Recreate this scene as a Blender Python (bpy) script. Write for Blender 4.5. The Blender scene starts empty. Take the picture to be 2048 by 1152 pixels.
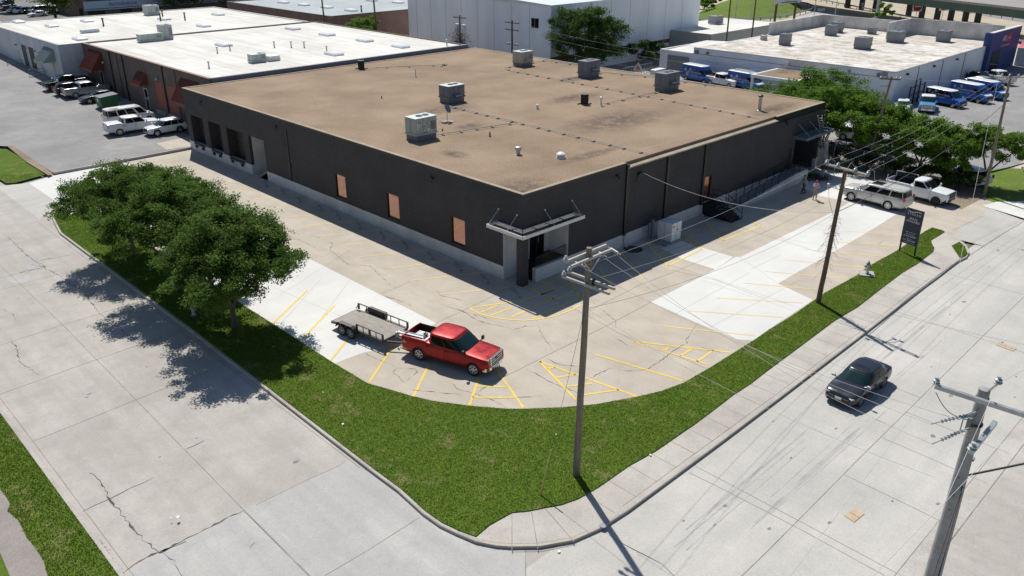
import bpy, bmesh, math, random
import numpy as np
from mathutils import Vector, Matrix

# ------------------------------------------------------------------ camera, light, exposure
SC = bpy.context.scene
COL = SC.collection
FPX, PITCH, YAW, CAM = 1626.782, 0.427508, 0.797256, (-36.5212, -36.3694, 23.4321)
cd = bpy.data.cameras.new("camera"); co = bpy.data.objects.new("camera", cd); COL.objects.link(co)
cd.sensor_width = 36.0; cd.lens = FPX/2048*36.0; cd.clip_start = 0.1; cd.clip_end = 3000
Fv = Vector((math.cos(YAW)*math.cos(PITCH), math.sin(YAW)*math.cos(PITCH), -math.sin(PITCH)))
Rv = Vector((math.sin(YAW), -math.cos(YAW), 0)); Uv = Rv.cross(Fv)
mm = Matrix((Rv, Uv, -Fv)).transposed().to_4x4(); mm.translation = Vector(CAM); co.matrix_world = mm
SC.camera = co
SUN_AZ, SUN_EL = math.radians(63.0), math.radians(54.2)
w = bpy.data.worlds.new("World"); SC.world = w; w.use_nodes = True
nt = w.node_tree; nt.nodes.clear()
sky = nt.nodes.new('ShaderNodeTexSky'); sky.sky_type = 'NISHITA'; sky.sun_disc = False
sky.sun_elevation = SUN_EL; sky.sun_rotation = math.pi/2-SUN_AZ; sky.air_density = 1.0; sky.dust_density = .6; sky.ozone_density = 3.5
bgn = nt.nodes.new('ShaderNodeBackground'); bgn.inputs[1].default_value = 0.074
won = nt.nodes.new('ShaderNodeOutputWorld'); nt.links.new(sky.outputs[0], bgn.inputs[0]); nt.links.new(bgn.outputs[0], won.inputs[0])
sl = bpy.data.lights.new("sun", 'SUN'); sl.energy = 4.7; sl.angle = math.radians(0.53); sl.color = (1.0, 0.965, 0.90)
so = bpy.data.objects.new("sun", sl); COL.objects.link(so)
sd = Vector((math.cos(SUN_AZ)*math.cos(SUN_EL), math.sin(SUN_AZ)*math.cos(SUN_EL), math.sin(SUN_EL)))
so.rotation_euler = sd.to_track_quat('Z', 'Y').to_euler(); so.location = (0, 0, 60)
SC.view_settings.view_transform = 'Standard'; SC.view_settings.look = 'None'
SC.view_settings.exposure = 0.08; SC.view_settings.gamma = 1.0
try:
    SC.render.engine = 'CYCLES'; SC.cycles.use_denoising = True
    SC.cycles.max_bounces = 6; SC.cycles.transparent_max_bounces = 6
    SC.render.filter_size = 1.5
except Exception: pass
random.seed(7); RNG = np.random.default_rng(7)

def g(px, py, z=0.0):
    """where the line of sight through a pixel of the photograph meets height z"""
    d = Fv + Rv*((px-1024)/FPX) - Uv*((py-576)/FPX)
    t = (z-CAM[2])/d.z
    return Vector((CAM[0]+d.x*t, CAM[1]+d.y*t, z))
def gp(pts, z=0.0): return [g(a, b, z) for a, b in pts]

# ------------------------------------------------------------------ tagging
def tag(o, label=None, cat=None, group=None, kind=None):
    if label: o['label'] = label
    if cat: o['category'] = cat
    if group: o['group'] = group
    if kind: o['kind'] = kind
    return o
def empty(name, loc=(0, 0, 0), rz=0.0, label=None, cat=None, group=None):
    o = bpy.data.objects.new(name, None); COL.objects.link(o)
    o.location = loc; o.rotation_euler = (0, 0, rz); o.empty_display_size = 0.3
    return tag(o, label, cat, group)
def kids(o): return [c for c in bpy.data.objects if c.parent == o]
def copy_tree(o, parent=None):
    c = o.copy(); COL.objects.link(c); c.parent = parent
    for ch in kids(o): copy_tree(ch, c)
    return c

# ------------------------------------------------------------------ mesh builder
class MB:
    def __init__(s): s.v = []; s.f = []; s.m = []
    def add(s, vs, fs, mi=0):
        b = len(s.v); s.v += [tuple(v) for v in vs]; s.f += [tuple(b+i for i in f) for f in fs]; s.m += [mi]*len(fs); return s
    def box(s, c, d, rz=0, mi=0, tilt=None):
        hx, hy, hz = d[0]/2, d[1]/2, d[2]/2
        vs = [Vector((x, y, z)) for x in (-hx, hx) for y in (-hy, hy) for z in (-hz, hz)]
        if tilt is not None: vs = [tilt @ v for v in vs]
        if rz: R = Matrix.Rotation(rz, 3, 'Z'); vs = [R @ v for v in vs]
        vs = [v+Vector(c) for v in vs]
        return s.add(vs, [(0, 1, 3, 2), (4, 6, 7, 5), (0, 4, 5, 1), (2, 3, 7, 6), (0, 2, 6, 4), (1, 5, 7, 3)], mi)
    def bb(s, a, b, mi=0):
        return s.box([(a[i]+b[i])/2 for i in range(3)], [abs(b[i]-a[i]) for i in range(3)], 0, mi)
    def bar(s, a, b, wd, ht=None, mi=0, up=(0, 0, 1)):
        a, b = Vector(a), Vector(b); ht = ht or wd; d = (b-a)
        if d.length < 1e-6: return s
        d.normalize(); r = d.cross(Vector(up))
        if r.length < 1e-4: r = d.cross(Vector((1, 0, 0)))
        r.normalize(); u = r.cross(d); r *= wd/2; u *= ht/2
        vs = [p+x*r+y*u for p in (a, b) for x, y in ((-1, -1), (1, -1), (1, 1), (-1, 1))]
        return s.add(vs, [(0, 1, 2, 3), (7, 6, 5, 4), (0, 4, 5, 1), (1, 5, 6, 2), (2, 6, 7, 3), (3, 7, 4, 0)], mi)
    def loft(s, rings, mi=0, cap=True, closed=True):
        n = len(rings[0]); b = len(s.v)
        for r in rings: s.v += [tuple(p) for p in r]
        for i in range(len(rings)-1):
            for j in range(n if closed else n-1):
                k = (j+1) % n
                s.f.append((b+i*n+j, b+i*n+k, b+(i+1)*n+k, b+(i+1)*n+j)); s.m.append(mi)
        if cap and closed:
            s.f.append(tuple(b+j for j in range(n))[::-1]); s.m.append(mi)
            s.f.append(tuple(b+(len(rings)-1)*n+j for j in range(n))); s.m.append(mi)
        return s
    def cyl(s, a, b, r0, r1=None, n=12, mi=0, cap=True):
        a, b = Vector(a), Vector(b); r1 = r0 if r1 is None else r1; d = (b-a).normalized()
        x = d.orthogonal().normalized(); y = d.cross(x)
        return s.loft([[p+x*(r*math.cos(t))+y*(r*math.sin(t)) for t in [2*math.pi*i/n for i in range(n)]] for p, r in ((a, r0), (b, r1))], mi, cap)
    def tube(s, pts, r, n=6, mi=0, rr=None):
        pts = [Vector(p) for p in pts]; rings = []; x = None
        for i, p in enumerate(pts):
            d = (pts[min(i+1, len(pts)-1)]-pts[max(i-1, 0)]).normalized()
            if x is None: x = d.orthogonal().normalized()
            x = (x-d*x.dot(d)).normalized(); y = d.cross(x); q = rr[i] if rr else r
            rings.append([p+x*(q*math.cos(t))+y*(q*math.sin(t)) for t in [2*math.pi*k/n for k in range(n)]])
        return s.loft(rings, mi)
    def lathe(s, c, prof, n=16, mi=0, axis='z'):
        rings = []
        for r, h in prof:
            ring = []
            for k in range(n):
                t = 2*math.pi*k/n; a, b_ = r*math.cos(t), r*math.sin(t)
                p = (a, b_, h) if axis == 'z' else ((h, a, b_) if axis == 'x' else (b_, h, a))
                ring.append(Vector(c)+Vector(p))
            rings.append(ring)
        return s.loft(rings, mi)
    def prism(s, pts, z0, z1, mi=0, base=True):
        """vertical prism over a (possibly concave) outline"""
        area = sum(pts[i][0]*pts[(i+1) % len(pts)][1]-pts[(i+1) % len(pts)][0]*pts[i][1] for i in range(len(pts)))
        if area < 0: pts = pts[::-1]
        n = len(pts); vs = [(p[0], p[1], z0) for p in pts]+[(p[0], p[1], z1) for p in pts]
        fs = [(i, (i+1) % n, n+(i+1) % n, n+i) for i in range(n)]+[tuple(range(n, 2*n))]
        if base: fs.append(tuple(range(n))[::-1])
        return s.add(vs, fs, mi)
    def sheet(s, pts, z, mi=0):
        area = sum(pts[i][0]*pts[(i+1) % len(pts)][1]-pts[(i+1) % len(pts)][0]*pts[i][1] for i in range(len(pts)))
        if area < 0: pts = pts[::-1]
        return s.add([(p[0], p[1], z if z is not None else p[2]) for p in pts], [tuple(range(len(pts)))], mi)
    def quad(s, a, b, c, d, mi=0): return s.add([a, b, c, d], [(0, 1, 2, 3)], mi)
    def stripe(s, pts, wd, z, mi=0):
        """flat ribbon of width wd along a path"""
        pts = [Vector((p[0], p[1], 0)) for p in pts]; L, Rr = [], []
        for i, p in enumerate(pts):
            d = (pts[min(i+1, len(pts)-1)]-pts[max(i-1, 0)]).normalized(); nrm = Vector((-d.y, d.x, 0))*wd/2
            L.append(p+nrm); Rr.append(p-nrm)
        for i in range(len(pts)-1):
            s.add([(q.x, q.y, z) for q in (Rr[i], Rr[i+1], L[i+1], L[i])], [(0, 1, 2, 3)], mi)
        return s
    def crack(s, pts, wd, z):
        pts = [Vector((p[0], p[1], 0)) for p in pts]; L, Rr = [], []; n_ = len(pts)
        for i, p in enumerate(pts):
            d = (pts[min(i+1, n_-1)]-pts[max(i-1, 0)]).normalized(); k = wd*random.choice((.3, .5, .8, 1.0, 1.3, 2.4))*min(1, .3+3*min(i, n_-1-i)/n_); nrm = Vector((-d.y, d.x, 0))*k/2
            L.append(p+nrm); Rr.append(p-nrm)
        for i in range(n_-1): s.add([(q.x, q.y, z) for q in (Rr[i], Rr[i+1], L[i+1], L[i])], [(0, 1, 2, 3)])
        return s
    def build(s, name, mats, parent=None, smooth=False, bevel=0, ang=35, seg=2, loc=None):
        me = bpy.data.meshes.new(name); me.from_pydata(s.v, [], s.f)
        mats = mats if isinstance(mats, (list, tuple)) else [mats]
        for m in mats: me.materials.append(m)
        if len(mats) > 1: me.polygons.foreach_set('material_index', s.m)
        big = any(len(f) > 4 for f in s.f)
        if big:
            bm = bmesh.new(); bm.from_mesh(me)
            bmesh.ops.triangulate(bm, faces=[f for f in bm.faces if len(f.verts) > 16 or (len(f.verts) > 4 and not smooth)], ngon_method='EAR_CLIP')
            bm.to_mesh(me); bm.free()
        if smooth:
            me.polygons.foreach_set('use_smooth', [True]*len(me.polygons))
            try: me.set_sharp_from_angle(angle=math.radians(ang))
            except Exception: pass
        me.update()
        o = bpy.data.objects.new(name, me); COL.objects.link(o)
        if parent: o.parent = parent
        if loc is not None: o.location = loc
        if bevel:
            b = o.modifiers.new('bevel', 'BEVEL'); b.width = bevel; b.segments = seg; b.limit_method = 'ANGLE'; b.angle_limit = math.radians(30)
        return o

# ------------------------------------------------------------------ materials
MATS = {}
def newmat(name):
    m = bpy.data.materials.new(name); m.use_nodes = True; n = m.node_tree; n.nodes.clear()
    o = n.nodes.new('ShaderNodeOutputMaterial'); b = n.nodes.new('ShaderNodeBsdfPrincipled'); n.links.new(b.outputs[0], o.inputs[0])
    return m, n, b
def noise(n, vec, scale, detail=4, rough=.6, mapscale=None, rot=0):
    if mapscale:
        mp = n.nodes.new('ShaderNodeMapping'); mp.inputs['Scale'].default_value = mapscale; mp.inputs['Rotation'].default_value = (0, 0, rot)
        n.links.new(vec, mp.inputs[0]); vec = mp.outputs[0]
    t = n.nodes.new('ShaderNodeTexNoise'); t.inputs['Scale'].default_value = scale; t.inputs['Detail'].default_value = detail
    t.inputs['Roughness'].default_value = rough; n.links.new(vec, t.inputs['Vector']); return t.outputs['Fac']
def mapr(n, v, a, b, c=0.0, d=1.0):
    r = n.nodes.new('ShaderNodeMapRange'); r.inputs[1].default_value = a; r.inputs[2].default_value = b
    r.inputs[3].default_value = c; r.inputs[4].default_value = d; n.links.new(v, r.inputs[0]); return r.outputs[0]
def mix(n, f, a, b, mode='MIX'):
    x = n.nodes.new('ShaderNodeMix'); x.data_type = 'RGBA'; x.blend_type = mode
    for s, v in ((x.inputs[0], f), (x.inputs[6], a), (x.inputs[7], b)):
        if hasattr(v, 'links') or hasattr(v, 'is_linked'): n.links.new(v, s)
        elif isinstance(v, (int, float)): s.default_value = v
        else: s.default_value = (*v, 1)
    return x.outputs[2]
def bump(n, b, h, strength=.3, dist=.02):
    k = n.nodes.new('ShaderNodeBump'); k.inputs['Strength'].default_value = strength; k.inputs['Distance'].default_value = dist
    n.links.new(h, k.inputs['Height']); n.links.new(k.outputs[0], b.inputs['Normal'])
def coord(n, kind='Object'):
    t = n.nodes.new('ShaderNodeTexCoord'); return t.outputs[kind]
def plain(name, col, rough=.6, metal=0.0, var=.12, scale=4.0, coat=0.0, spec=None, emit=None):
    if name in MATS: return MATS[name]
    m, n, b = newmat(name); c = coord(n)
    f = mapr(n, noise(n, c, scale, 5), .3, .7)
    lo = tuple(x*(1-var) for x in col); hi = tuple(min(1, x*(1+var)) for x in col)
    n.links.new(mix(n, f, lo, hi), b.inputs['Base Color'])
    b.inputs['Roughness'].default_value = rough; b.inputs['Metallic'].default_value = metal
    if coat: b.inputs['Coat Weight'].default_value = coat; b.inputs['Coat Roughness'].default_value = .05
    if spec is not None: b.inputs['Specular IOR Level'].default_value = spec
    if emit: b.inputs['Emission Color'].default_value = (*emit, 1); b.inputs['Emission Strength'].default_value = 1.0
    MATS[name] = m; return m
def ground(name, c1, c2, dark=None, streak=None, speck=.12, sx=(1, 1, 1), bscale=60, bstr=.15, rough=.9, darkamt=.6, lo=.45, hi=.75, big=.12):
    """weathered slab: broad tone, blotches, directional streaks, fine grain"""
    if name in MATS: return MATS[name]
    m, n, b = newmat(name); c = coord(n)
    col = mix(n, mapr(n, noise(n, c, big, 6, .62), .32, .68), c1, c2)
    if dark: col = mix(n, mapr(n, noise(n, c, .55, 7, .68, sx), lo, hi, 0, darkamt), col, dark)
    if streak:
        ms, amt, sc_ = streak
        col = mix(n, mapr(n, noise(n, c, 1.0, 6, .65, ms), .40, .70, 0, amt), col, sc_)
    fine = noise(n, c, 12, 5, .8)
    col = mix(n, mapr(n, fine, .35, .65), mix(n, 1.0, col, (1-speck,)*3, 'MULTIPLY'), mix(n, 1.0, col, (1+speck*.6,)*3, 'MULTIPLY'))
    n.links.new(col, b.inputs['Base Color']); b.inputs['Roughness'].default_value = rough
    b.inputs['Specular IOR Level'].default_value = .25
    bump(n, b, noise(n, c, bscale, 3), bstr, .01)
    MATS[name] = m; return m

M_street_l = ground('street_concrete', (.38, .355, .32), (.52, .49, .445), (.30, .275, .24), ((1.2, .07, 1), .5, (.34, .32, .29)), darkamt=.6)
M_street_r = ground('avenue_concrete', (.44, .425, .39), (.58, .555, .51), (.33, .325, .31), ((.03, 1.1, 1), .42, (.40, .395, .375)), darkamt=.35)
M_patch = ground('grey_slab_concrete', (.41, .40, .38), (.51, .495, .465), (.32, .315, .31), ((1.0, .08, 1), .6, (.35, .345, .34)), darkamt=.5)
M_lot = ground('lot_concrete', (.45, .40, .33), (.56, .505, .425), (.33, .29, .24), ((.7, .16, 1), .4, (.37, .32, .27)), darkamt=.5)
M_new = ground('new_concrete', (.60, .595, .57), (.72, .715, .68), (.50, .49, .47), ((.05, .9, 1), .35, (.56, .555, .53)), speck=.05, darkamt=.25)
M_walk = ground('sidewalk_concrete', (.42, .39, .345), (.55, .52, .465), (.30, .275, .25), speck=.15, darkamt=.65)
M_walk_old = ground('old_sidewalk_concrete', (.27, .235, .215), (.36, .32, .29), (.2, .18, .165), speck=.2, darkamt=.65)
M_kerb = ground('kerb_concrete', (.40, .37, .335), (.52, .49, .45), (.25, .23, .21), speck=.2, big=.8, darkamt=.6)
M_asph = ground('asphalt_old', (.26, .255, .25), (.36, .35, .34), (.19, .185, .18), ((.25, .6, 1), .4, (.22, .215, .21)), speck=.25, darkamt=.5)
M_asph_d = ground('asphalt_dark', (.17, .165, .16), (.25, .24, .235), (.11, .11, .11), speck=.25, darkamt=.5)
M_dirt = ground('dirt', (.24, .19, .14), (.34, .27, .2), (.16, .12, .09), speck=.4, darkamt=.7)
M_field = ground('field', (.13, .14, .055), (.20, .20, .09), (.27, .22, .12), speck=.3, darkamt=.7)
M_beige = ground('beige_slope', (.42, .365, .27), (.53, .465, .36), (.30, .26, .2), ((.05, .8, 1), .5, (.42, .36, .27)), darkamt=.4)
M_wroof = ground('white_roof', (.62, .60, .55), (.80, .79, .75), (.47, .43, .36), ((.9, .05, 1), .75, (.50, .47, .41)), speck=.05, darkamt=.65, lo=.52, hi=.8)
M_wroof2 = ground('stained_white_roof', (.60, .57, .52), (.80, .78, .73), (.36, .30, .23), ((.9, .12, 1), .55, (.42, .36, .29)), speck=.06, darkamt=.9, lo=.44, hi=.64)
M_groof = ground('grey_roof', (.36, .40, .41), (.45, .49, .50), (.28, .31, .32), speck=.08, darkamt=.4)
M_yellow = ground('yellow_paint', (.70, .50, .10), (.82, .62, .18), (.52, .42, .22), speck=.12, darkamt=.75, lo=.5, hi=.72)
M_yel_old = ground('faded_yellow_paint', (.72, .54, .20), (.80, .62, .25), (.58, .49, .34), speck=.12, darkamt=.6, lo=.42, hi=.62)
M_crack = plain('crack_dirt', (.105, .09, .075), .95, var=.5, scale=2)
M_joint = plain('joint_sealant', (.24, .22, .195), .95, var=.45, scale=.8)
M_grass = None
def grassmat(name, a, b_, c_, dry):
    m, n, b = newmat(name); c = coord(n)
    col = mix(n, mapr(n, noise(n, c, .5, 6, .65), .35, .65), a, b_)
    col = mix(n, mapr(n, noise(n, c, 5, 5, .7), .35, .7), col, c_)
    col = mix(n, mapr(n, noise(n, c, .55, 7, .75), .54, .72, 0, .85), col, dry)
    n.links.new(col, b.inputs['Base Color']); b.inputs['Roughness'].default_value = .95; b.inputs['Specular IOR Level'].default_value = .1
    bump(n, b, noise(n, c, 30, 4), .6, .04); MATS[name] = m; return m
M_grass = grassmat('lawn_soil', (.09, .15, .018), (.13, .19, .026), (.062, .11, .015), (.30, .25, .12))
M_blade = grassmat('grass_blades', (.118, .192, .020), (.172, .248, .032), (.085, .150, .017), (.36, .31, .15))
_n = M_blade.node_tree; _b = [q for q in _n.nodes if q.type == 'BSDF_PRINCIPLED'][0]; _o = [q for q in _n.nodes if q.type == 'OUTPUT_MATERIAL'][0]
_t = _n.nodes.new('ShaderNodeBsdfTranslucent'); _m = _n.nodes.new('ShaderNodeMixShader'); _m.inputs[0].default_value = .5
_n.links.new(_b.inputs['Base Color'].links[0].from_socket, _t.inputs['Color']); _n.links.new(_b.outputs[0], _m.inputs[1]); _n.links.new(_t.outputs[0], _m.inputs[2]); _n.links.new(_m.outputs[0], _o.inputs[0])
for _l in list(_b.inputs['Normal'].links): _n.links.remove(_l)
M_grass_far = grassmat('grass_far', (.12, .19, .03), (.17, .24, .045), (.09, .13, .03), (.25, .22, .1))

def roofmat():
    m, n, b = newmat('gravel_roof'); c = coord(n)
    col = mix(n, mapr(n, noise(n, c, .16, 6, .6), .35, .66), (.250, .182, .125), (.345, .258, .180))
    col = mix(n, mapr(n, noise(n, c, .6, 7, .72, (1, .5, 1)), .56, .82, 0, .55), col, (.19, .145, .11))
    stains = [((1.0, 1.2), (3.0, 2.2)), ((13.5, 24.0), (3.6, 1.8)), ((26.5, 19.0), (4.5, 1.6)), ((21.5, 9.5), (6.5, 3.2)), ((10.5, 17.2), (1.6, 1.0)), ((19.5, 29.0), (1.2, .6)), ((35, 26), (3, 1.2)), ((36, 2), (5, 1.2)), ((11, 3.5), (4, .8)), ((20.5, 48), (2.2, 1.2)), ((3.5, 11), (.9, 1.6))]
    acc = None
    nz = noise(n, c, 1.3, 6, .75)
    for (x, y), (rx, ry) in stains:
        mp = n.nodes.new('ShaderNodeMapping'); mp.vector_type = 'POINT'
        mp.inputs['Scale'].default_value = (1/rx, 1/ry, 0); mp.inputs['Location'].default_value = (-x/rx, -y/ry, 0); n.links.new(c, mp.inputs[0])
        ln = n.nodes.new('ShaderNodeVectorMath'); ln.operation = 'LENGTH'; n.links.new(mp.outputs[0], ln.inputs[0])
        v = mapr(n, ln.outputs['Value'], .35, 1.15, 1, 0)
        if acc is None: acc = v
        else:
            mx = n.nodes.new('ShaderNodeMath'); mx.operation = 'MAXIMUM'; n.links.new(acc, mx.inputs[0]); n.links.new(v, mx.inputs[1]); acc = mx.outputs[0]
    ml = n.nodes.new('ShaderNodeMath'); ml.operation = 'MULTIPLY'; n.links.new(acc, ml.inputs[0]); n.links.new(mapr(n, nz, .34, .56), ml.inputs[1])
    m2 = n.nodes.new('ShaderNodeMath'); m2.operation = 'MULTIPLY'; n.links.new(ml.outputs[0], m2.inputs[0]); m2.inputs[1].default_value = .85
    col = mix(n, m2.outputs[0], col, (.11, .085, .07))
    fine = noise(n, c, 9, 5, .85)
    col = mix(n, mapr(n, fine, .36, .64), mix(n, 1.0, col, (.66, .65, .64), 'MULTIPLY'), mix(n, 1.0, col, (1.26, 1.26, 1.24), 'MULTIPLY'))
    col = mix(n, mapr(n, noise(n, c, 2.6, 8, .8, (1, .35, 1)), .62, .72, 0, .6), col, (.15, .11, .08))
    n.links.new(col, b.inputs['Base Color']); b.inputs['Roughness'].default_value = .95; b.inputs['Specular IOR Level'].default_value = .2
    bump(n, b, noise(n, c, 35, 3, .8), .5, .03); return m
M_gravel = roofmat()

def brick(name, c1, c2, mortar, bs=.5, sc=1.0, rough=.85, bstr=.4):
    m, n, b = newmat(name)
    ge = n.nodes.new('ShaderNodeNewGeometry'); sp = n.nodes.new('ShaderNodeSeparateXYZ'); n.links.new(ge.outputs['Position'], sp.inputs[0])
    ad = n.nodes.new('ShaderNodeMath'); ad.operation = 'ADD'; n.links.new(sp.outputs[0], ad.inputs[0]); n.links.new(sp.outputs[1], ad.inputs[1])
    cb = n.nodes.new('ShaderNodeCombineXYZ'); n.links.new(ad.outputs[0], cb.inputs[0]); n.links.new(sp.outputs[2], cb.inputs[1])
    t = n.nodes.new('ShaderNodeTexBrick'); t.inputs['Scale'].default_value = sc; t.inputs['Brick Width'].default_value = .4; t.inputs['Row Height'].default_value = .2
    t.inputs['Mortar Size'].default_value = .018; t.inputs['Color1'].default_value = (*c1, 1); t.inputs['Color2'].default_value = (*c2, 1); t.inputs['Mortar'].default_value = (*mortar, 1)
    n.links.new(cb.outputs[0], t.inputs['Vector'])
    gc = coord(n)
    col = mix(n, mapr(n, noise(n, gc, .35, 6), .35, .7), mix(n, 1.0, t.outputs['Color'], (.82,)*3, 'MULTIPLY'), mix(n, 1.0, t.outputs['Color'], (1.12,)*3, 'MULTIPLY'))
    col = mix(n, mapr(n, noise(n, gc, .5, 5, .7, (1.5, 1.5, .12)), .5, .8, 0, .35), col, mix(n, 1.0, t.outputs['Color'], (.6,)*3, 'MULTIPLY'))
    n.links.new(col, b.inputs['Base Color']); b.inputs['Roughness'].default_value = rough
    bump(n, b, t.outputs['Fac'], -bstr, .012); MATS[name] = m; return m
M_charcoal = brick('charcoal_painted_brick', (.052, .048, .051), (.061, .057, .060), (.039, .036, .039))
M_whitebase = brick('white_painted_block', (.62, .61, .60), (.66, .65, .64), (.54, .53, .52))
M_redbrick = brick('red_brown_brick', (.16, .085, .065), (.22, .12, .09), (.24, .20, .17), sc=1)
M_dkbrick = brick('dark_brown_brick', (.12, .085, .07), (.17, .12, .10), (.19, .16, .14), sc=1)
M_paleblock = brick('pale_painted_block', (.64, .66, .68), (.69, .71, .73), (.48, .50, .52))
def ribmat(name, col, pitch=.3, amt=.12):
    m, n, b = newmat(name); ge = n.nodes.new('ShaderNodeNewGeometry'); sp = n.nodes.new('ShaderNodeSeparateXYZ'); n.links.new(ge.outputs['Position'], sp.inputs[0])
    ad = n.nodes.new('ShaderNodeMath'); ad.operation = 'ADD'; n.links.new(sp.outputs[0], ad.inputs[0]); n.links.new(sp.outputs[1], ad.inputs[1])
    ml = n.nodes.new('ShaderNodeMath'); ml.operation = 'MULTIPLY'; n.links.new(ad.outputs[0], ml.inputs[0]); ml.inputs[1].default_value = 2*math.pi/pitch
    si = n.nodes.new('ShaderNodeMath'); si.operation = 'SINE'; n.links.new(ml.outputs[0], si.inputs[0])
    gc = coord(n); base = mix(n, mapr(n, noise(n, gc, .3, 6, .6, (1, 1, .2)), .3, .7), tuple(x*.9 for x in col), tuple(min(1, x*1.06) for x in col))
    n.links.new(base, b.inputs['Base Color'])
    b.inputs['Roughness'].default_value = .6; bump(n, b, si.outputs[0], .35, .012); MATS[name] = m; return m
M_rib_white = ribmat('ribbed_pale_metal', (.80, .83, .86)); M_rib_ars = ribmat('ribbed_white_wall', (.78, .80, .82))
M_rib_red = ribmat('ribbed_red_metal', (.15, .035, .022), .35); M_rib_grey = ribmat('ribbed_grey_metal', (.28, .33, .34), .35)

M_black = plain('black_metal', (.012, .012, .013), .45); M_dkmetal = plain('dark_bronze', (.03, .022, .02), .5)
M_dockdoor = plain('dock_door_brown', (.035, .027, .025), .6); M_silver = plain('silver_canopy', (.55, .56, .57), .4, .3)
M_galv = plain('galvanised', (.42, .44, .46), .4, .6, .2); M_white = plain('white_metal', (.75, .75, .74), .45)
M_hvac = plain('hvac_grey', (.22, .23, .245), .5, .0, .15); M_hvac_lt = plain('hvac_green_grey', (.42, .47, .44), .45, .1, .08)
M_hvac_top = plain('hvac_top', (.52, .58, .57), .45, .1, .08); M_hvac_bl = plain('hvac_blue_grey', (.15, .17, .20), .5, .0, .12); M_beigem = plain('hvac_beige', (.42, .39, .33), .5, .1)
M_rubber = plain('rubber', (.018, .018, .018), .85); M_glassd = plain('dark_glass', (.007, .008, .009), .08, 0, 0, spec=.25)
M_glass_teal = plain('teal_glass', (.008, .024, .024), .05, 0, .1, spec=.55); M_chrome = plain('chrome', (.7, .7, .7), .18, 1)
M_alum = plain('aluminium', (.62, .63, .64), .35, .7); M_lens = plain('headlight_lens', (.30, .31, .32), .15, 0, spec=.8)
M_red_l = plain('tail_light', (.45, .01, .012), .15, spec=.7); M_amber = plain('amber_lens', (.75, .25, .03), .2)
M_concr_st = plain('precast_concrete', (.30, .28, .26), .9, var=.3, scale=3); M_plast = plain('black_plastic', (.02, .02, .021), .6)
def woodmat(name, a, b_, ms):
    m, n, b = newmat(name); c = coord(n)
    col = mix(n, mapr(n, noise(n, c, 2.0, 6, .7, ms), .35, .7), a, b_)
    col = mix(n, mapr(n, noise(n, c, 5.0, 6, .75, ms), .55, .75, 0, .7), col, tuple(x*.4 for x in a))
    n.links.new(col, b.inputs['Base Color']); b.inputs['Roughness'].default_value = .85; bump(n, b, noise(n, c, 9, 5, .7, ms), .5, .02); MATS[name] = m; return m
M_pole = woodmat('weathered_pole_wood', (.16, .125, .095), (.30, .25, .20), (8, 8, .5)); M_pole_dk = woodmat('dark_pole_wood', (.085, .055, .04), (.17, .115, .085), (8, 8, .5))
M_arm = woodmat('crossarm_wood', (.38, .34, .30), (.52, .48, .43), (3, 3, 3)); M_deckw = woodmat('grey_deck_planks', (.25, .225, .195), (.40, .365, .32), (.7, 6, 1))
M_bark = woodmat('bark', (.07, .055, .042), (.14, .11, .085), (5, 5, .8)); M_concpole = plain('concrete_pole', (.33, .325, .32), .85, var=.2, scale=3)
M_insul = plain('insulator_grey', (.42, .45, .47), .3); M_wire = plain('wire_alu', (.5, .5, .49), .8, 0); M_wire_dk = plain('wire_dark', (.07, .06, .06), .6)

# ------------------------------------------------------------------ the ground
def structure(o): return tag(o, kind='structure')
def jag(pts, step=.45, amp=.12):
    out = []
    for a, b in zip(pts[:-1], pts[1:]):
        a, b = Vector(a[:2]), Vector(b[:2]); n_ = max(1, int((b-a).length/step)); d = (b-a).normalized(); nn = Vector((-d.y, d.x))
        for i in range(n_): out.append(a.lerp(b, i/n_)+(nn*random.uniform(-amp, amp)+d*random.uniform(-amp, amp)*.4 if i else Vector((0, 0))))
    out.append(Vector(pts[-1][:2])); return out
ZS = -.14
structure(MB().sheet([(-900, -900), (1500, -900), (1500, 1500), (-900, 1500)], -.2).build('ground', M_field))
structure(MB().sheet([(-30.4, -19.0), (-12, -19.0), (-12, 250), (-30.4, 250)], ZS).build('left_street', M_street_l))
structure(MB().sheet([(-90, -30.3), (260, -30.3), (260, -19.0), (-90, -19.0)], ZS).build('avenue', M_street_r))
m = MB(); m.sheet([(-60, -60), (260, -60), (260, -30.3), (-60, -30.3)], ZS+.004); structure(m.build('south_pavement', M_street_l))
m = MB().sheet(gp([(247, 1155), (317, 1105), (487, 1018), (600, 966), (692, 921), (745, 948), (795, 985), (845, 1031), (879, 1055), (912, 1071), (952, 1088), (992, 1096), (1022, 1099), (1051, 1101), (1051, 1300), (300, 1300)], ZS), ZS+.004)
structure(m.build('grey_slab_pavement', M_patch))
# gutter stain band along far side of the avenue
structure(MB().sheet([(-30, -30.28), (30, -30.28), (30, -29.4), (-30, -29.4)], ZS+.004).build('gutter_pavement', M_walk))

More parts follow.
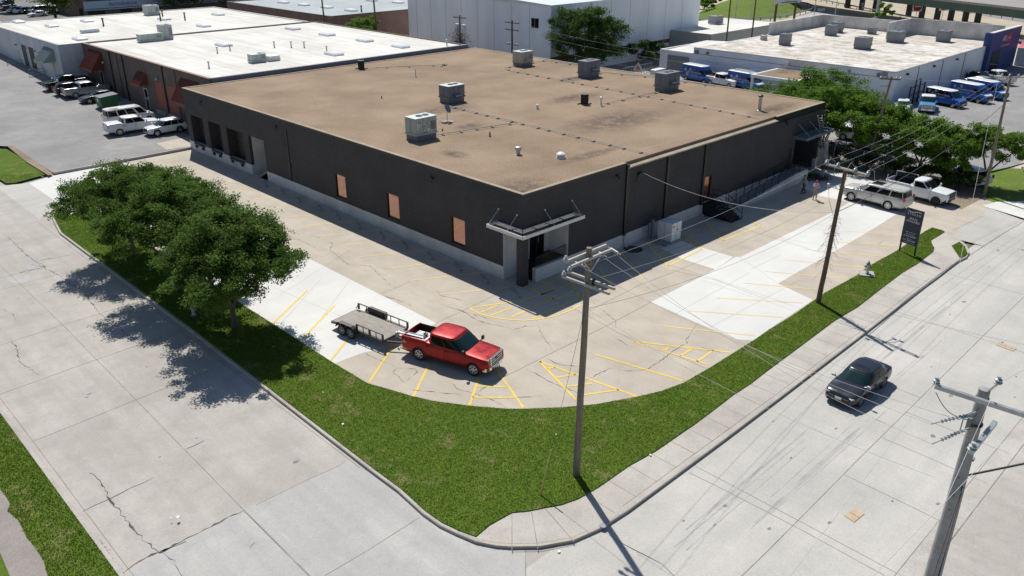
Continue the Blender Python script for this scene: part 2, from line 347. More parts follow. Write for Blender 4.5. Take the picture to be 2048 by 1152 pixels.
corner = gp([(745, 948), (795, 985), (845, 1031), (879, 1055), (912, 1071), (952, 1088), (992, 1096), (1022, 1098), (1081, 1097), (1147, 1085), (1201, 1061), (1257, 1025)], ZS)
kerb_w = gp([(113, 428), (106, 431), (104, 437), (108, 446)], ZS)+[Vector((-19.42, 34, 0)), Vector((-19.4, 10.2, 0))]
kerb_e = [Vector((-6, -19.78, 0)), Vector((0, -19.75, 0)), Vector((10, -19.65, 0)), Vector((20, -19.5, 0))]+gp([(1879, 554), (1913, 527), (1933, 517), (1938, 507), (1933, 494), (1919, 482)], ZS)
kerbline = kerb_w+corner+kerb_e
def offset(poly, d):
    out = []
    for i, p in enumerate(poly):
        a = Vector(poly[max(i-1, 0)][:2]); b = Vector(poly[min(i+1, len(poly)-1)][:2]); t = (b-a).normalized(); out.append(Vector((p[0]-t.y*d, p[1]+t.x*d, 0)))
    return out
end = kerbline[-1]
block = [(p.x, p.y) for p in kerbline]+[(end.x+.3, -17.2), (46, -17.0), (46, -19.7), (230, -19.7), (230, 260), (-14.6, 260), (-14.6, 51.9), (-17.0, 50.5), (-17.0, 41.5)]
structure(MB().prism(block, -.2, 0).build('parking_lot', M_lot))
# driveway aprons slope down to the streets
m = MB(); e = end
m.add([(e.x-.1, e.y, .004), (e.x+.3, -17.15, .004), (45.9, -16.95, .004), (45.9, -19.72, ZS+.004), (e.x+.2, -19.72, ZS+.004)], [(0, 4, 3, 2, 1)])
m.add([(-19.45, 39.2, ZS+.004), (-19.45, 52.5, ZS+.004), (-16.95, 50.6, .004), (-16.95, 41.4, .004)], [(0, 3, 2, 1)])
structure(m.build('driveway_apron', M_street_r))
structure(MB().sheet([(-16.95, 41.0), (-16.95, 50.6), (-14.4, 51.8), (-7.0, 51.7), (-9.5, 41.5), (-12.0, 41.2)], .004).build('driveway', M_new))
def kerb(name, line, wd=.16, z0=ZS-.02, z1=.012, endslope=None):
    a = line; b = offset(line, wd); rings = []
    for i, (p, q) in enumerate(zip(a, b)):
        zt = z1
        if endslope and i in endslope: zt = endslope[i]
        o_ = p.lerp(q, .18)
        rings.append([Vector((p.x, p.y, z0)), Vector((q.x, q.y, z0)), Vector((q.x, q.y, zt)), Vector((o_.x, o_.y, zt)), Vector((p.x*.92+o_.x*.08, p.y*.92+o_.y*.08, zt-.02))])
    return structure(MB().loft(rings).build(name, M_kerb))
seg1 = kerb_w+corner[:8]; kerb('west_kerb', seg1, endslope={0: -.12, len(seg1)-1: -.125, len(seg1)-2: -.02})
seg2 = corner[8:]+kerb_e; kerb('east_kerb', seg2, endslope={0: -.128, 1: -.01, len(seg2)-1: -.02})

# new concrete panels and other patches on the lot
patches = [[(612, 514), (872, 646), (800, 690), (725, 706), (669, 727), (612, 692), (545, 647), (512, 627), (400, 556), (340, 500), (430, 422)],
           [(1302, 604), (1431, 539), (1471, 514), (1481, 514), (1536, 487), (1666, 424), (1700, 404), (1745, 380), (1850, 398), (1826, 406), (1789, 431), (1736, 464), (1679, 497), (1556, 567), (1626, 600), (1536, 660), (1507, 681), (1474, 679), (1394, 646)],
           [(1322, 497), (1361, 482), (1467, 514), (1431, 539), (1367, 519)],
           [(1618, 360), (1650, 328), (1755, 365), (1700, 404), (1640, 392), (1600, 372)]]
m = MB()
for P in patches: m.sheet(gp(P), .004)
structure(m.build('new_concrete_panel', M_new))
JN = MB()
for a, b in [((560, 590), (700, 500)), ((640, 560), (560, 650)), ((512, 560), (700, 640)), ((700, 560), (640, 640)), ((1350, 628), (1500, 545)), ((1420, 655), (1600, 560)), ((1404, 560), (1590, 622)), ((1480, 514), (1556, 567)), ((1560, 476), (1680, 497)), ((1620, 447), (1740, 463)), ((1500, 540), (1560, 510))]:
    JN.stripe(gp([a, b]), .014, .0065)
structure(JN.build('panel_joints', M_joint))
m = MB().sheet(gp([(1618, 300), (1655, 300), (1790, 350), (1860, 372), (1898, 396), (1860, 400), (1760, 368), (1650, 333)]), .003); structure(m.build('side_yard_pavement', M_walk))
# white concrete edging between lot and lawn
m = MB(); ed = gp([(612, 691), (662, 724), (699, 746), (735, 768), (779, 780), (825, 794), (865, 803), (939, 813), (1012, 819), (1051, 819), (1124, 816), (1191, 810), (1274, 795), (1324, 783), (1367, 767), (1424, 734), (1467, 707), (1507, 682), (1536, 662)])
lot_edge_w = [Vector((-15.32, 40.2, 0)), Vector((-15.3, 22, 0)), Vector((-15.3, 9.2, 0))]
lot_edge_e = gp([(1586, 631), (1649, 587), (1713, 552), (1736, 534), (1796, 501), (1849, 464), (1864, 456)])
m.stripe(lot_edge_w+ed[:2], .1, .014); structure(m.build('lot_edging', M_new))
lot_edge = lot_edge_w+ed+lot_edge_e
walk_in = gp([(1091, 1016), (1124, 1010), (1157, 998), (1171, 990), (1197, 975), (1257, 933), (1311, 903), (1357, 871), (1391, 848), (1441, 810), (1467, 790), (1501, 768), (1536, 741), (1586, 704), (1626, 674), (1669, 642), (1716, 614), (1763, 577), (1803, 547), (1836, 527), (1866, 504), (1868, 497), (1863, 487), (1862, 481)])
walk_s = gp([(952, 1074), (979, 1051), (1024, 1026), (1057, 1023)])
kin = offset(kerbline, .16)
iw = len(kerb_w)
# lawn verge
lawn = [(p.x, p.y) for p in kin[1:iw+5]]+[(p.x, p.y) for p in walk_s+walk_in]+[tuple(p[:2]) for p in gp([(1889, 464), (1883, 461)])]+[(p.x, p.y) for p in lot_edge[::-1]]+[tuple(g(140, 433)[:2])]
structure(MB().prism(lawn, -.01, .055).build('lawn', M_grass))
isl = [tuple(p[:2]) for p in gp([(1903, 492), (1919, 484), (1930, 494), (1935, 507), (1931, 513), (1920, 517)])]
structure(MB().prism(isl, -.01, .03).build('lawn_island', M_grass))
# sidewalk along the avenue
walk = [(p.x, p.y) for p in kin[iw+4:]]+[tuple(p[:2]) for p in gp([(1889, 466)])]+[(p.x, p.y) for p in (walk_s+walk_in)[::-1]]
structure(MB().prism(walk, -.01, .007).build('sidewalk', M_walk))
ramp = gp([(952, 1076), (1092, 1022), (1147, 1083), (1081, 1098), (1022, 1101), (992, 1098)])
m = MB()
for k in range(31):
    x = -13.8+1.52*k
    if x > 25: break
    y1 = -17.75 if x < 12 else -17.55
    m.stripe([(x, -19.45), (x+.02, y1)], .028, .011)
m.stripe([(-13.2, -19.42), (0, -19.46), (12, -19.36), (22, -19.2)], .03, .011)
m.stripe(gp([(1024, 1026), (1024, 1100)]), .03, .011); m.stripe(gp([(1063, 1024), (1076, 1098)]), .03, .011); m.stripe(gp([(1091, 1018), (1148, 1084)]), .03, .011)
structure(m.build('sidewalk_joints', M_joint))
# retaining kerb, sloped asphalt yard at the left
def lz(y): return .22+.035*(y-52)
def gl(px, py):
    z = .3
    for _ in range(8): p = g(px, py, z); z = lz(max(52, p.y))
    return Vector((p.x, p.y, z))
structure(MB().bb((-14.3, 51.85, -.05), (-.02, 52.05, .27)).build('retaining_kerb', M_kerb))
yl = [(-14.3, 52.05), (43, 52.3), (43, 140), (-40, 140), (-40, 75), (-20, 72)]+[tuple(p[:2]) for p in [gl(5, 292), gl(25, 293), gl(60, 317)]]
m = MB(); ys = sorted(set([52.05]+list(range(56, 141, 6))))
m.sheet([(x, y, lz(y)) for x, y in yl], None); structure(m.build('asphalt_yard', M_asph))
m = MB(); m.sheet([(p.x, p.y, p.z+.02) for p in [gl(a, b) for a, b in [(313, 287), (380, 273), (382, 293), (333, 300)]]], None); structure(m.build('yard_slab', M_lot))
m = MB(); pts = [gl(0, 296), gl(13, 297), gl(48, 318), gl(90, 349)]+[g(83, 353), g(30, 367), g(13, 368), g(0, 360), g(-90, 340), gl(-90, 290)]
m.add([(p.x, p.y, max(.08, p.z*.9)) for p in pts], [tuple(range(len(pts)))[::-1]]); structure(m.build('grass_patch', M_grass))
LAWN2 = [(p.x, p.y) for p in pts]
m = MB(); m.sheet([(p.x, p.y, p.z+.015) for p in [gl(13, 291), gl(25, 291), gl(60, 315), gl(106, 347), gl(97, 351), gl(50, 322)]], None); structure(m.build('dirt_edge', M_dirt))
# west side of the left street
m = MB().prism([(-30.4, -14), (-30.4, 260), (-80, 260), (-80, -60), (-45, -60), (-38, -24)], -.2, -.03); structure(m.build('west_verge', M_grass))
structure(MB().bb((-30.55, -13, -.2), (-30.38, 120, -.005)).build('west_street_kerb', M_kerb))
ws = [tuple(p[:2]) for p in gp([(-60, 960), (0, 978), (13, 995), (20, 1008), (14, 1021), (37, 1041), (53, 1075), (70, 1095), (87, 1121), (95, 1152), (200, 1300), (60, 1300), (20, 1152), (0, 1105), (-80, 1060)])]
structure(MB().sheet(ws, -.018).build('west_sidewalk', M_walk_old))

# far ground: yards, lots, highway surroundings
structure(MB().sheet([(42.8, -2.5), (46.5, -16), (52, -14.5), (90, -13), (140, -13), (140, 70), (42.8, 70)], .006).build('rear_asphalt', M_asph))
structure(MB().sheet(gp([(1970, 342), (2010, 336), (2300, 350), (2300, 480), (2048, 428), (1980, 402), (1960, 385)]), .012).build('side_lawn', M_grass_far))
structure(MB().sheet(gp([(1965, 412), (1992, 404), (2048, 402), (2200, 410), (2200, 450), (2048, 437)]), .016).build('side_walk', M_new))
structure(MB().sheet([(42.7, 8), (47.5, 8), (48.5, -9), (46.5, -15.6), (39.5, -15.3), (42.7, -5)], .009).build('hedge_bed', M_dirt))
structure(MB().sheet([(20, 135), (170, 135), (170, 260), (20, 260)], .01).build('far_parking', M_asph_d))
structure(MB().sheet([(126, -60), (330, -60), (330, 60), (126, 52)], .012).build('frontage_road', M_walk))
structure(MB().sheet(gp([(2048, 95), (1960, 82), (1840, 55), (1760, 40), (1600, 12), (1560, -8), (2300, -30), (2400, 150)]), .02).build('highway_slope', M_beige))
structure(MB().sheet(gp([(2048, 46), (1900, 20), (1790, 2), (1700, -15), (2200, -30), (2300, 70)]), .04).build('highway', M_asph))
structure(MB().sheet(gp([(1605, 14), (1640, 14), (1735, 44), (1770, 60), (1600, 60), (1560, 45), (1618, 28)]), .03).build('ramp_road', M_patch))
# grass embankment mound left of the ramp
mound = MB(); base = gp([(1385, 42), (1400, 22), (1440, 5), (1500, -12), (1570, -12), (1604, 12), (1607, 24), (1575, 36), (1500, 43)]); cm = sum(base, Vector())/len(base)
r1 = [Vector((p.x, p.y, -.1)) for p in base]; r2 = [p.lerp(cm, .45)+Vector((0, 0, 2.0)) for p in base]; r3 = [p.lerp(cm, .8)+Vector((0, 0, 2.8)) for p in base]
structure(mound.loft([r1, r2, r3]).build('grass_mound', M_grass_far, smooth=True, ang=80))

# ------------------------------------------------------------------ painted lines
Y1 = MB(); Y2 = MB()
old = [((822, 561), (972, 545)), ((769, 538), (909, 521)), ((719, 514), (859, 500)), ((672, 492), (805, 480)), ((631, 473), (759, 461)), ((612, 452), (722, 442)), ((572, 435), (679, 426)), ((532, 418), (642, 409)), ((880, 589), (1024, 574)), ((500, 399), (608, 391)), ((470, 383), (575, 375)), ((440, 368), (545, 360)),
       ((1326, 652), (1512, 672)), ((1379, 622), (1566, 635)), ((1432, 596), (1606, 606)), ((1486, 566), (1633, 579)), ((1530, 543), (1693, 557)), ((1573, 520), (1728, 535)), ((1609, 499), (1766, 513)), ((1659, 483), (1798, 492)), ((1689, 462), (1803, 471))]
for a, b in old: Y2.stripe(gp([a, b]), .12, .009)
new = [((615, 581), (547, 646)), ((669, 611), (602, 681)), ((699, 674), (662, 721)), ((790, 686), (739, 764)), ((859, 727), (827, 793)), ((959, 751), (939, 811)), ((990, 735), (1047, 816)), ((955, 772), (1013, 774)), ((945, 794), (1028, 796)),
       ((1191, 709), (1367, 762)), ((1267, 683), (1462, 705)), ((1267, 684), (1416, 729)), ((1341, 692), (1329, 701)), ((1384, 697), (1361, 712)), ((1426, 701), (1394, 723)),
       ((1079, 723), (1152, 800)), ((1079, 723), (1274, 793)), ((1111, 735), (1094, 737)), ((1151, 749), (1112, 755)), ((1184, 767), (1131, 773)), ((1237, 780), (1157, 791)),
       ((1187, 522), (1231, 583)), ((1237, 499), (1286, 556)), ((1291, 484), (1336, 532)), ((1361, 461), (1404, 499)), ((1336, 532), (1404, 499)), ((1305, 497), (1384, 468)), ((1317, 509), (1388, 484)), ((1327, 521), (1396, 491)), ((1407, 444), (1447, 481)), ((1447, 481), (1521, 452)), ((1441, 466), (1494, 446)), ((1500, 440), (1521, 452)),
       ((939, 616), (1024, 604)), ((962, 625), (995, 611)), ((982, 631), (1024, 615)), ((1037, 606), (1107, 580)), ((1024, 634), (1107, 597)), ((1064, 637), (1161, 596)), ((1068, 579), (1134, 552)), ((1082, 590), (1143, 568)), ((1112, 600), (1152, 581)), ((1134, 551), (1163, 602)), ((1048, 573), (1112, 600))]
for a, b in new: Y1.stripe(gp([a, b]), .145, .010)
Y1.stripe(gp([(939, 616), (962, 629), (990, 636), (1024, 640), (1050, 641), (1074, 639), (1111, 632), (1141, 621), (1162, 610)]), .125, .0135)
structure(Y1.build('parking_lines', M_yellow)); structure(Y2.build('old_parking_lines', M_yel_old))

# ------------------------------------------------------------------ joints and cracks
J = MB(); K = MB(); T = MB()
for pts in [[(-25.0, 120), (-24.75, 16.6), (-25.03, -1.8), (-25.12, -7.9)], [(-19.75, 39), (-19.75, -9)], [(-30.1, 60), (-30.1, -12)]]: J.stripe(jag(pts, 2.5, .01), .022, ZS+.008)
for y in [80, 70, 60, 51, 42.5, 34, 25.3, 16.5, 10.4, 4.4]: J.stripe(jag([(-30.2, y-.3), (-25, y), (-19.6, y+.15)], 1.2, .03), .02, ZS+.0085)
K.crack(jag([(-30.2, -3.1), (-27, -2.9)], .5, .04), .045, ZS+.009); K.crack(jag([(-25.0, -1.8), (-24, -1.75)], .5, .05), .04, ZS+.009)
J.stripe(jag(gp([(512, 1010), (612, 961), (679, 931), (692, 921)], ZS), 1, .02), .022, ZS+.009)
J.stripe(gp([(649, 1152), (745, 1095), (795, 1063), (839, 1035)], ZS), .028, ZS+.009); J.stripe(gp([(487, 1020), (562, 1095), (619, 1152), (760, 1300)], ZS), .06, ZS+.0095)
for a in [(-60, -25.2), ]: J.stripe([(-60, -25.3), (-10.98, -25.21), (-2.15, -25.05), (15.3, -24.85), (60, -24.6)], .028, ZS+.008)
for x, y0, y1 in [(-17.6, -30, -25.2), (-13.6, -30, -25.2), (-8.4, -30, -19.8), (-4.0, -30.2, -25.1), (.2, -30, -25.1), (3.4, -30, -25), (5.5, -25, -19.7), (15, -30, -19.6), (24, -30, -19.6), (33, -30, -19.6)]:
    J.stripe([(x-.1, y0), (x, (y0+y1)/2), (x+.05, y1)], .017, ZS+.0082)
J.stripe([(-60, -30.3), (3.1, -30.2), (60, -30.0)], .05, ZS+.0095); J.stripe([(-60, -29.45), (60, -29.35)], .025, ZS+.0095)
K.crack(jag(gp([(1204, 1061), (1237, 1083), (1324, 1128), (1347, 1151), (1400, 1200)], ZS), .6, .03), .05, ZS+.0092)
J.stripe(gp([(1051, 1101), (1051, 1300)], ZS), .03, ZS+.0092); J.stripe(gp([(1022, 1104), (1083, 1103), (1151, 1089)], ZS), .04, ZS+.0092)
J.stripe(gp([(1377, 945), (1431, 971), (1536, 1025), (1623, 1071), (1769, 1151)], ZS), .017, ZS+.0088); J.stripe(gp([(1723, 614), (1963, 671), (2120, 705)], ZS), .017, ZS+.0087)
# jagged old cracks of the left street
for pts, wd in [([(180, 946), (200, 961), (210, 981), (227, 1008), (260, 1051), (293, 1085), (317, 1105)], .07), ([(317, 1105), (350, 1121), (363, 1151), (380, 1180)], .06),
                ([(235, 1150), (280, 1122), (317, 1105), (360, 1085), (400, 1065), (440, 1045), (487, 1020)], .10), ([(317, 1108), (352, 1092), (372, 1083)], .12),
                ([(13, 471), (27, 484), (50, 507), (70, 522), (90, 537), (120, 551), (143, 569), (167, 582), (183, 607), (200, 629), (227, 647), (247, 664), (278, 690)], .055),
                ([(0, 557), (30, 548), (60, 540), (93, 535), (60, 528)], .06), ([(70, 522), (100, 517), (148, 509)], .05), ([(50, 550), (62, 540), (92, 533), (72, 524)], .05), ([(0, 686), (20, 677), (33, 694), (40, 724), (80, 751)], .05), ([(0, 617), (25, 628), (31, 641)], .03),
                ([(55, 600), (68, 592), (125, 577), (143, 569)], .035), ([(512, 1083), (500, 1100)], .02)]:
    K.crack(jag(gp(pts, ZS), .22, .07), wd*.6, ZS+.010)
T.sheet(gp([(12, 555), (33, 551), (62, 547), (60, 560), (45, 567), (20, 566)], ZS), ZS+.005); T.sheet(gp([(50, 533), (60, 527), (78, 524), (87, 531), (75, 540), (58, 542)], ZS), ZS+.005); T.sheet(gp([(318, 1100), (345, 1085), (385, 1072), (440, 1055), (438, 1066), (380, 1092), (340, 1108)], ZS), ZS+.0065)
# lot joints and cracks
for pts in [[(1024, 746), (1107, 704), (1214, 651), (1302, 604)], [(1177, 632), (1237, 666), (1291, 691), (1341, 706), (1417, 739)], [(762, 588), (789, 577), (822, 562)], [(872, 646), (925, 622), (1024, 574), (1048, 562)], [(1080, 583), (1112, 600), (1177, 632)],
            [(1342, 540), (1431, 560), (1536, 600)], [(1177, 622), (1280, 570), (1380, 531), (1460, 495), (1560, 450), (1640, 410)], [(1560, 480), (1640, 505), (1700, 520)], [(1905, 461), (1966, 432)], [(1850, 420), (1989, 460)], [(1933, 488), (1989, 460), (2040, 438)], [(1480, 455), (1560, 480)], [(1400, 489), (1478, 452), (1560, 414), (1620, 388)], [(960, 771), (1024, 746)]]:
    J.stripe(jag(gp(pts), 1.6, .012), .018, .012)
for pts in [[(869, 579), (882, 591), (905, 596), (949, 607)], [(880, 608), (925, 622), (942, 634), (969, 646), (1024, 657)], [(1074, 641), (1084, 671), (1107, 702)], [(1024, 661), (1050, 652), (1070, 652)], [(1396, 646), (1371, 681), (1375, 685), (1351, 699), (1314, 727), (1294, 739), (1260, 742), (1217, 737)],
            [(1170, 762), (1217, 737)], [(1051, 737), (1107, 767), (1160, 788)], [(725, 706), (762, 721), (795, 736)], [(795, 736), (785, 746), (799, 754), (809, 767)], [(795, 736), (830, 738), (835, 744), (809, 765)], [(805, 778), (862, 783), (925, 790)], [(949, 788), (979, 770), (1024, 746)], [(949, 788), (985, 800), (1015, 817)],
            [(902, 764), (915, 778), (949, 788)], [(985, 797), (1030, 795), (1085, 792)], [(630, 473), (665, 486), (660, 500), (695, 528), (740, 532), (789, 577)], [(740, 532), (790, 540)], [(755, 588), (800, 602), (822, 612)], [(925, 622), (985, 640)], [(1090, 716), (1120, 729), (1160, 733)], [(1225, 672), (1255, 690)], [(1404, 695), (1450, 708)], [(1766, 480), (1756, 490), (1790, 497)], [(560, 470), (600, 480), (640, 500)], [(520, 440), (560, 452), (600, 470)], [(1750, 452), (1790, 462)], [(1180, 600), (1230, 640), (1232, 654)]]:
    K.crack(jag(gp(pts), .2, .055), random.uniform(.010, .022), .0135)
SPOT = MB()
for _ in range(55):
    x, y = (random.uniform(-12, 40), random.uniform(-29, -20.3)) if random.random() < .65 else (random.uniform(-29.5, -20), random.uniform(-10, 40)); s_ = random.choice((.03, .05, .05, .08, .12)); a0_ = random.uniform(0, 6)
    SPOT.sheet([(x+s_*random.uniform(.6, 1.3)*1.6*math.cos(a0_+k*.9), y+s_*random.uniform(.5, 1.2)*math.sin(a0_+k*.9)) for k in range(7)], ZS+.011)
structure(SPOT.build('road_spots', plain('road_spot', (.25, .24, .225), .9, var=.4)))
SK = MB(); _c = [0]
def SK_n(): _c[0] += 1; return _c[0]*.35
for x0_, x1_, y_, n_ in [(1.0, -9.5, -24.0, 7), (-2, -12, -22.2, 5), (20, 6, -21.8, 5), (12, 2, -23.2, 4)]:
    for k in range(n_): yy_ = y_+random.gauss(0, .28); xa = x0_+random.uniform(-2, 2); xb = x1_+random.uniform(-2, 2); SK.stripe([(xa, yy_), ((xa+xb)/2, yy_+random.uniform(-.04, .04)), (xb, yy_+random.uniform(-.08, .08))], random.uniform(.02, .06), ZS+.0045+.0003*SK_n()); 
structure(SK.build('tyre_marks', plain('tyre_mark', (.41, .40, .38), .9, var=.25, scale=.8)))
structure(J.build('pavement_joints', M_joint)); structure(K.build('pavement_cracks', M_crack)); structure(T.build('street_patches', M_patch))

# ------------------------------------------------------------------ main dark building
H = 6.71; W, L = 42.56, 52.05
def part(mb, name, mat, parent, **k): return mb.build(name, mat, parent, **k)
wh = empty('dark_warehouse', (0, 0, 0), 0, 'large charcoal painted flat-roofed warehouse with tan gravel roof and white base', 'building')
m = MB(); T_ = .3; ZB = 1.0
# left face x=0 (openings: docks and stair recess, windows) built as panels
def wallx(m, x, y0, y1, z0, z1, holes, t=T_):
    ys = sorted({y0, y1, *[h[0] for h in holes], *[h[1] for h in holes]})
    for a, b in zip(ys[:-1], ys[1:]):
        hs = [h for h in holes if h[0] <= a+1e-6 and h[1] >= b-1e-6]
        if not hs: m.bb((x, a, z0), (x+t, b, z1)); continue
        h = hs[0]
        if h[2] > z0: m.bb((x, a, z0), (x+t, b, h[2]))
        if h[3] < z1: m.bb((x, a, h[3]), (x+t, b, z1))
def wally(m, y, x0, x1, z0, z1, holes, t=T_):
    xs = sorted({x0, x1, *[h[0] for h in holes], *[h[1] for h in holes]})
    for a, b in zip(xs[:-1], xs[1:]):
        hs = [h for h in holes if h[0] <= a+1e-6 and h[1] >= b-1e-6]
        if not hs: m.bb((a, y, z0), (b, y+t, z1)); continue
        h = hs[0]
        if h[2] > z0: m.bb((a, y, z0), (b, y+t, h[2]))
        if h[3] < z1: m.bb((a, y, h[3]), (b, y+t, z1))
docks = [(48.0, 50.95), (44.0, 46.8), (39.2, 42.7)]; stair = (35.05, 38.1); wins = [(21.35, 22.98), (13.86, 15.54), (5.93, 7.55)]
holes = [(a, b, 1.0, 4.0) for a, b in docks]+[(stair[0], stair[1], 0, 4.0)]+[(a, b, 1.05, 3.4) for a, b in wins]
wallx(m, 0, 0.62, L, 1.0, H, [h if h[2] <= 1.0 else h for h in holes]+[(.62, 1.88, 0, 3.6)])
rec2 = (37.4, 42.3)
wally(m, 0, 0.62, 11.0, 1.0, H, [(.62, 4.66, 0, 3.6)]); wally(m, 0, 11.0, 33.2, 1.0, H-.3, [(21.8, 23.0, 1.0, 3.3)]); wally(m, 0, 33.2, W, 1.0, H, [(rec2[0], rec2[1], 0, 4.0), (36.0, 36.9, 1.0, 3.1)])
m.bb((0, 0, 3.6), (.62, .62, H)); 
m.bb((W-T_, T_, 0), (W, L, H-.1)); m.bb((T_, L-T_, 0), (W-T_, L, H-.1))
part(m, 'wall', M_charcoal, wh)
m = MB(); m.bb((.01, .01, 0), (.60, .60, 3.6)); part(m, 'corner_column', M_charcoal, wh)
m = MB(); wallx(m, -.03, 1.88, L+.03, 0, .998, [(stair[0], stair[1], 0, 1.0)], .34); wally(m, -.03, 1.3, W+.03, 0, .998, [(rec2[0], rec2[1], 0, 1.0)], .33)
part(m, 'base_band', M_whitebase, wh)
# corner entrance recess
m = MB(); m.bb((-.032, 1.86, 0), (.31, 1.879, 3.6)); m.bb((4.64, .001, 1.0), (4.659, .33, 3.6)); m.bb((.31, 1.88, 0), (2.6, 2.1, 3.6)); m.bb((4.1, 1.88, 0), (4.66, 2.1, 3.6)); m.bb((2.6, 1.88, 3.3), (4.1, 2.1, 3.6)); m.bb((4.66, .33, 0), (4.9, 2.1, 3.6)); m.bb((.31, .31, 3.6), (4.9, 2.1, 3.8))
part(m, 'recess_wall', M_whitebase, wh)
m = MB(); m.bb((2.62, .31, 0), (4.65, 1.87, .98))
for k in range(5): m.bb((1.3+.26*k, .31, 0), (1.3+.26*(k+1), 1.87, .17*(k+1)))
part(m, 'entrance_steps', M_black, wh)
d = MB(); d.bb((2.6, 1.93, 1.0), (4.1, 1.99, 3.3)); dr = part(d, 'entrance_door', M_glassd, wh)
d = MB()
for x in (2.62, 3.35, 4.08): d.bb((x-.035, 1.87, .985), (x+.035, 1.93, 3.3))
d.bb((2.6, 1.875, 3.22), (4.1, 1.925, 3.3)); part(d, 'door_frame', M_dkmetal, dr)
d = MB(); d.bb((3.42, 1.80, 1.9), (3.47, 1.86, 2.5)); part(d, 'door_handle', M_chrome, dr)
m = MB(); m.bar((1.5, .15, 1.75), (4.6, .15, 1.9), .05)
for k in range(27): x = 1.5+3.1*k/26; m.bar((x, .15, 1.0), (x, .15, 1.75+.15*k/26), .022)
part(m, 'entrance_railing', M_black, wh)
# corner canopy
cy = empty('entrance_canopy', (0, 0, 0)); cy.parent = wh
m = MB(); zc = 4.2; o_ = -1.05
for a, b in [((5.15, o_), (o_, o_)), ((o_, o_), (o_, 2.45))]: m.bar((*a, zc), (*b, zc), .07, .24)
m.bar((5.15, o_, zc), (5.15, -.02, zc), .07, .2); m.bar((o_, 2.45, zc), (-.02, 2.45, zc), .07, .2); m.bar((5.15, -.05, zc), (-.05, -.05, zc), .07, .16); m.bar((-.05, -.05, zc), (-.05, 2.45, zc), .07, .16)
m.bar((5.1, -.3, zc), (-.3, -.3, zc), .05, .1); m.bar((-.3, -.3, zc), (-.3, 2.4, zc), .05, .1)
part(m, 'canopy_frame', M_silver, cy)
m = MB()
for x in (.9, 2.2, 3.6): m.bar((x, o_, zc), (x, -.05, zc), .04, .06)
m.bar((o_, .6, zc), (-.05, .6, zc), .04, .06); m.bar((o_, o_, zc), (-.05, -.05, zc), .05, .08); m.bar((1.0, o_+.2, zc+.06), (4.2, o_+.25, zc+.06), .1, .05); m.bar((o_+.22, -.4, zc+.06), (o_+.22, 1.4, zc+.06), .1, .05)
part(m, 'canopy_slat', M_dkmetal, cy)
for a, b in [((2.1, o_+.05, zc+.1), (2.1, -.03, 5.2)), ((4.9, o_+.05, zc+.1), (4.9, -.03, 5.2)), ((o_+.05, .5, zc+.1), (-.03, .5, 5.2)), ((o_+.05, 2.3, zc+.1), (-.03, 2.3, 5.2))]:
    m = MB(); m.cyl(a, b, .022, n=6); m.box(b, (.1, .1, .1)); part(m, 'canopy_rod', M_silver, cy)
# far canopy
cy = empty('far_canopy', (0, 0, 0)); cy.parent = wh
m = MB(); m.bar((36.9, -1.35, 4.15), (42.5, -1.35, 4.15), .08, .28); m.bar((36.9, -1.35, 4.15), (36.9, -.02, 4.15), .08, .26); m.bar((42.5, -1.35, 4.15), (42.5, -.02, 4.15), .08, .26); m.bb((36.9, -1.3, 4.0), (42.5, -.03, 4.05)); m.bar((36.9, -.05, 4.15), (42.5, -.05, 4.15), .06, .2)
part(m, 'canopy_frame', M_hvac_bl, cy)
for x in (37.6, 39.7, 41.8):
    m = MB(); m.cyl((x, -1.3, 4.28), (x, -.03, 5.3), .02, n=6); part(m, 'canopy_rod', M_silver, cy)
m = MB(); m.bb((rec2[0], 2.4, 0), (rec2[1], 2.6, 4.0)); m.bb((rec2[0]-.2, .31, 0), (rec2[0], 2.6, 4.0)); m.bb((rec2[1], .31, 0), (rec2[1]+.02, 2.6, 4)); m.bb((rec2[0]-.2, .31, 4.0), (rec2[1], 2.6, 4.2)); part(m, 'side_recess_wall', M_dkmetal, wh)
m = MB(); m.bb((36.0, .12, 1.0), (36.9, .2, 3.1)); part(m, 'side_door', M_dockdoor, wh)
d = MB(); d.bb((21.8, .12, 1.0), (23.0, .2, 3.3)); dr = part(d, 'stair_door', plain('copper_glass', (.36, .17, .11), .12, .9, .1), wh)
d = MB(); d.bb((22.95, .02, 1.0), (23.02, .1, 3.35)); d.bb((21.8, .02, 3.28), (22.95, .1, 3.35)); part(d, 'door_frame', M_black, dr)
# downspouts, pilasters
for x, zt in ((11.1, 6.6), (16.28, 6.3), (21.6, 6.3)):
    m = MB(); m.bb((x-.14, -.14, .95), (x+.14, 0, zt)); pl = part(m, 'downspout', M_black, wh)
    m = MB(); m.bar((x+.05, -.12, .95), (x+.05, -.16, .1), .12); m.bar((x+.05, -.14, .12), (x+.05, -.4, .05), .12); part(m, 'spout_outlet', M_whitebase, pl)
for y in (11.7, 19.0, 26.8, 33.6, 43.4):
    m = MB(); m.bb((-.004, y, 1.0), (-.0005, y+.035, H-.12)); part(m, 'wall_joint', M_black, wh)
m = MB(); m.bb((-.07, 30.4, 1.0), (-.001, 30.5, 5.9)); m.bb((-.12, 30.3, 2.2), (-.001, 30.6, 2.7)); part(m, 'conduit', M_dkmetal, wh)
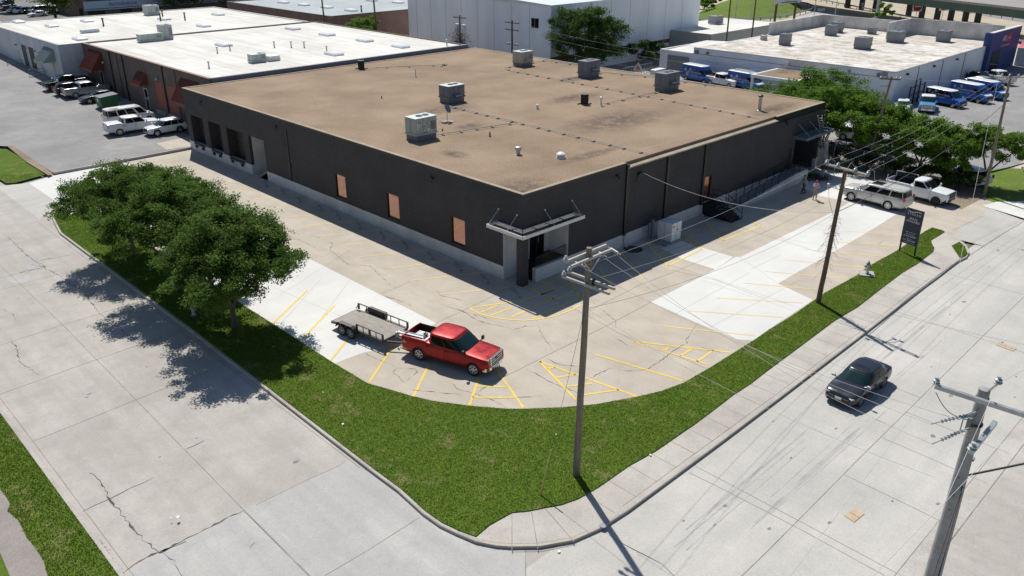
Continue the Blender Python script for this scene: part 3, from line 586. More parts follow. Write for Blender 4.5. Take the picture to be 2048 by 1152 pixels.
# windows
M_mir = plain('copper_mirror_glass', (.44, .26, .215), .06, 1.0, .08)
for a, b in wins:
    m = MB(); m.bb((.12, a, 1.3), (.14, b, 3.4)); m.bb((.10, a, 1.05), (.13, b, 1.3)); wn = part(m, 'window', M_mir, wh)
    m = MB(); m.bb((.02, b-.09, 1.05), (.12, b, 3.4)); m.bb((.02, a, 1.05), (.12, a+.05, 3.4)); m.bb((.02, a, 3.33), (.12, b, 3.4)); m.bb((.02, a+.05, 1.05), (.12, b-.09, 1.3)); part(m, 'window_frame', M_black, wn)  # low black board stands in for the dark reflection at the glass bottom
# docks
for a, b in docks:
    m = MB(); m.bb((.9, a, 1.0), (.96, b, 4.0)); dd = part(m, 'dock_door', M_dockdoor, wh)
    m = MB()
    for k in range(1, 6): m.bb((.87, a, 1.0+.5*k-.02), (.90, b, 1.0+.5*k+.02))
    part(m, 'door_panel_rib', M_black, dd)
    m = MB(); m.bb((.31, a-.01, 1.0), (.96, a, 4)); m.bb((.31, b, 1.0), (.96, b+.01, 4)); m.bb((.31, a, 4.0), (.96, b, 4.01)); m.bb((0.31, a, .9), (.96, b, 1.0)); part(m, 'dock_reveal', M_charcoal, wh)
    m = MB(); m.bb((-.2, a+.3, .82), (.0, b-.3, 1.02)); part(m, 'dock_plate', M_black, wh)
    for yy in (a+.7, b-.7):
        m = MB(); m.bb((-.22, yy-.16, .5), (-.03, yy+.16, .81)); part(m, 'dock_bumper', M_rubber, wh, bevel=.03)
m = MB(); m.bb((.31, stair[0]-.01, 0), (2.4, stair[0], 4)); m.bb((.31, stair[1], 0), (2.4, stair[1]+.01, 4)); m.bb((2.4, stair[0], 0), (2.5, stair[1], 4)); m.bb((.31, stair[0], 4.0), (2.4, stair[1], 4.01)); part(m, 'stair_recess_wall', M_whitebase, wh)
m = MB()
for k in range(5): m.bb((.05, stair[0], 0), (2.3, stair[0]+1.9-.36*k, .18*(k+1)))
part(m, 'stair', M_concr_st, wh)
# wall lights
for y in (47.6, 32.2, 9.5):
    m = MB(); m.box((-.1, y, 5.85), (.2, .3, .1)); m.bar((-.1, y-.25, 6.0), (-.35, y, 5.8), .05); m.box((-.3, y-.25, 5.65), (.12, .1, .16)); part(m, 'wall_light', M_black, wh)
for x in (9.9, 34.8):
    m = MB(); m.box((x, -.1, 6.0), (.3, .2, .1)); m.box((x, -.25, 5.85), (.14, .12, .16)); part(m, 'wall_light', M_black, wh)
m = MB(); m.box((12.6, -.12, 5.6), (.5, .24, .12)); m.cyl((12.6, -.2, 5.7), (12.6, -.2, 5.95), .03, n=6); m.bar((12.2, -.05, 5.0), (12.5, -.1, 5.6), .04); part(m, 'service_bracket', M_black, wh)
# roof
m = MB(); m.bb((.32, .32, H-.35), (11.0, L-.32, H-.03)); m.bb((11.0, .32, H-.35), (33.2, L-.32, H-.034)); m.bb((33.2, .32, H-.35), (W-.32, L-.32, H-.03)); rf = part(m, 'roof', M_gravel, wh)
M_cop = ground('roof_edge', (.34, .27, .20), (.45, .37, .29), (.2, .16, .13), speck=.2, big=.6)
m = MB(); z0, z1 = H-.028, H+.02
m.bb((.0, 0, z0+.02), (.31, L, z1)); m.bb((.31, 0, z0+.02), (11.0, .31, z1)); m.bb((33.2, 0, z0+.02), (W, .31, z1)); m.bb((.31, L-.31, z0+.02), (W, L, z1)); m.bb((W-.31, .31, z0+.02), (W, L-.31, z1))
part(m, 'roof_edge', M_cop, rf)
m = MB(); m.bb((-.04, -.04, H-.12), (-.001, L, H+.025)); part(m, 'fascia', M_black, rf); m = MB(); m.bb((-.001, -.04, H-.12), (11.0, -.001, H+.025)); part(m, 'fascia', M_black, rf); m = MB(); m.bb((33.2, -.06, H-.5), (W+.04, -.001, H+.025)); m.bb((33.2, -.09, H-.62), (W+.04, -.001, H-.53)); part(m, 'fascia', M_black, rf)
M_lite = ground('light_gravel_strip', (.33, .275, .205), (.44, .38, .30), (.24, .195, .15), big=.6)
m = MB(); m.add([(11.02, -.12, H-.32), (33.2, -.12, H-.32), (33.2, 1.25, H-.028), (11.02, 1.9, H-.028)], [(0, 1, 2, 3)]); m.add([(11.02, -.12, H-.32), (11.02, 1.9, H-.028), (11.02, 1.9, H-.5), (11.02, -.12, H-.5)], [(0, 1, 2, 3)])
m.bar((11.02, -.13, H-.36), (33.2, -.13, H-.36), .1, .1); part(m, 'gutter_strip', M_lite, rf)

# ------------------------------------------------------------------ ramp, side stairs
rp = empty('wheelchair_ramp', (0, 0, 0), 0, 'white walled concrete ramp with black pipe rails climbing along the dark wall', 'ramp')
m = MB(); ya, yb = -1.5, -1.3
def rz(x): return max(0.02, min(1.0, (x-25.6)/10.2))
rings = [[Vector((x, ya, 0)), Vector((x, yb, 0)), Vector((x, yb, rz(x)+.12)), Vector((x, ya, rz(x)+.12))] for x in (25.6, 30, 35.8, 37.7)]
m.loft(rings); m.bb((37.7, ya, 0), (37.9, -.03, 1.1)); part(m, 'ramp_wall', M_whitebase, rp)
m = MB(); rings = [[Vector((x, yb, 0)), Vector((x, -.04, 0)), Vector((x, -.04, rz(x))), Vector((x, yb, rz(x)))] for x in (25.7, 30, 35.8, 37.69)]
m.loft(rings); part(m, 'ramp_slab', M_concr_st, rp)
for yy in (-1.4, -.2):
    m = MB(); pts = [25.8+k*1.32 for k in range(10)]
    for x in pts: m.bar((x, yy, rz(x)), (x, yy, rz(x)+1.05), .045)
    for dz in (.35, .55, .78, 1.05):
        m.tube([(x, yy, rz(x)+dz) for x in pts], .022, 5)
    part(m, 'ramp_railing', M_black, rp)
st = empty('side_stairs', (0, 0, 0), 0, 'black metal stairs with pipe handrails leading to the side door of the dark warehouse', 'stairs')
m = MB(); m.bb((21.85, -1.4, 0), (23.5, -.04, 1.0))
for k in range(6): m.bb((21.87, -1.4-.28*(k+1), 0), (23.48, -1.4-.28*k, 1.0-.165*(k+1)+.001))
part(m, 'stair_body', M_black, st)
for x in (21.95, 23.4):
    m = MB()
    for y, z in ((-.1, 1.0), (-1.35, 1.0), (-2.2, .5), (-3.05, 0)): m.bar((x, y, z), (x, y, z+.95), .045)
    for dz in (.5, .95): m.tube([(x, -.1, 1+dz), (x, -1.35, 1+dz), (x, -3.05, dz)], .024, 5)
    part(m, 'handrail', M_black, st)

# ------------------------------------------------------------------ wheel stops along the left wall
ws_px = [((528, 363), (534, 375)), ((562, 378), (568, 391)), ((595, 392), (602, 407)), ((636, 409), (643, 424)), ((673, 426), (681, 441)), ((714, 444), (721, 460)), ((759, 463), (768, 479)), ((804, 481), (815, 499)), ((855, 503), (865, 521)), ((909, 524), (924, 544)), ((962, 547), (977, 570)), ((1024, 576), (1040, 597))]
first = None
for i, (a, b) in enumerate(ws_px):
    A, B = g(*a), g(*b); c = (A+B)/2; an = math.atan2(B.y-A.y, B.x-A.x)
    if first is None:
        m = MB(); h = .83; prof = [(-.085, 0), (.085, 0), (.06, .12), (-.06, .12)]
        m.loft([[Vector((x, py, pz)) for py, pz in prof] for x in (-h, h)]); first = m.build('wheel_stop', M_concr_st, bevel=.012); o = first
    else: o = first.copy(); COL.objects.link(o)
    o.location = c; o.rotation_euler = (0, 0, an)
    lab = ['farthest', 'second farthest', 'third farthest', 'fourth farthest', 'fifth farthest', 'sixth farthest', 'seventh farthest', 'fifth nearest', 'fourth nearest', 'third nearest', 'second nearest', 'nearest'][i]
    tag(o, f'grey concrete wheel stop, {lab} of the row along the dark wall' if i < 11 else 'grey concrete wheel stop in front of the corner entrance column', 'wheel stop', 'wheel stops along the dark wall')

# ------------------------------------------------------------------ rooftop equipment
def hvac(x, y, z, lx, ly, h, mats, label, group, hood=True, curb=.45, fans=2, rz=0, detail=True):
    r = empty('rooftop_ac_unit', (x, y, z), rz, label, 'air conditioner', group)
    body, top = mats
    m = MB(); m.bb((.05, .05, 0), (lx-.05, ly-.05, curb)); part(m, 'curb', M_hvac_bl if curb > .3 else M_galv, r)
    m = MB(); m.bb((-.06, -.06, curb), (lx+.06, ly+.06, curb+.16)); part(m, 'base_rail', body, r, bevel=.02)
    m = MB(); m.bb((0, 0, curb+.16), (lx, ly, h)); cab = part(m, 'cabinet', body, r, bevel=.025)
    m = MB(); m.bb((-.02, -.02, h), (lx+.02, ly+.02, h+.035)); part(m, 'lid', top, r, bevel=.01)
    for k in range(fans):
        m = MB(); cx, cy_ = lx*(.72-.3*k*(ly < 1.9)), ly*(.5 if fans == 1 or ly < 1.9 else .28+.44*k)
        m.lathe((cx, cy_, h+.035), [(.30, 0), (.30, .05), (.24, .05), (.22, .0)], 16); m.lathe((cx, cy_, h+.037), [(.22, 0), (.0, .004)], 16, 1)
        for a in range(4): m.bar((cx, cy_, h+.06), (cx+.28*math.cos(a*1.57), cy_+.28*math.sin(a*1.57), h+.06), .02, .01)
        part(m, 'fan', [M_hvac, M_black], r)
    if detail:
        m = MB()
        for xx in (lx*.33, lx*.62): m.bb((xx, -.012, curb+.2), (xx+.02, -.002, h-.05))
        m.bb((-.012, ly*.5, curb+.2), (-.002, ly*.5+.02, h-.05)); part(m, 'panel_seam', M_black, cab)
        m = MB(); m.bb((lx*.7, -.014, curb+.35), (lx*.93, -.004, h-.35))
        for k in range(8): m.bb((lx*.7, -.03, curb+.38+k*.09), (lx*.93, -.012, curb+.41+k*.09))
        part(m, 'coil_grille', M_hvac if body != M_hvac else M_hvac_bl, cab)
    if hood:
        m = MB(); a = lx*.3; b_ = lx*.68
        m.add([(a, 0, h-.7), (b_, 0, h-.7), (b_, -.35, h-.95), (a, -.35, h-.95), (a, 0, h-1.2), (b_, 0, h-1.2)], [(0, 1, 2, 3)[::-1], (0, 3, 4), (1, 5, 2), (3, 2, 5, 4)]); part(m, 'intake_hood', body, r)
        m = MB(); m.bar((a, -.36, h-.93), (b_, -.36, h-.93), .05, .04); part(m, 'hood_edge', M_white, r)
    return r
G1 = 'air conditioners on the tan gravel roof'
u = hvac(3.7, 16.0, H-.03, 2.2, 1.45, 1.85, (M_hvac_lt, M_hvac_top), 'green-grey air conditioner with paper stickers, nearest on the tan roof', G1, hood=False)
m = MB()
for a, b, c, d_ in [(.12, .22, .9, 1.5), (.32, .37, 1.15, 1.4), (.8, .87, 1.2, 1.45), (1.4, 1.47, 1.2, 1.45), (1.2, 1.5, .62, .95), (1.55, 1.68, .6, .85), (.72, .98, .75, .83), (.3, .36, .55, .75)]:
    m = MB(); m.bb((a, -.012, c), (b, -.004, d_)); part(m, 'sticker', M_white, u)
m = MB()
for a, c in [(.33, .62), (.82, 1.12), (1.1, 1.35), (.85, .6), (1.05, .62), (1.47, .7)]: m.bb((a, -.014, c), (a+.07, -.005, c+.08))
part(m, 'knockout', M_black, u)
m = MB(); m.bb((.3, -.013, 1.5), (.5, -.004, 1.56)); part(m, 'red_sticker', M_red_l, u)
hvac(15.3, 25.6, H-.03, 2.1, 1.5, 1.65, (M_hvac_bl, M_hvac_top), 'blue-grey air conditioner with white hood edge behind the satellite dish', G1)
hvac(35.7, 35.9, H-.03, 2.0, 1.6, 1.75, (M_beigem, M_hvac_top), 'beige air conditioner at the far roof edge', G1)
hvac(35.5, 25.2, H-.03, 2.3, 1.4, 1.85, (M_hvac_bl, M_hvac_bl), 'grey air conditioner in the middle of the far row of three', G1)
hvac(35.3, 14.2, H-.03, 2.6, 1.4, 1.85, (M_hvac_bl, M_hvac_bl), 'grey air conditioner rightmost in the far row on the tan roof', G1)
def condenser(x, y, z, label):
    r = empty('condenser_unit', (x, y, z), 0, label, 'condenser', 'small black condensers on the tan roof')
    m = MB(); m.lathe((0, 0, .1), [(.36, 0), (.36, .85), (.33, .88)], 16)
    for k in range(20): a = 2*math.pi*k/20; m.bar((.37*math.cos(a), .37*math.sin(a), .12), (.37*math.cos(a), .37*math.sin(a), .95), .02)
    part(m, 'coil_body', M_black, r); m = MB(); m.lathe((0, 0, .98), [(.38, 0), (.38, .06), (.3, .07), (.28, .02), (0, .03)], 16); part(m, 'fan_cap', M_hvac, r)
    m = MB(); m.bb((-.6, -.42, 0), (.6, -.32, .1)); m.bb((-.6, .32, 0), (.6, .42, .1)); part(m, 'sleeper', M_pole_dk, r)
condenser(20.9, 48.6, H-.03, 'black round condenser standing alone near the white roof'); condenser(24.8, 16.2, H-.03, 'black round condenser beside a white flue in the roof centre')
# satellite dish
r = empty('satellite_dish', (10.2, 19.8, H-.03), 0, 'grey satellite dish on a square ballast frame behind the nearest air conditioner', 'satellite dish')
m = MB(); m.lathe((0, 0, 0), [(.0, 0), (.25, .03), (.42, .1), (.43, .11), (.25, .045), (0, .02)], 20); ds = part(m, 'reflector', M_hvac_bl, r, smooth=True); ds.location = (0, 0, 1.15); ds.rotation_euler = (math.radians(60), 0, math.radians(20))
m = MB(); m.cyl((0, 0, .1), (0, 0, 1.1), .035); m.bar((0, 0, .95), (.3, -.3, 1.3), .03); part(m, 'mast', M_galv, r)
m = MB(); m.bb((-.5, -.5, 0), (.5, .5, .05)); m.bb((-.7, -.4, .0), (-.3, .0, .15)); m.bb((-.35, -.75, .0), (-.1, -.3, .15)); part(m, 'ballast_frame', M_concr_st, r)
# vents
def lat(name, x, y, z, prof, mat, label, cat='roof vent', group='small vents on the tan roof', cap=None):
    r = empty(name, (x, y, z), 0, label, cat, group); m = MB(); m.lathe((0, 0, 0), prof, 14); part(m, 'pipe', mat, r, smooth=True)
    if cap: m = MB(); m.lathe((0, 0, 0), cap[0], 14); part(m, 'cap', cap[1], r, smooth=True)
lat('roof_vent', 8.6, 4.5, H-.03, [(.38, 0), (.34, .12), (.22, .14), (.22, .25)], M_white, 'white domed vent nearest the building corner', cap=([(.36, .25), (.34, .33), (.18, .45), (0, .47)], M_white))
lat('roof_vent', 7.0, 7.5, H-.03, [(.25, 0), (.16, .06), (.16, .35)], M_galv, 'grey capped turbine vent left of the white domed vent', cap=([(.24, .35), (.26, .45), (.24, .6), (.0, .66)], M_galv))
lat('flue_pipe', 34.6, 2.7, H-.03, [(.25, 0), (.16, .08), (.16, 1.3)], M_galv, 'tall galvanised flue with a dark cap near the right roof edge', cap=([(.24, 1.3), (.24, 1.42), (.1, 1.5), (0, 1.52)], M_dkmetal))
lat('flue_pipe', 25.4, 14.6, H-.03, [(.14, 0), (.09, .05), (.09, .75)], M_white, 'thin white flue beside the black condenser', cap=([(.13, .75), (.13, .85), (0, .9)], M_galv))
lat('vent_pipe', 22.4, 39.9, H-.03, [(.12, 0), (.07, .05), (.07, .95), (0, .96)], M_white, 'white plastic vent pipe alone in the left half of the roof')
lat('vent_pipe', 20.0, 18.0, H-.03, [(.15, 0), (.1, .25), (.14, .28), (.14, .42), (0, .46)], M_white, 'short white mushroom vent in the roof centre')
lat('vent_pipe', 9.3, 13.2, H-.03, [(.1, 0), (.06, .1), (.06, .38), (0, .4)], M_dkmetal, 'dark stub pipe on the gas line by the nearest air conditioner')
lat('vent_pipe', 12.2, 32.5, H-.03, [(.1, 0), (.05, .04), (.05, .25), (0, .26)], M_black, 'short black stub pipe left of the satellite dish')
lat('vent_pipe', 7.7, 17.5, H-.03, [(.1, 0), (.05, .04), (.05, .2), (0, .21)], M_black, 'short black stub pipe right of the nearest air conditioner')
# gas pipes with wooden blocks
def gaspipe(pts, label, n, mat=M_galv, r_=.03):
    r = empty('gas_pipe', pts[0], 0, label, 'pipe', 'gas pipes on the tan roof'); p0 = Vector(pts[0])
    P = [Vector(p)-p0+Vector((0, 0, .13)) for p in pts]; m = MB(); m.tube(P, r_, 6); part(m, 'pipe_run', mat, r)
    tot = sum((b-a).length for a, b in zip(P[:-1], P[1:])); dn = tot/n; d = dn*.5
    for k in range(n):
        q = d+k*dn+random.uniform(-.25, .25)*dn*.5
        for a, b in zip(P[:-1], P[1:]):
            l_ = (b-a).length
            if q <= l_:
                c = a.lerp(b, q/l_); m = MB(); m.box((c.x, c.y, .06), (.34, .16, .1), math.atan2(b.y-a.y, b.x-a.x)+1.57); part(m, 'support_block', M_arm, r); break
            q -= l_
zr = H-.03
gaspipe([(32.6, 34.4, zr), (32.4, 27, zr), (32.2, 17, zr), (31.8, 8, zr), (31.4, 3, zr), (31.3, .8, zr)], 'long galvanised pipe crossing the roof in front of the far air conditioners', 19)
gaspipe([(14.4, 24.6, zr), (14.3, 18, zr), (14.2, 8, zr), (14.1, .4, zr)], 'galvanised pipe running from the blue-grey unit to the right roof edge', 15)
gaspipe([(5.9, 16.4, zr), (14.2, 14.9, zr)], 'thin pipe running from the nearest air conditioner', 5)
gaspipe([(25.4, 14.6, zr), (35.2, 14.5, zr)], 'thin pipe reaching the rightmost far air conditioner', 4)
gaspipe([(32.3, 26.3, zr), (35.5, 26.2, zr), (39.5, 26, zr), (41.2, 20, zr), (41.5, 12, zr)], 'pipe along the back roof edge behind the middle far unit', 8)
gaspipe([(32.6, 34.4, zr), (33.5, 36.6, zr), (35.6, 36.6, zr), (41, 37, zr), (41.5, 30, zr)], 'pipe looping past the beige air conditioner', 8)
gaspipe([(22.2, 47.6, zr), (29.4, 43.5, zr)], 'thin rusty pipe near the white roof', 3, M_dkmetal, .02)
r = empty('roof_debris', (29.6, 43.4, zr), 0, 'pieces of scrap wood lying on the far left of the tan roof', 'wood scraps'); m = MB(); m.box((0, 0, .06), (1.4, .1, .1), .3); part(m, 'plank', M_arm, r); m = MB(); m.box((.1, .2, .12), (.5, .4, .1), .9); part(m, 'wood_block', M_pole_dk, r)

# ------------------------------------------------------------------ white roofed neighbours
def shell(m, x0, y0, x1, y1, z0, z1, t=.3):
    m.bb((x0, y0, z0), (x0+t, y1, z1)); m.bb((x1-t, y0, z0), (x1, y1, z1)); m.bb((x0+t, y0, z0), (x1-t, y0+t, z1)); m.bb((x0+t, y1-t, z0), (x1-t, y1, z1))
bk = empty('brick_warehouse', (3.4, 52.5, 0), 0, 'low brown brick warehouse with white roof and red metal awnings', 'building'); O = Vector((3.4, 52.5, 0))
def rel(m): m.v = [tuple(Vector(v)-O) for v in m.v]; return m
bx0, by0, bx1, by1, bz = 3.4, 52.5, 41.6, 92.3, 7.15
m = MB(); shell(m, bx0, by0, bx1, by1, 0, bz, .35); m.bb((bx0-.12, 61.5, 0), (bx0-.001, 61.9, bz+.02)); m.bb((bx0-.12, 79.5, 0), (bx0-.001, 79.9, bz+.02)); part(rel(m), 'wall', M_dkbrick, bk)
m = MB(); m.bb((bx0+.36, by0+.36, bz-.5), (bx1-.36, by1-.1, bz-.12)); rf = part(rel(m), 'roof', M_wroof, bk)
M_prep = plain('blue_grey_flashing', (.16, .17, .21), .6); 
m = MB(); m.bb((bx0-.05, by0+.2, bz), (bx0+.36, by1, bz+.05)); part(rel(m), 'parapet_cap', plain('rusty_cap', (.20, .08, .06), .6), rf)
m = MB(); m.bb((bx0+.3, by0-.02, bz-.6), (bx1, by0-.001, bz+.05)); m.bb((bx0+.36, by0, bz), (bx1, by0+.36, bz+.05)); part(rel(m), 'parapet_flashing', M_prep, rf)
m = MB(); m.bb((bx0+.2, by0+.361, bz-.12), (bx1, by0+.8, bz-.02)); part(rel(m), 'roof_cant', M_wroof, rf)
def awning(pfx, x, ya, yb, z0, z1, out, mat, par):
    m = MB(); m.add([(x, ya, z1), (x, yb, z1), (x-out, yb, z0), (x-out, ya, z0), (x, ya, z0), (x, yb, z0)], [(0, 1, 2, 3), (0, 3, 4), (1, 5, 2)])
    n_ = int((yb-ya)/.28)
    for k in range(n_+1): yy = ya+(yb-ya)*k/n_; m.bar((x-.01, yy, z1+.02), (x-out-.02, yy, z0+.02), .06, .05)
    m.bb((x-out-.03, ya, z0-.35), (x-out, yb, z0)); return part(rel(m), 'awning', mat, par)
awning('a', bx0, 55.4, 60.0, 3.9, 6.4, 1.6, M_rib_red, bk); awning('b', bx0, 70.3, 73.0, 4.2, 5.6, 1.2, M_rib_red, bk); awning('c', bx0, 85.0, 89.6, 4.3, 6.7, 1.8, M_rib_red, bk)
M_redpanel = plain('red_panel', (.30, .07, .04), .6)
for ya, yb in ((61.9, 64.5), (65.6, 68.0)):
    m = MB(); m.bb((bx0-.03, ya, 1.6), (bx0-.002, yb, 4.9)); part(rel(m), 'red_dock_door', M_redpanel, bk); m = MB(); m.bb((bx0-.35, ya-.1, .9), (bx0-.02, yb+.1, 1.5)); part(rel(m), 'dock_bumper', M_concr_st, bk)
for ya, z in ((56.3, .5), (70.9, 1.0), (86.0, 1.4)):
    m = MB(); m.bb((bx0-.05, ya, z), (bx0-.002, ya+1.0, z+2.5)); dd = part(rel(m), 'door', M_glassd, bk); m = MB(); m.bb((bx0-.09, ya-.08, z), (bx0-.051, ya, z+2.6)); m.bb((bx0-.09, ya+1.0, z), (bx0-.051, ya+1.08, z+2.6)); m.bb((bx0-.09, ya, z+2.5), (bx0-.051, ya+1, z+2.6)); part(rel(m), 'door_frame', M_white, dd)
    m = MB(); m.bb((bx0-1.5, ya-.5, z-.9), (bx0-.1, ya+1.6, z)); part(rel(m), 'stoop', M_dkbrick, bk)
for y in (65.0, 77.5, 82): m = MB(); m.bb((bx0-.15, y, .3), (bx0-.01, y+.2, bz)); part(rel(m), 'downspout', M_dkmetal, bk)
for y in (66.6, 84.2): m = MB(); m.lathe((bx0-.3, y, 5.3), [(.0, -.1), (.2, 0), (.15, .2), (0, .25)], 8); part(rel(m), 'wall_lamp', M_galv, bk)
m = MB(); m.bb((bx0-.03, 54.1, 2.5), (bx0-.005, 54.7, 2.75)); part(rel(m), 'number_plate', M_white, bk)
def skylight(x, y, z, par):
    m = MB(); a, b = .75, 1.25; rr = [[Vector((x+s*a*k, y+t*b*k, z+h)) for s, t in ((-1, -1), (1, -1), (1, 1), (-1, 1))] for k, h in ((1, 0), (1, .22), (.85, .34), (.45, .46))]
    m.loft(rr); return part(rel(m), 'skylight', plain('skylight_white', (.80, .82, .82), .25), par)
for x, y in [(17.0, 76.4), (33.6, 85.9), (33.5, 75.8), (33.8, 66.3), (33.9, 57.9), (23.5, 58.5)]: skylight(x, y, bz-.12, bk)
for x, y in [(7.0, 60), (13.2, 70.5), (15.5, 71.5), (21.3, 70), (23.0, 68.4), (24.2, 67), (24.0, 61), (39.5, 54.6)]:
    m = MB(); m.lathe((x, y, bz-.12), [(.1, 0), (.09, .7), (.16, .72), (.16, .85), (0, .88)], 8); part(rel(m), 'roof_vent', M_galv, bk)
g2 = 'air conditioners on the white roofs'
hvac(12.4, 59.5, bz-.12, 1.9, 1.2, 1.0, (M_hvac_lt, M_hvac_top), 'pale green air conditioner nearest on the white roof', g2, hood=False, curb=.15, fans=1)
hvac(14.6, 59.3, bz-.12, 1.5, 1.5, .6, (M_white, M_white), 'low white duct box right of the pale green unit', g2, hood=False, curb=.1, fans=0, detail=False)
hvac(9.8, 87.4, bz-.12, 3.4, 1.2, 1.1, (M_hvac_lt, M_hvac_top), 'long pale air conditioner on the seam between the white roofs', g2, hood=False, curb=.15, fans=0)
hvac(13.4, 88.2, bz-.12, 1.6, 1.6, 2.0, (M_hvac_lt, M_hvac), 'tall pale air conditioner on the seam between the white roofs', g2, hood=False, curb=.15, fans=1)
pn = empty('painted_warehouse', (.2, 92.4, 0), 0, 'pale painted warehouse with white roof at the far left', 'building'); O = Vector((.2, 92.4, 0))
px0, py0, px1, py1 = .2, 92.4, 41.0, 129.0
m = MB(); shell(m, px0, py0, px1, py1, 0, 7.1, .35); part(rel(m), 'wall', M_paleblock, pn)
m = MB(); m.bb((px0+.36, py0+.36, 6.6), (px1-.36, py1-.36, 6.98)); rf = part(rel(m), 'roof', M_wroof, pn)
m = MB(); m.bb((px0-.05, py0-.05, 7.1), (px0+.3, py1, 7.16)); m.bb((px0+.3, py0-.05, 7.1), (4, py0+.2, 7.16)); part(rel(m), 'parapet_cap', M_prep, rf)
m = MB(); m.bb((4.0, py0-.1, 7.1), (px1, py0-.05, 7.2)); m.bb((4.0, py0+.5, 7.0), (px1, py0+.6, 7.14)); part(rel(m), 'expansion_joint', M_hvac, rf)
for x, y in [(4.9, 127.4), (7.1, 117.3), (13.8, 120.7), (4.9, 97.5), (34.9, 114.6), (25.1, 99.8), (24.7, 114.3)]: skylight(x, y, 6.98, pn)
awning('d', px0, 94.6, 98.6, 4.6, 6.4, 1.8, M_rib_grey, pn)
for ya, yb, z0 in ((104.6, 106.8, 2.3), (108.4, 110.4, 2.3)): m = MB(); m.bb((px0-.04, ya, z0), (px0-.002, yb, z0+3.2)); part(rel(m), 'dock_door', M_dockdoor, pn)
for ya in (95.8, 101.6, 112.5): m = MB(); m.bb((px0-.05, ya, 2.0), (px0-.002, ya+1.0, 4.3)); part(rel(m), 'door', plain('cream_door', (.5, .47, .4), .6), pn)
for ya in (101.4, 103.6, 107.8, 112.9): m = MB(); m.box((px0-.15, ya, 5.2), (.3, .2, .2)); part(rel(m), 'wall_lamp', M_hvac, pn)
for ya in (101.0, 111.8):
    m = MB(); m.bb((px0-2.2, ya, 1.7), (px0-.05, ya+1.8, 2.0)); 
    for k in range(4): m.bar((px0-2.2+k*.7, ya, 2.0), (px0-2.2+k*.7, ya, 3.0), .05)
    m.bar((px0-2.2, ya, 3.0), (px0, ya, 3.0), .05); m.bar((px0-2.2, ya, 2.5), (px0, ya, 2.5), .05); part(rel(m), 'stair_landing', M_hvac, pn)
for x, y in [(13.5, 112), (26, 118), (23.5, 113), (27, 111)]: m = MB(); m.lathe((x, y, 6.98), [(.14, 0), (.12, 1.1), (.2, 1.12), (.2, 1.3), (0, 1.35)], 8); part(rel(m), 'roof_vent', M_dkmetal, pn)
hvac(25.2, 122.5, 6.98, 2.2, 2.2, 1.7, (M_hvac_lt, M_hvac), 'grey air conditioner farthest on the white roofs', g2, hood=False, curb=.3, fans=1)
hvac(7.6, 104.5, 6.98, 2.6, 1.0, .5, (M_white, M_hvac_top), 'flat white roof unit with a small pipe at the far left', g2, hood=False, curb=.1, fans=0, detail=False)
# grey roofed brick building
gb = empty('grey_roof_building', (48.3, 98, 0), 0, 'red brick building with grey roof behind the white roofs', 'building'); O = Vector((48.3, 98, 0))
m = MB(); shell(m, 48.3, 97.9, 95, 138, 0, 7.0, .35); part(rel(m), 'wall', M_redbrick, gb)
m = MB(); m.bb((48.66, 98.26, 6.5), (94.6, 137.6, 6.9)); rf = part(rel(m), 'roof', M_groof, gb)
m = MB(); m.bb((48.25, 97.85, 7.0), (95, 98.25, 7.06)); m.bb((48.25, 98.25, 7), (48.66, 138, 7.06)); part(rel(m), 'parapet_cap', M_dkmetal, rf)
for px_, py_ in [(567, 6), (608, 11), (654, 16), (702, 22), (744, 2), (796, 6), (845, 11)]: q = g(px_, py_, 6.9); skylight(q.x, q.y, 6.9, gb)
q = g(723, 24, 6.9); m = MB(); m.lathe((q.x, q.y, 6.9), [(.14, 0), (.12, 1.0), (.2, 1.02), (.2, 1.2), (0, 1.25)], 8); part(rel(m), 'roof_vent', M_dkmetal, gb)
q = g(1395/3+512+0, 4, 8)
# big pale metal warehouse
mw = empty('metal_warehouse', (61.6, 55.3, 0), 0, 'tall pale ribbed metal warehouse with a red stripe behind the leafy tree', 'building'); O = Vector((61.6, 55.3, 0))
MWX0, MWY0 = 61.6, 55.3
MWZ = 10.9
MX1 = 103.0; MY1 = 92.0
m = MB(); shell(m, MWX0, MWY0, MX1, MY1, 0, MWZ, .3); part(rel(m), 'wall', M_rib_white, mw)
m = MB(); m.add([(MWX0-.1, MWY0-.1, MWZ+.02), (MX1, MWY0-.1, MWZ+.02), (MX1, MY1, MWZ+1.6), (MWX0-.1, MY1, MWZ+1.6)], [(0, 1, 2, 3)]); m.add([(MWX0-.1, MWY0-.1, MWZ+.02), (MWX0-.1, MY1, MWZ+1.6), (MWX0-.1, MY1, MWZ-.1), (MWX0-.1, MWY0-.1, MWZ-.1)], [(0, 1, 2, 3)]); part(rel(m), 'roof', plain('pale_metal_roof', (.6, .66, .66), .5), mw)
m = MB(); m.bb((MWX0-.06, MWY0-.06, 2.3), (MX1, MWY0-.002, 2.95)); part(rel(m), 'red_stripe', plain('maroon_stripe', (.19, .05, .045), .6), mw)
m = MB(); m.bb((MWX0-.06, 58.0, 7.2), (MWX0-.003, 59.6, 8.7)); wn = part(rel(m), 'window', M_glassd, mw); m = MB(); m.bb((MWX0-.1, 58.76, 7.2), (MWX0-.061, 58.84, 8.7)); part(rel(m), 'window_frame', M_hvac, wn)
for k in range(8):
    m = MB(); y = 60+4.2*k; m.bb((MWX0-.03, y, 0), (MWX0-.004, y+.06, MWZ)); part(rel(m), 'panel_seam', M_galv, mw)
for k in range(7):
    m = MB(); x = 66+5.2*k; m.bb((x, MWY0-.03, 2.95), (x+.06, MWY0-.004, MWZ)); part(rel(m), 'panel_seam', M_galv, mw)
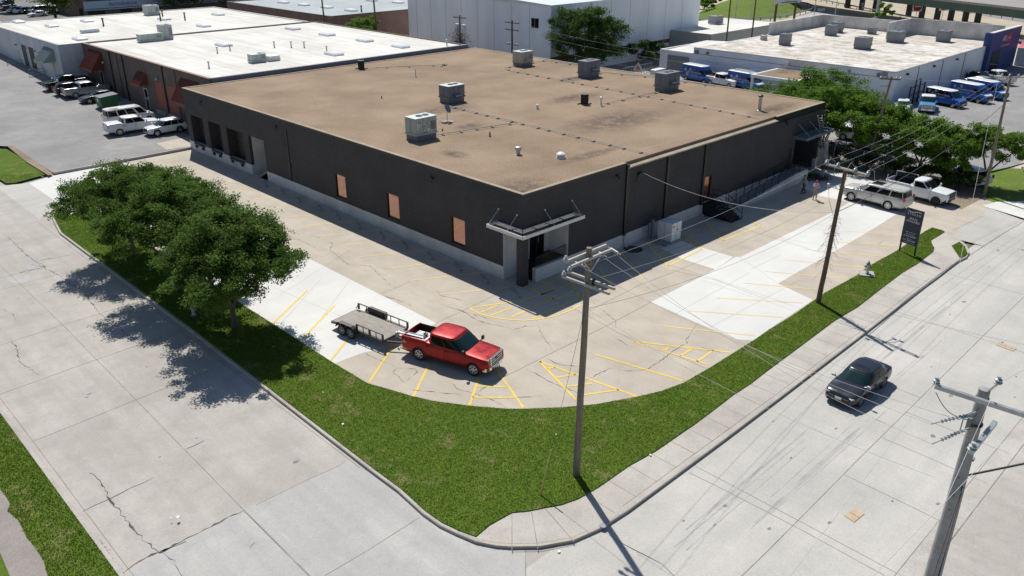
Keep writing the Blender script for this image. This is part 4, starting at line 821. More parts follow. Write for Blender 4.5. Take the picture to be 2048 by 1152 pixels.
# air-conditioning company store
ar = empty('white_store_building', (78, 7.1, 0), 0, 'white walled store with stained roof and blue front facade', 'building'); O = Vector((78, 7.1, 0))
ax0, ay0, ax1, ay1, az = 78.0, 7.1, 112.6, 39.3, 4.5
m = MB(); shell(m, ax0, ay0, ax1+8, ay1, 0, az, .3); part(rel(m), 'wall', M_rib_ars, ar)
m = MB(); m.bb((ax0+.31, ay0+.31, az-.5), (ax1+7.6, ay1-.31, az-.04)); rf = part(rel(m), 'roof', M_wroof2, ar)
m = MB(); m.bb((ax0-.06, ay0-.06, az), (ax0+.3, ay1, az+.05)); m.bb((ax0+.3, ay0-.06, az), (ax1, ay0+.3, az+.05)); m.bb((ax0-.04, ay0, az-.9), (ax0-.002, ay1, az-.84)); part(rel(m), 'roof_edge', M_hvac_bl, rf)
def pbox(m, a, b, z0, z1, t=.35): m.bar((a.x, a.y, (z0+z1)/2), (b.x, b.y, (z0+z1)/2), t, z1-z0)
m = MB(); P = [g(1561, 64, az), g(1625, 48, az), g(1817, 70, az)]; Q = [g(1817, 74, az), g(1881, 63, az), g(1968, 74, az), ]
P = [Vector((ax0+22.8, ay1-.2, 0)), Vector((ax0+42.5, ay1-.2, 0)), Vector((ax0+42.5, 20.6, 0)), Vector((ax0+31, 20.6, 0))]
for a, b, h in [(P[0], P[1], 2.0), (P[1], Vector((P[1].x, 22.5, 0)), 2.0), (Vector((111, 22.5, 0)), Vector((P[1].x, 22.5, 0)), 2.6), (Vector((P[1].x, 22.5, 0)), Vector((P[1].x, 7.2, 0)), 2.6)]: pbox(m, a, b, az-.1, az+h, .3)
part(rel(m), 'parapet', plain('stained_parapet', (.62, .60, .56), .8, var=.25, scale=.5), ar)
m = MB(); fa = Vector((112.6, 7.0, 0)); fb = Vector((127, 7.0, 0))
m.bb((112.6, 6.4, 0), (127.0, 6.95, 6.6)); m.bb((112.6, 6.96, az-.02), (113.4, 7.6, 6.6)); bf = part(rel(m), 'blue_facade', plain('blue_facade', (.025, .055, .19), .6), ar)
m = MB(); m.bb((114.2, 6.34, 0), (118.2, 6.399, 3.6)); part(rel(m), 'store_window', M_glassd, bf); m = MB(); m.bb((112.55, 6.38, 6.6), (127.05, 7.0, 6.7)); part(rel(m), 'facade_cap', M_white, bf)
for x in (85.5, 94.5, 103.5): m = MB(); m.bb((x, ay0-.05, 0), (x+.18, ay0-.002, az-.1)); part(rel(m), 'wall_joint', M_hvac_bl, ar)
for x, y in ((81.5, ay0-.15), (91, ay0-.15), (100, ay0-.15)): m = MB(); m.box((x, y, 3.9), (.35, .3, .25)); part(rel(m), 'wall_light', M_black, ar)
for y, s in ((38.6, .5), (36.6, .35), (13.5, .3), (9.3, .55)): m = MB(); m.box((ax0-.2, y, 3.95), (.35, s, s), 0); part(rel(m), 'wall_light', M_hvac_bl, ar)
m = MB(); m.box((ax0-.2, 22.9, 3.9), (.3, .5, .5)); part(rel(m), 'floodlight', M_white, ar)
for k, (x, y, s, lab) in enumerate([(90.6, 30.2, 1.7, 'leftmost'), (107.2, 30.4, 1.9, 'second from the left'), (112, 31.6, 2.0, 'tall twin'), (114.5, 26.3, 1.5, 'small'), (95.2, 19.2, 2.4, 'nearest'), (106.4, 18.6, 2.6, 'central'), (113.0, 13.4, 2.2, 'rightmost')]):
    hvac(x, y, az-.04, s, s*.8, 1.75 if s > 1.6 else 1.1, (M_hvac, M_hvac_bl), f'{lab} grey air conditioner on the stained white store roof', 'air conditioners on the store roof', hood=False, curb=.5, fans=1, detail=False)
hvac(93.6, 35.8, az-.04, .9, .8, .8, (M_beigem, M_white), 'tiny beige cooler near the far edge of the store roof', 'air conditioners on the store roof', hood=False, curb=.1, fans=1, detail=False)
# facade lettering
def text(body, size, mat, parent, loc, rot, name='lettering', ext=.004, align='CENTER', sx=1):
    cu = bpy.data.curves.new(name, 'FONT'); cu.body = body; cu.size = size; cu.extrude = ext; cu.align_x = align; cu.align_y = 'CENTER'; cu.space_line = .85
    t = bpy.data.objects.new(name, cu); COL.objects.link(t); bpy.context.view_layer.update()
    me = bpy.data.meshes.new_from_object(t.evaluated_get(bpy.context.evaluated_depsgraph_get())); COL.objects.unlink(t); bpy.data.objects.remove(t)
    me.materials.clear(); me.materials.append(mat); o = bpy.data.objects.new(name, me); COL.objects.link(o)
    o.parent = parent; o.location = loc; o.rotation_euler = rot; o.scale = (sx, 1, 1); return o
PI = math.pi
m = MB(); m.bb((120.0, 6.33, 4.6), (122.2, 6.39, 5.9)); m.bb((118.0, 6.35, 4.35), (122.2, 6.39, 4.45)); part(rel(m), 'red_sign_panel', plain('sign_red', (.4, .04, .05), .5), bf)
text('ARS', 1.3, M_white, ar, Vector((118.9, 6.36, 5.25))-O, (PI/2, 0, 0)); text('RESCUE', .42, M_white, ar, Vector((121.1, 6.31, 5.2))-O, (PI/2, 0, 0)); text('HEATING COOLING PLUMBING', .3, M_white, ar, Vector((119.8, 6.36, 4.1))-O, (PI/2, 0, 0))
# low annex left of it
an = empty('low_annex_building', (78, 39.4, 0), 0, 'low white annex with a roll-up door left of the store', 'building'); O = Vector((78, 39.4, 0))
m = MB(); shell(m, 78.3, 39.35, 92, 46, 0, 3.6, .25); part(rel(m), 'wall', M_rib_ars, an); m = MB(); m.add([(78.2, 39.35, 3.62), (92, 39.35, 4.0), (92, 46.1, 3.7), (78.2, 46.1, 3.3)], [(0, 1, 2, 3)]); part(rel(m), 'roof', M_wroof, an)
m = MB(); m.bb((78.22, 40.2, 0), (78.29, 44.4, 2.9)); part(rel(m), 'roll_up_door', M_hvac, an)
lo = empty('low_flat_building', (93.8, 46.4, 0), 0, 'low flat-roofed building with grey wall and red lower stripe', 'building'); O = Vector((93.8, 46.4, 0))
m = MB(); shell(m, 93.8, 46.3, 119, 60, 0, 4.5, .25); part(rel(m), 'wall', plain('grey_stucco', (.33, .33, .30), .9), lo); m = MB(); m.bb((94.1, 46.6, 4.2), (118.7, 59.7, 4.46)); part(rel(m), 'roof', M_wroof, lo)
m = MB(); m.bb((101, 46.25, 0), (119, 46.299, 2.2)); part(rel(m), 'red_stripe', M_redpanel, lo)
hvac(107, 54, 4.46, 2.6, 1.8, 1.5, (M_hvac, M_hvac), 'grey air conditioner on the low flat-roofed building', 'air conditioners on the store roof', hood=False, curb=.2, fans=1, detail=False)
# carport
cp = empty('carport', (74.5, 20.5, 0), 0, 'small carport with tan gravel roof and white columns against the store wall', 'carport'); O = Vector((74.5, 20.5, 0))
m = MB(); m.bb((70.0, 17.0, 2.75), (77.9, 24.2, 3.15)); part(rel(m), 'canopy_edge', M_white, cp); m = MB(); m.bb((70.5, 17.5, 3.152), (77.5, 23.7, 3.2)); part(rel(m), 'canopy_roof', M_gravel, cp)
for x, y in ((70.2, 17.2), (70.2, 24.0)): m = MB(); m.bb((x, y-.15, 0), (x+.3, y+.15, 2.75)); part(rel(m), 'column', M_white, cp)
m = MB(); m.bb((77.7, 17.5, 0), (77.95, 21.5, 2.7)); part(rel(m), 'dark_doorway', M_black, cp)
# pink-roofed shop at the right edge
pk = empty('pink_awning_shop', (131, 2, 0), 0, 'white shop with curved pink awning at the right edge', 'building'); O = Vector((131, 2, 0))
m = MB(); m.bb((127.2, -6, 0), (141, 6.3, 3.0)); part(rel(m), 'wall', M_paleblock, pk)
m = MB(); ring = []; 
m.loft([[Vector((127.1+2.2*math.sin(t), y, 3.0+1.9*(1-math.cos(t))**.8)) for t in [k*PI/2/6 for k in range(7)]]+[Vector((140, y, 4.9)), Vector((140, y, 3.0))] for y in (-6, 6.3)]); part(rel(m), 'pink_awning', plain('pink_canvas', (.60, .17, .22), .8), pk)

# ------------------------------------------------------------------ vehicles
PAINT = {}
M_sunroof = plain('sunroof_glass', (.008, .009, .01), .25)
def paint(name, col, metal=.3, rough=.28):
    if name not in PAINT:
        m, n, b = newmat(name); b.inputs['Base Color'].default_value = (*col, 1); b.inputs['Metallic'].default_value = metal; b.inputs['Roughness'].default_value = rough
        b.inputs['Coat Weight'].default_value = .15; b.inputs['Coat Roughness'].default_value = .04
        c = coord(n); f = noise(n, c, 1.2, 5, .7); dirt = mix(n, mapr(n, f, .45, .8, 0, .22), col, tuple(.7*x+.02 for x in col)); n.links.new(dirt, b.inputs['Base Color'])
        n.links.new(mapr(n, f, .35, .75, rough*.8, min(1, rough*1.7)), b.inputs['Roughness']); PAINT[name] = m
    return PAINT[name]
P_RED = paint('metallic_red', (.29, .009, .010), .55, .36); P_WHITE = paint('white_paint', (.74, .75, .76), 0, .3); P_SIL = paint('champagne_silver', (.60, .585, .55), .35, .35)
P_CIVIC = paint('dark_grey_paint', (.035, .042, .055), .5, .2); P_BLACK = paint('black_paint', (.014, .015, .018), .2, .2); P_SILV = paint('silver_paint', (.42, .44, .46), .6, .3)
P_BLUE = paint('blue_wrap', (.02, .12, .42), 0, .35); P_LBLUE = paint('light_blue_paint', (.08, .28, .55), .1, .3); P_DGREEN = paint('dark_paint_b', (.03, .035, .04), .3, .3)
def wheel(par, x, y, r, wd, side, spokes=6, rimmat=M_alum, name='wheel'):
    """wheel at axle point (x, y, r); side=+1 left"""
    wl = empty(name, (x, y, r)); wl.parent = par
    m = MB(); h = wd/2
    prof = [(r*.62, -h*.8), (r*.93, -h), (r, -h*.75), (r, h*.75), (r*.93, h), (r*.62, h*.8)]
    m.lathe((0, 0, 0), prof, 24, 0, 'y'); part(m, 'tyre', M_rubber, wl, smooth=True, ang=40)
    m = MB(); s = side*h*.72
    m.lathe((0, 0, 0), [(0, s*.55), (r*.6, s*.55), (r*.62, s*1.1), (r*.66, s*1.12), (r*.66, s*.4)], 20, 1, 'y')
    for k in range(spokes):
        a = 2*PI*k/spokes+.3
        m.bar((r*.08*math.cos(a), s*.95, r*.08*math.sin(a)), (r*.62*math.cos(a), s*1.05, r*.62*math.sin(a)), r*.17, r*.09, 0, up=(0, 1, 0))
    m.lathe((0, 0, 0), [(0, s*1.12), (r*.16, s*1.1), (r*.18, s*.7)], 10, 0, 'y')
    m2 = MB(); m2.lathe((0, 0, 0), [(r*.585, s*.9), (r*.60, s*1.16), (r*.67, s*1.16), (r*.67, s*.9)], 20, 0, 'y')
    m.add(m2.v, m2.f, 0)
    part(m, 'rim', [rimmat, M_plast], wl, smooth=True, ang=35)
    return wl
def cut_arches(o, xs, r, wd):
    cm = MB()
    for x in xs: cm.cyl((x, -wd, r*.98), (x, wd, r*.98), r*1.16, n=28)
    me = cm.build('cutter', M_black); bpy.context.view_layer.update()
    md = o.modifiers.new('b', 'BOOLEAN'); md.operation = 'DIFFERENCE'; md.object = me; md.solver = 'EXACT'
    dg = bpy.context.evaluated_depsgraph_get(); n_ = bpy.data.meshes.new_from_object(o.evaluated_get(dg))
    o.modifiers.clear(); old_ = o.data; o.data = n_
    try:
        n_.polygons.foreach_set('use_smooth', [True]*len(n_.polygons)); n_.set_sharp_from_angle(angle=math.radians(32))
    except Exception: pass
    bpy.data.objects.remove(me)
def panelq(A, B, C_, D, off, u0=0, u1=1, v0=0, v1=1, nu=1):
    """slightly proud sub-rectangle of quad A(bl) B(br) C(tr) D(tl)"""
    A, B, C_, D = map(Vector, (A, B, C_, D)); n_ = (B-A).cross(D-A).normalized()*off
    f = lambda u, v: (A*(1-u)*(1-v)+B*u*(1-v)+C_*u*v+D*(1-u)*v)+n_
    return [f(u0, v0), f(u1, v0), f(u1, v1), f(u0, v1)]
def car(kind, label, cat, body, group=None, roofmat=None, glass=None, wind=None, rimmat=M_alum, spokes=6, bedfill=None, sunroof=False, **k):
    S = dict(
        pickup=dict(L=5.9, W=2.0, H=1.95, wb=3.68, fo=.95, r=.405, hood=1.26, belt=1.31, deck=1.36, nose=1.16, cab=(1.56, .72, -1.05, -1.20), bed=(-1.26, -2.95), bumper=1, n=5),
        workpickup=dict(L=5.8, W=2.04, H=1.93, wb=3.55, fo=.95, r=.41, hood=1.28, belt=1.32, deck=1.38, nose=1.18, cab=(1.45, .64, -.36, -.50), bed=(-.56, -2.9), bumper=1, n=5),
        suv=dict(L=5.72, W=2.06, H=1.93, wb=3.40, fo=.98, r=.42, hood=1.24, belt=1.27, nose=1.14, cab=(1.50, .72, -2.62, -2.80), bumper=0, n=6),
        hatch=dict(L=4.65, W=1.86, H=1.68, wb=2.70, fo=.92, r=.37, hood=1.06, belt=1.12, nose=.92, cab=(1.28, .42, -1.70, -2.22), bumper=0, n=4.5),
        sedan=dict(L=4.68, W=1.82, H=1.42, wb=2.735, fo=.88, r=.335, hood=.92, belt=.97, nose=.72, cab=(1.20, .36, -1.42, -2.24), tail=1.0, bumper=0, n=4),
        van=dict(L=5.9, W=2.06, H=2.55, wb=3.70, fo=.98, r=.36, hood=1.20, belt=1.30, nose=1.02, cab=(2.30, 1.35, -2.90, -2.93), bumper=0, n=9),
        lowvan=dict(L=5.6, W=2.0, H=2.08, wb=3.5, fo=.80, r=.37, hood=1.18, belt=1.20, nose=1.0, cab=(2.15, 1.30, -2.70, -2.77), bumper=0, n=7))[kind]
    S = dict(S); S.update(k)
    L_, W_, H_, wb, r, hood, belt = S['L'], S['W'], S['H'], S['wb'], S['r'], S['hood'], S['belt']
    f = L_/2; re_ = -L_/2; xf = f-S['fo']; xr = xf-wb; hw = W_/2; zb = .24 if kind in ('sedan', 'hatch') else .32
    c0, c1, c2, c3 = S['cab']; deck = S.get('deck', belt); nose = S['nose']
    root = empty({'sedan': 'parked_sedan', 'suv': 'large_suv', 'hatch': 'compact_suv', 'van': 'cargo_van', 'lowvan': 'cargo_van'}.get(kind, 'pickup_truck'), (0, 0, 0), 0, label, cat, group)
    glass = glass or M_glassd; wind = wind or M_glass_teal; roofmat = roofmat or body
    # --- lower body: stations (x, top z, halfwidth, bottom z)
    if kind == 'sedan': st = [(f, .52, .55, .30), (f-.06, nose-.04, .74, .24), (f-.24, nose+.06, hw-.06, .2), (f-.55, hood-.09, hw, zb), (xf, hood-.04, hw+.01, zb), (c0+.1, hood+.02, hw, zb), (.3, belt, hw-.01, zb), (-.8, belt+.03, hw, zb), (xr, S['tail']-.01, hw+.015, zb), (c3+.1, S['tail'], hw-.02, zb+.02), (re_+.14, S['tail']-.02, hw-.08, .30), (re_+.02, S['tail']-.12, hw-.14, .33), (re_, .62, .66, .38)]
    elif kind in ('pickup', 'workpickup'): st = [(f, nose-.16, hw-.16, .50), (f-.03, nose-.05, hw-.10, .44), (f-.12, nose+.0, hw-.05, .40), (f-.45, hood-.06, hw, .38), (xf, hood-.02, hw, zb), (c0+.1, hood+.01, hw, zb), (c1, belt, hw, zb), (c2, belt, hw, zb), (c3+.02, belt+.01, hw, zb), (c3-.02, deck, hw, zb), (c3-.2, deck+.01, hw, zb), (xr, deck+.01, hw, zb), (re_+.3, deck+.01, hw, .42), (re_+.1, deck+.01, hw-.01, .5), (re_+.08, deck, hw-.03, .52)]
    elif kind in ('van', 'lowvan'): st = [(f, .80, hw-.16, .44), (f-.04, nose-.06, hw-.10, .34), (f-.2, nose+.04, hw-.04, .3), (f-.5, hood-.03, hw, .3), (c0, hood+.06, hw, zb), (xf, belt, hw, zb), (0, belt, hw, zb), (xr, belt, hw, zb), (re_+.1, belt, hw-.01, zb), (re_+.05, belt, hw-.03, .38), (re_+.04, belt-.02, hw-.05, .42)]
    else: st = [(f, nose-.28, hw-.18, .46), (f-.04, nose-.08, hw-.10, .36), (f-.15, nose+.02, hw-.05, .34), (f-.45, hood-.05, hw, zb), (xf, hood-.01, hw, zb), (c0+.1, hood+.01, hw, zb), (0, belt, hw, zb), (c2, belt, hw, zb), (c3+.2, belt, hw, zb), (re_+.14, belt-.01, hw-.03, .38), (re_+.04, belt-.12, hw-.07, .42), (re_, belt-.35, hw-.12, .46)]
    rings = []
    for x, zt, w_, z0 in st:
        hh = zt-z0; half = [(w_*.90, z0), (w_*.985, z0+hh*.12), (w_, z0+hh*.45), (w_*.985, z0+hh*.72), (w_*.955, zt-.07), (w_*.90, zt-.012), (w_*.5, zt+.018)]
        rings.append([Vector((x, y, z)) for y, z in half]+[Vector((x, -y, z)) for y, z in half[::-1]])
    m = MB(); m.loft(rings[::-1]); bd = part(m, 'body', [body, M_plast], root, smooth=True, ang=180)
    ss = bd.modifiers.new('s', 'SUBSURF'); ss.levels = 2; ss.render_levels = 2
    cut_arches(bd, (xf, xr), r, hw+.2)
    # --- cabin: rounded shell, glass set 1 cm proud of the same surface
    tz = H_-.10; bw = hw*.95; tw = hw*{'sedan': .76, 'van': .90, 'lowvan': .88, 'hatch': .83, 'suv': .885, 'workpickup': .87}.get(kind, .86); NN = S['n']; zb0 = min(hood, belt)-.06
    zr0 = S.get('tail', zb0+.02)-.05 if kind == 'sedan' else zb0
    def outl(v):
        e = v**1.25 if kind not in ('van',) else v**2.2
        ef = v**1.08
        return c0+(c1-c0)*ef, c3+(c2-c3)*v, bw+(tw-bw)*e, zb0+(tz-zb0)*v
    def P_side(s_, v, sg, off=0):
        xF, xR, b_, z = outl(v); xc, a_ = (xF+xR)/2, (xF-xR)/2+off
        return Vector((xc+a_*s_, sg*(b_+off)*(1-min(1, abs(s_))**NN)**(1/NN), z))
    def P_end(t_, v, fr_, off=0):
        xF, xR, b_, z = outl(v); xc, a_ = (xF+xR)/2, (xF-xR)/2+off; nn_ = 2.6 if fr_ > 0 else 3.2
        return Vector((xc+fr_*a_*(1-min(1, abs(t_))**NN)**(1/NN)*1.0, (b_+off)*t_, z))
    ths = [2*PI*(i+.5)/56 for i in range(56)]
    def ring(v, k_=1, dz=0):
        xF, xR, b_, z = outl(v); xc, a_ = (xF+xR)/2, (xF-xR)/2; out = []
        for t in ths:
            c_, s2 = math.cos(t), math.sin(t); out.append(Vector((xc+k_*a_*math.copysign(abs(c_)**(2/NN), c_), k_*b_*math.copysign(abs(s2)**(2/NN), s2), z+dz)))
        return out
    m = MB(); m.loft([ring(v) for v in (0, .2, .4, .6, .8, .93, 1.0)]); cabin = part(m, 'cabin', body, root, smooth=True, ang=60)
    cr = H_-tz; m = MB(); m.loft([ring(1.0), ring(1.0, .985, cr*.28), ring(1.0, .95, cr*.52), ring(1.0, .86, cr*.75), ring(1.0, .68, cr*.90), ring(1.0, .40, cr*.98), ring(1.0, .1, cr)]); part(m, 'roof', roofmat, root, smooth=True, ang=75)
    def patch(fn, u0, u1, v0, v1, nu, nv, name, mat_, flip):
        m = MB(); vs = [fn(u0+(u1-u0)*i/nu, v0+(v1-v0)*j/nv) for j in range(nv+1) for i in range(nu+1)]
        fs = [(j*(nu+1)+i, j*(nu+1)+i+1, (j+1)*(nu+1)+i+1, (j+1)*(nu+1)+i) for j in range(nv) for i in range(nu)]
        m.add(vs, [f_[::-1] for f_ in fs] if flip else fs); return part(m, name, mat_, root, smooth=True, ang=80)
    vt = {'van': .62}.get(kind, .97)
    patch(lambda u, v: P_end(u, v, 1, .012), -.90, .90, .10, vt, 12, 5, 'windshield', wind, False)
    patch(lambda u, v: P_end(u, v, -1, .012), -.84, .84, .22 if kind != 'sedan' else .12, .90 if kind != 'van' else .6, 12, 5, 'rear_window', glass, True)
    xs = {'sedan': [(-.62, -.02), (.02, .70)], 'pickup': [(-.74, -.03), (.02, .84)], 'workpickup': [(-.62, .82)], 'suv': [(-.90, -.40), (-.35, .16), (.19, .72)], 'hatch': [(-.84, -.50), (-.46, .08), (.12, .76)], 'van': [(.58, .90)], 'lowvan': [(-.93, -.5), (-.45, -.04), (.0, .42), (.52, .88)]}[kind]
    lo, hi = {'van': (.12, .60), 'sedan': (.16, .90)}.get(kind, (.14, .90))
    for sg in (1, -1):
        for a_, b2 in xs: patch(lambda u, v: P_side(u, v, sg, .012), a_, b2, lo, hi, 5, 4, 'side_window', glass, sg > 0)
    # wheels and liners
    for x in (xf, xr):
        for s in (1, -1):
            wheel(root, x, s*(hw-.13), r, .25, s, spokes, rimmat)
        m = MB(); m.bb((x-r*1.12, -(hw-.28), .3), (x+r*1.12, hw-.28, r*2.05)); part(m, 'wheel_well', M_black, root)
        if kind in ('pickup', 'workpickup', 'suv', 'hatch'):
            for s in (1, -1): m = MB(); m.tube([(x+r*1.18*math.cos(t), s*(hw-.015), r*.98+r*1.18*math.sin(t)) for t in [PI*(-.06+1.12*q_/14) for q_ in range(15)]], .035, 6); part(m, 'wheel_arch', body if kind != 'hatch' else M_plast, root, smooth=True)
    m = MB(); m.bb((re_+.25, -(hw-.25), zb-.06), (f-.25, hw-.25, zb+.1)); part(m, 'underbody', M_black, root)
    # lights, grille, bumper, plate
    zl = nose-.10
    for s in (1, -1):
        m = MB(); zz = zl-.05 if kind != 'sedan' else nose-.06
        lw = .22 if kind != 'sedan' else .26
        m.box((f-.13, s*(hw-.26), zz), (.20, lw, .28 if kind in ('pickup', 'workpickup', 'suv') else (.2 if kind != 'sedan' else .06)), -s*.5); part(m, 'headlight', M_lens, root, bevel=.02)
        m = MB(); tz_ = deck-.24 if kind in ('pickup', 'workpickup') else (S.get('tail', belt)-.14)
        if kind in ('van', 'lowvan'): m.box((re_+.02, s*(hw-.10), 1.25), (.06, .12, .4))
        elif kind == 'sedan': m.box((re_+.12, s*(hw-.33), tz_-.0), (.12, .34, .08), s*.35)
        elif kind in ('pickup', 'workpickup'): m.box((re_+.11, s*(hw-.085), tz_+.02), (.08, .16, .36))
        else: m.box((re_+.06, s*(hw-.13), tz_+.08), (.16, .12, .34), s*.3)
        part(m, 'taillight', M_red_l, root, bevel=.01)
        m = MB(); xm_ = c0-.12 if kind != 'van' else c0-.35; zm = belt+.08
        m.box((xm_, s*(hw+.07), zm+.0), (.13, .2, .15 if kind in ('sedan', 'hatch') else .24)); m.bar((xm_, s*(hw-.18), zm-.1), (xm_, s*(hw+.03), zm-.03), .07); part(m, 'mirror', S.get('mirror', body if kind != 'van' else M_plast), root, bevel=.03)
    gz = (zl-.22) if kind != 'sedan' else .46
    gr = S.get('grille', M_chrome)
    m = MB(); gw = hw*.62; gh = .50 if kind in ('pickup', 'workpickup') else (.40 if kind != 'sedan' else .16)
    m.bb((f-.10, -gw, gz-gh*.3), (f+.015, gw, gz+gh*.7)); gro = part(m, 'grille', M_plast if kind in ('sedan', 'van', 'lowvan') else gr, root, bevel=.03)
    if kind not in ('sedan', 'van', 'lowvan'):
        m = MB()
        for q_ in range(3): z = gz-gh*.18+q_*gh*.29; m.bb((f+.012, -gw*.9, z), (f+.022, gw*.9, z+gh*.17))
        part(m, 'grille_slot', M_black, gro)
    m = MB()
    if S['bumper']:
        bm_ = S.get('bmat', M_chrome); m.loft([[Vector((x, s*(hw-.06-.12*e), z)) for x, z in ((f-.30, .42), (f+.05-.12*e, .42), (f+.07-.12*e, .66), (f-.30, .68))] for s, e in ((-1, 1), (-1, 0.0), (1, 0.0), (1, 1))][0:1]+[[Vector((x-dx, y, z)) for x, z in ((f-.2, .42), (f+.06, .42), (f+.08, .66), (f-.2, .68))] for y, dx in ((-(hw-.06), .16), (-(hw-.4), .02), (0, 0), (hw-.4, .02), (hw-.06, .16))][0:5]) if False else None
        m.loft([[Vector((x-dx, y, z)) for x, z in ((f-.2, .42), (f+.06, .42), (f+.08, .66), (f-.2, .68))] for y, dx in ((-(hw-.05), .18), (-(hw-.4), .03), (0, 0), (hw-.4, .03), (hw-.05, .18))])
        part(m, 'front_bumper', bm_, root, bevel=.02)
        m = MB(); m.loft([[Vector((x, y, z)) for x, z in ((re_-.06, .48), (re_+.14, .48), (re_+.14, .68), (re_-.06, .68))] for y in (-(hw-.05), hw-.05)]); part(m, 'rear_bumper', bm_, root, bevel=.02)
        m = MB(); m.box((re_+.09, 0, .93), (.05, 1.5, .5)); part(m, 'tailgate', body, root, bevel=.02)
    else:
        m.bb((f-.08, -hw*.7, zb+.0), (f+.01, hw*.7, zb+.13)); part(m, 'lower_bumper', M_plast, root, bevel=.02)
    m = MB(); m.bb((f+.02 if S['bumper'] == 0 else f+.07, -.17, .46), (f+.03 if S['bumper'] == 0 else f+.085, .17, .6)); part(m, 'licence_plate', M_white, root)
    # door seams and handles
    nd = {'sedan': 2, 'pickup': 2, 'suv': 2, 'hatch': 2, 'workpickup': 1, 'van': 1, 'lowvan': 1}[kind]
    seams = {'pickup': [c0-.12, .12, c3+.06], 'workpickup': [c0-.12, c3+.12], 'suv': [c0-.1, .05, -1.15], 'hatch': [c0-.1, 0, -1.0], 'sedan': [c0-.15, -.12, -1.1], 'van': [c0-.3, .95], 'lowvan': [c0-.2, .8]}[kind]
    for s in (1, -1):
        m = MB()
        for x in seams: m.bb((x-.008, s*(hw-.006), zb+.12), (x+.008, s*(hw+.003), belt-.12))
        m.bb((seams[-1], s*(hw-.006), zb+.1), (seams[0], s*(hw+.003), zb+.115)); part(m, 'door_seam', M_black, root)
        for x in seams[1:]:
            m = MB(); m.bb((x+.05, s*(hw-.01), belt-.25), (x+.24, s*(hw+.02), belt-.21)); part(m, 'door_handle', S.get('handle', body), root)
    if 'bed' in S and not k.get('cover'):
        b0, b1 = S['bed']; hwi = hw-.13
        m = MB(); z = deck+.024; m.add([(b0, -hwi, z), (b0, hwi, z), (b1+.15, hwi, z), (b1+.15, -hwi, z), (b0, -hwi, .7), (b0, hwi, .7), (b1+.15, hwi, .7), (b1+.15, -hwi, .7)], [(4, 5, 6, 7), ])
        # the bed is a real well: cut it out of the body
        cm = MB(); cm.bb((b1+.16, -hwi, .78), (b0, hwi, 2.0)); cu = cm.build('cutter', M_black); bpy.context.view_layer.update()
        md = bd.modifiers.new('b', 'BOOLEAN'); md.operation = 'DIFFERENCE'; md.object = cu; md.solver = 'EXACT'
        n_ = bpy.data.meshes.new_from_object(bd.evaluated_get(bpy.context.evaluated_depsgraph_get())); bd.modifiers.clear(); bd.data = n_; bpy.data.objects.remove(cu)
        m = MB(); m.bb((b1+.17, -hwi+.01, .785), (b0-.01, hwi-.01, .80)); part(m, 'bed_floor', S.get('bedmat', M_plast), root)
        m = MB(); m.bb((b1+.17, hwi-.012, .80), (b0-.01, hwi-.002, deck)); m.bb((b1+.17, -hwi+.002, .80), (b0-.01, -hwi+.012, deck)); m.bb((b0-.012, -hwi+.01, .80), (b0-.002, hwi-.01, deck)); part(m, 'bed_liner', S.get('bedmat', M_plast), root)
    if k.get('cover'):
        b0, b1 = S['bed']; m = MB(); m.bb((b1+.1, -hw+.08, deck+.02), (b0, hw-.08, deck+.06)); part(m, 'bed_cover', k['cover'], root, bevel=.02)
    if sunroof: m = MB(); x_ = c1-.25; m.bb((x_-(.42 if kind == 'sedan' else .95), -tw*.58, H_-.06), (x_, tw*.58, H_+.006)); part(m, 'sunroof', M_sunroof, root, bevel=.02)
    if kind == 'suv':
        for s in (1, -1): m = MB(); m.tube([(c1-.2, s*tw*.9, H_-.02), (c1-.35, s*tw*.92, H_+.05), (c2+.4, s*tw*.92, H_+.05), (c2+.2, s*tw*.9, H_-.02)], .02, 6); part(m, 'roof_rail', M_chrome, root)
    if kind in ('pickup', 'workpickup', 'suv'):
        for s in (1, -1): m = MB(); m.box((xf-.02, s*(hw+.005), r*2.02), (.9, .03, .05)); 
    return root, dict(xf=xf, xr=xr, hw=hw)
def place(root, D, rear, front, side, z=0.0):
    """stand the car so that its wheels on one side touch the ground at two photo points; side=-1 right wheels, +1 left wheels"""
    a, b = (gl(*rear), gl(*front)) if z == 'yard' else (g(*rear, z), g(*front, z)); d = (b-a); d.z = 0; h = math.atan2(d.y, d.x)
    c = (a+b)/2; mid = (D['xf']+D['xr'])/2; n_ = Vector((-math.sin(h), math.cos(h), 0)); f_ = Vector((math.cos(h), math.sin(h), 0))
    o_ = c-f_*mid-n_*side*(D['hw']-.06); root.location = (o_.x, o_.y, c.z); root.rotation_euler = (0, 0, h)
    if z == 'yard': root.rotation_euler = (0, 0, h)
def put(root, x, y, deg, z=.01): root.location = (x, y, z); root.rotation_euler = (0, 0, math.radians(deg)); return root

red, D = car('pickup', 'red crew cab pickup truck with chrome grille towing the flatbed trailer', 'pickup truck', P_RED, spokes=6, bedmat=plain('red_bed', (.05, .008, .008), .5), grille=M_chrome, handle=P_RED, mirror=M_plast)
place(red, D, (837.3, 720.0), (948.6, 752.3), -1); RED = red
m = MB()
for k in range(7): m.bb((-2.9+.1*k*0-.0, -.05+.14*k-.35, 1.0), (-1.45, .04+.14*k-.35, 1.05))
pk_ = empty('aluminium_ramps', red.location, red.rotation_euler.z, 'ribbed aluminium loading ramps lying in the red pickup bed', 'ramps')
part(m, 'ribbed_ramp', M_alum, pk_)
m = MB(); m.bar((-3.35, -.62, 1.30), (-1.7, -.42, 1.22), .26, .07); m.bar((-3.3, -.74, 1.33), (-1.7, -.54, 1.25), .03, .1); m.bar((-3.3, -.50, 1.33), (-1.7, -.3, 1.25), .03, .1); part(m, 'long_ramp', M_galv, pk_)
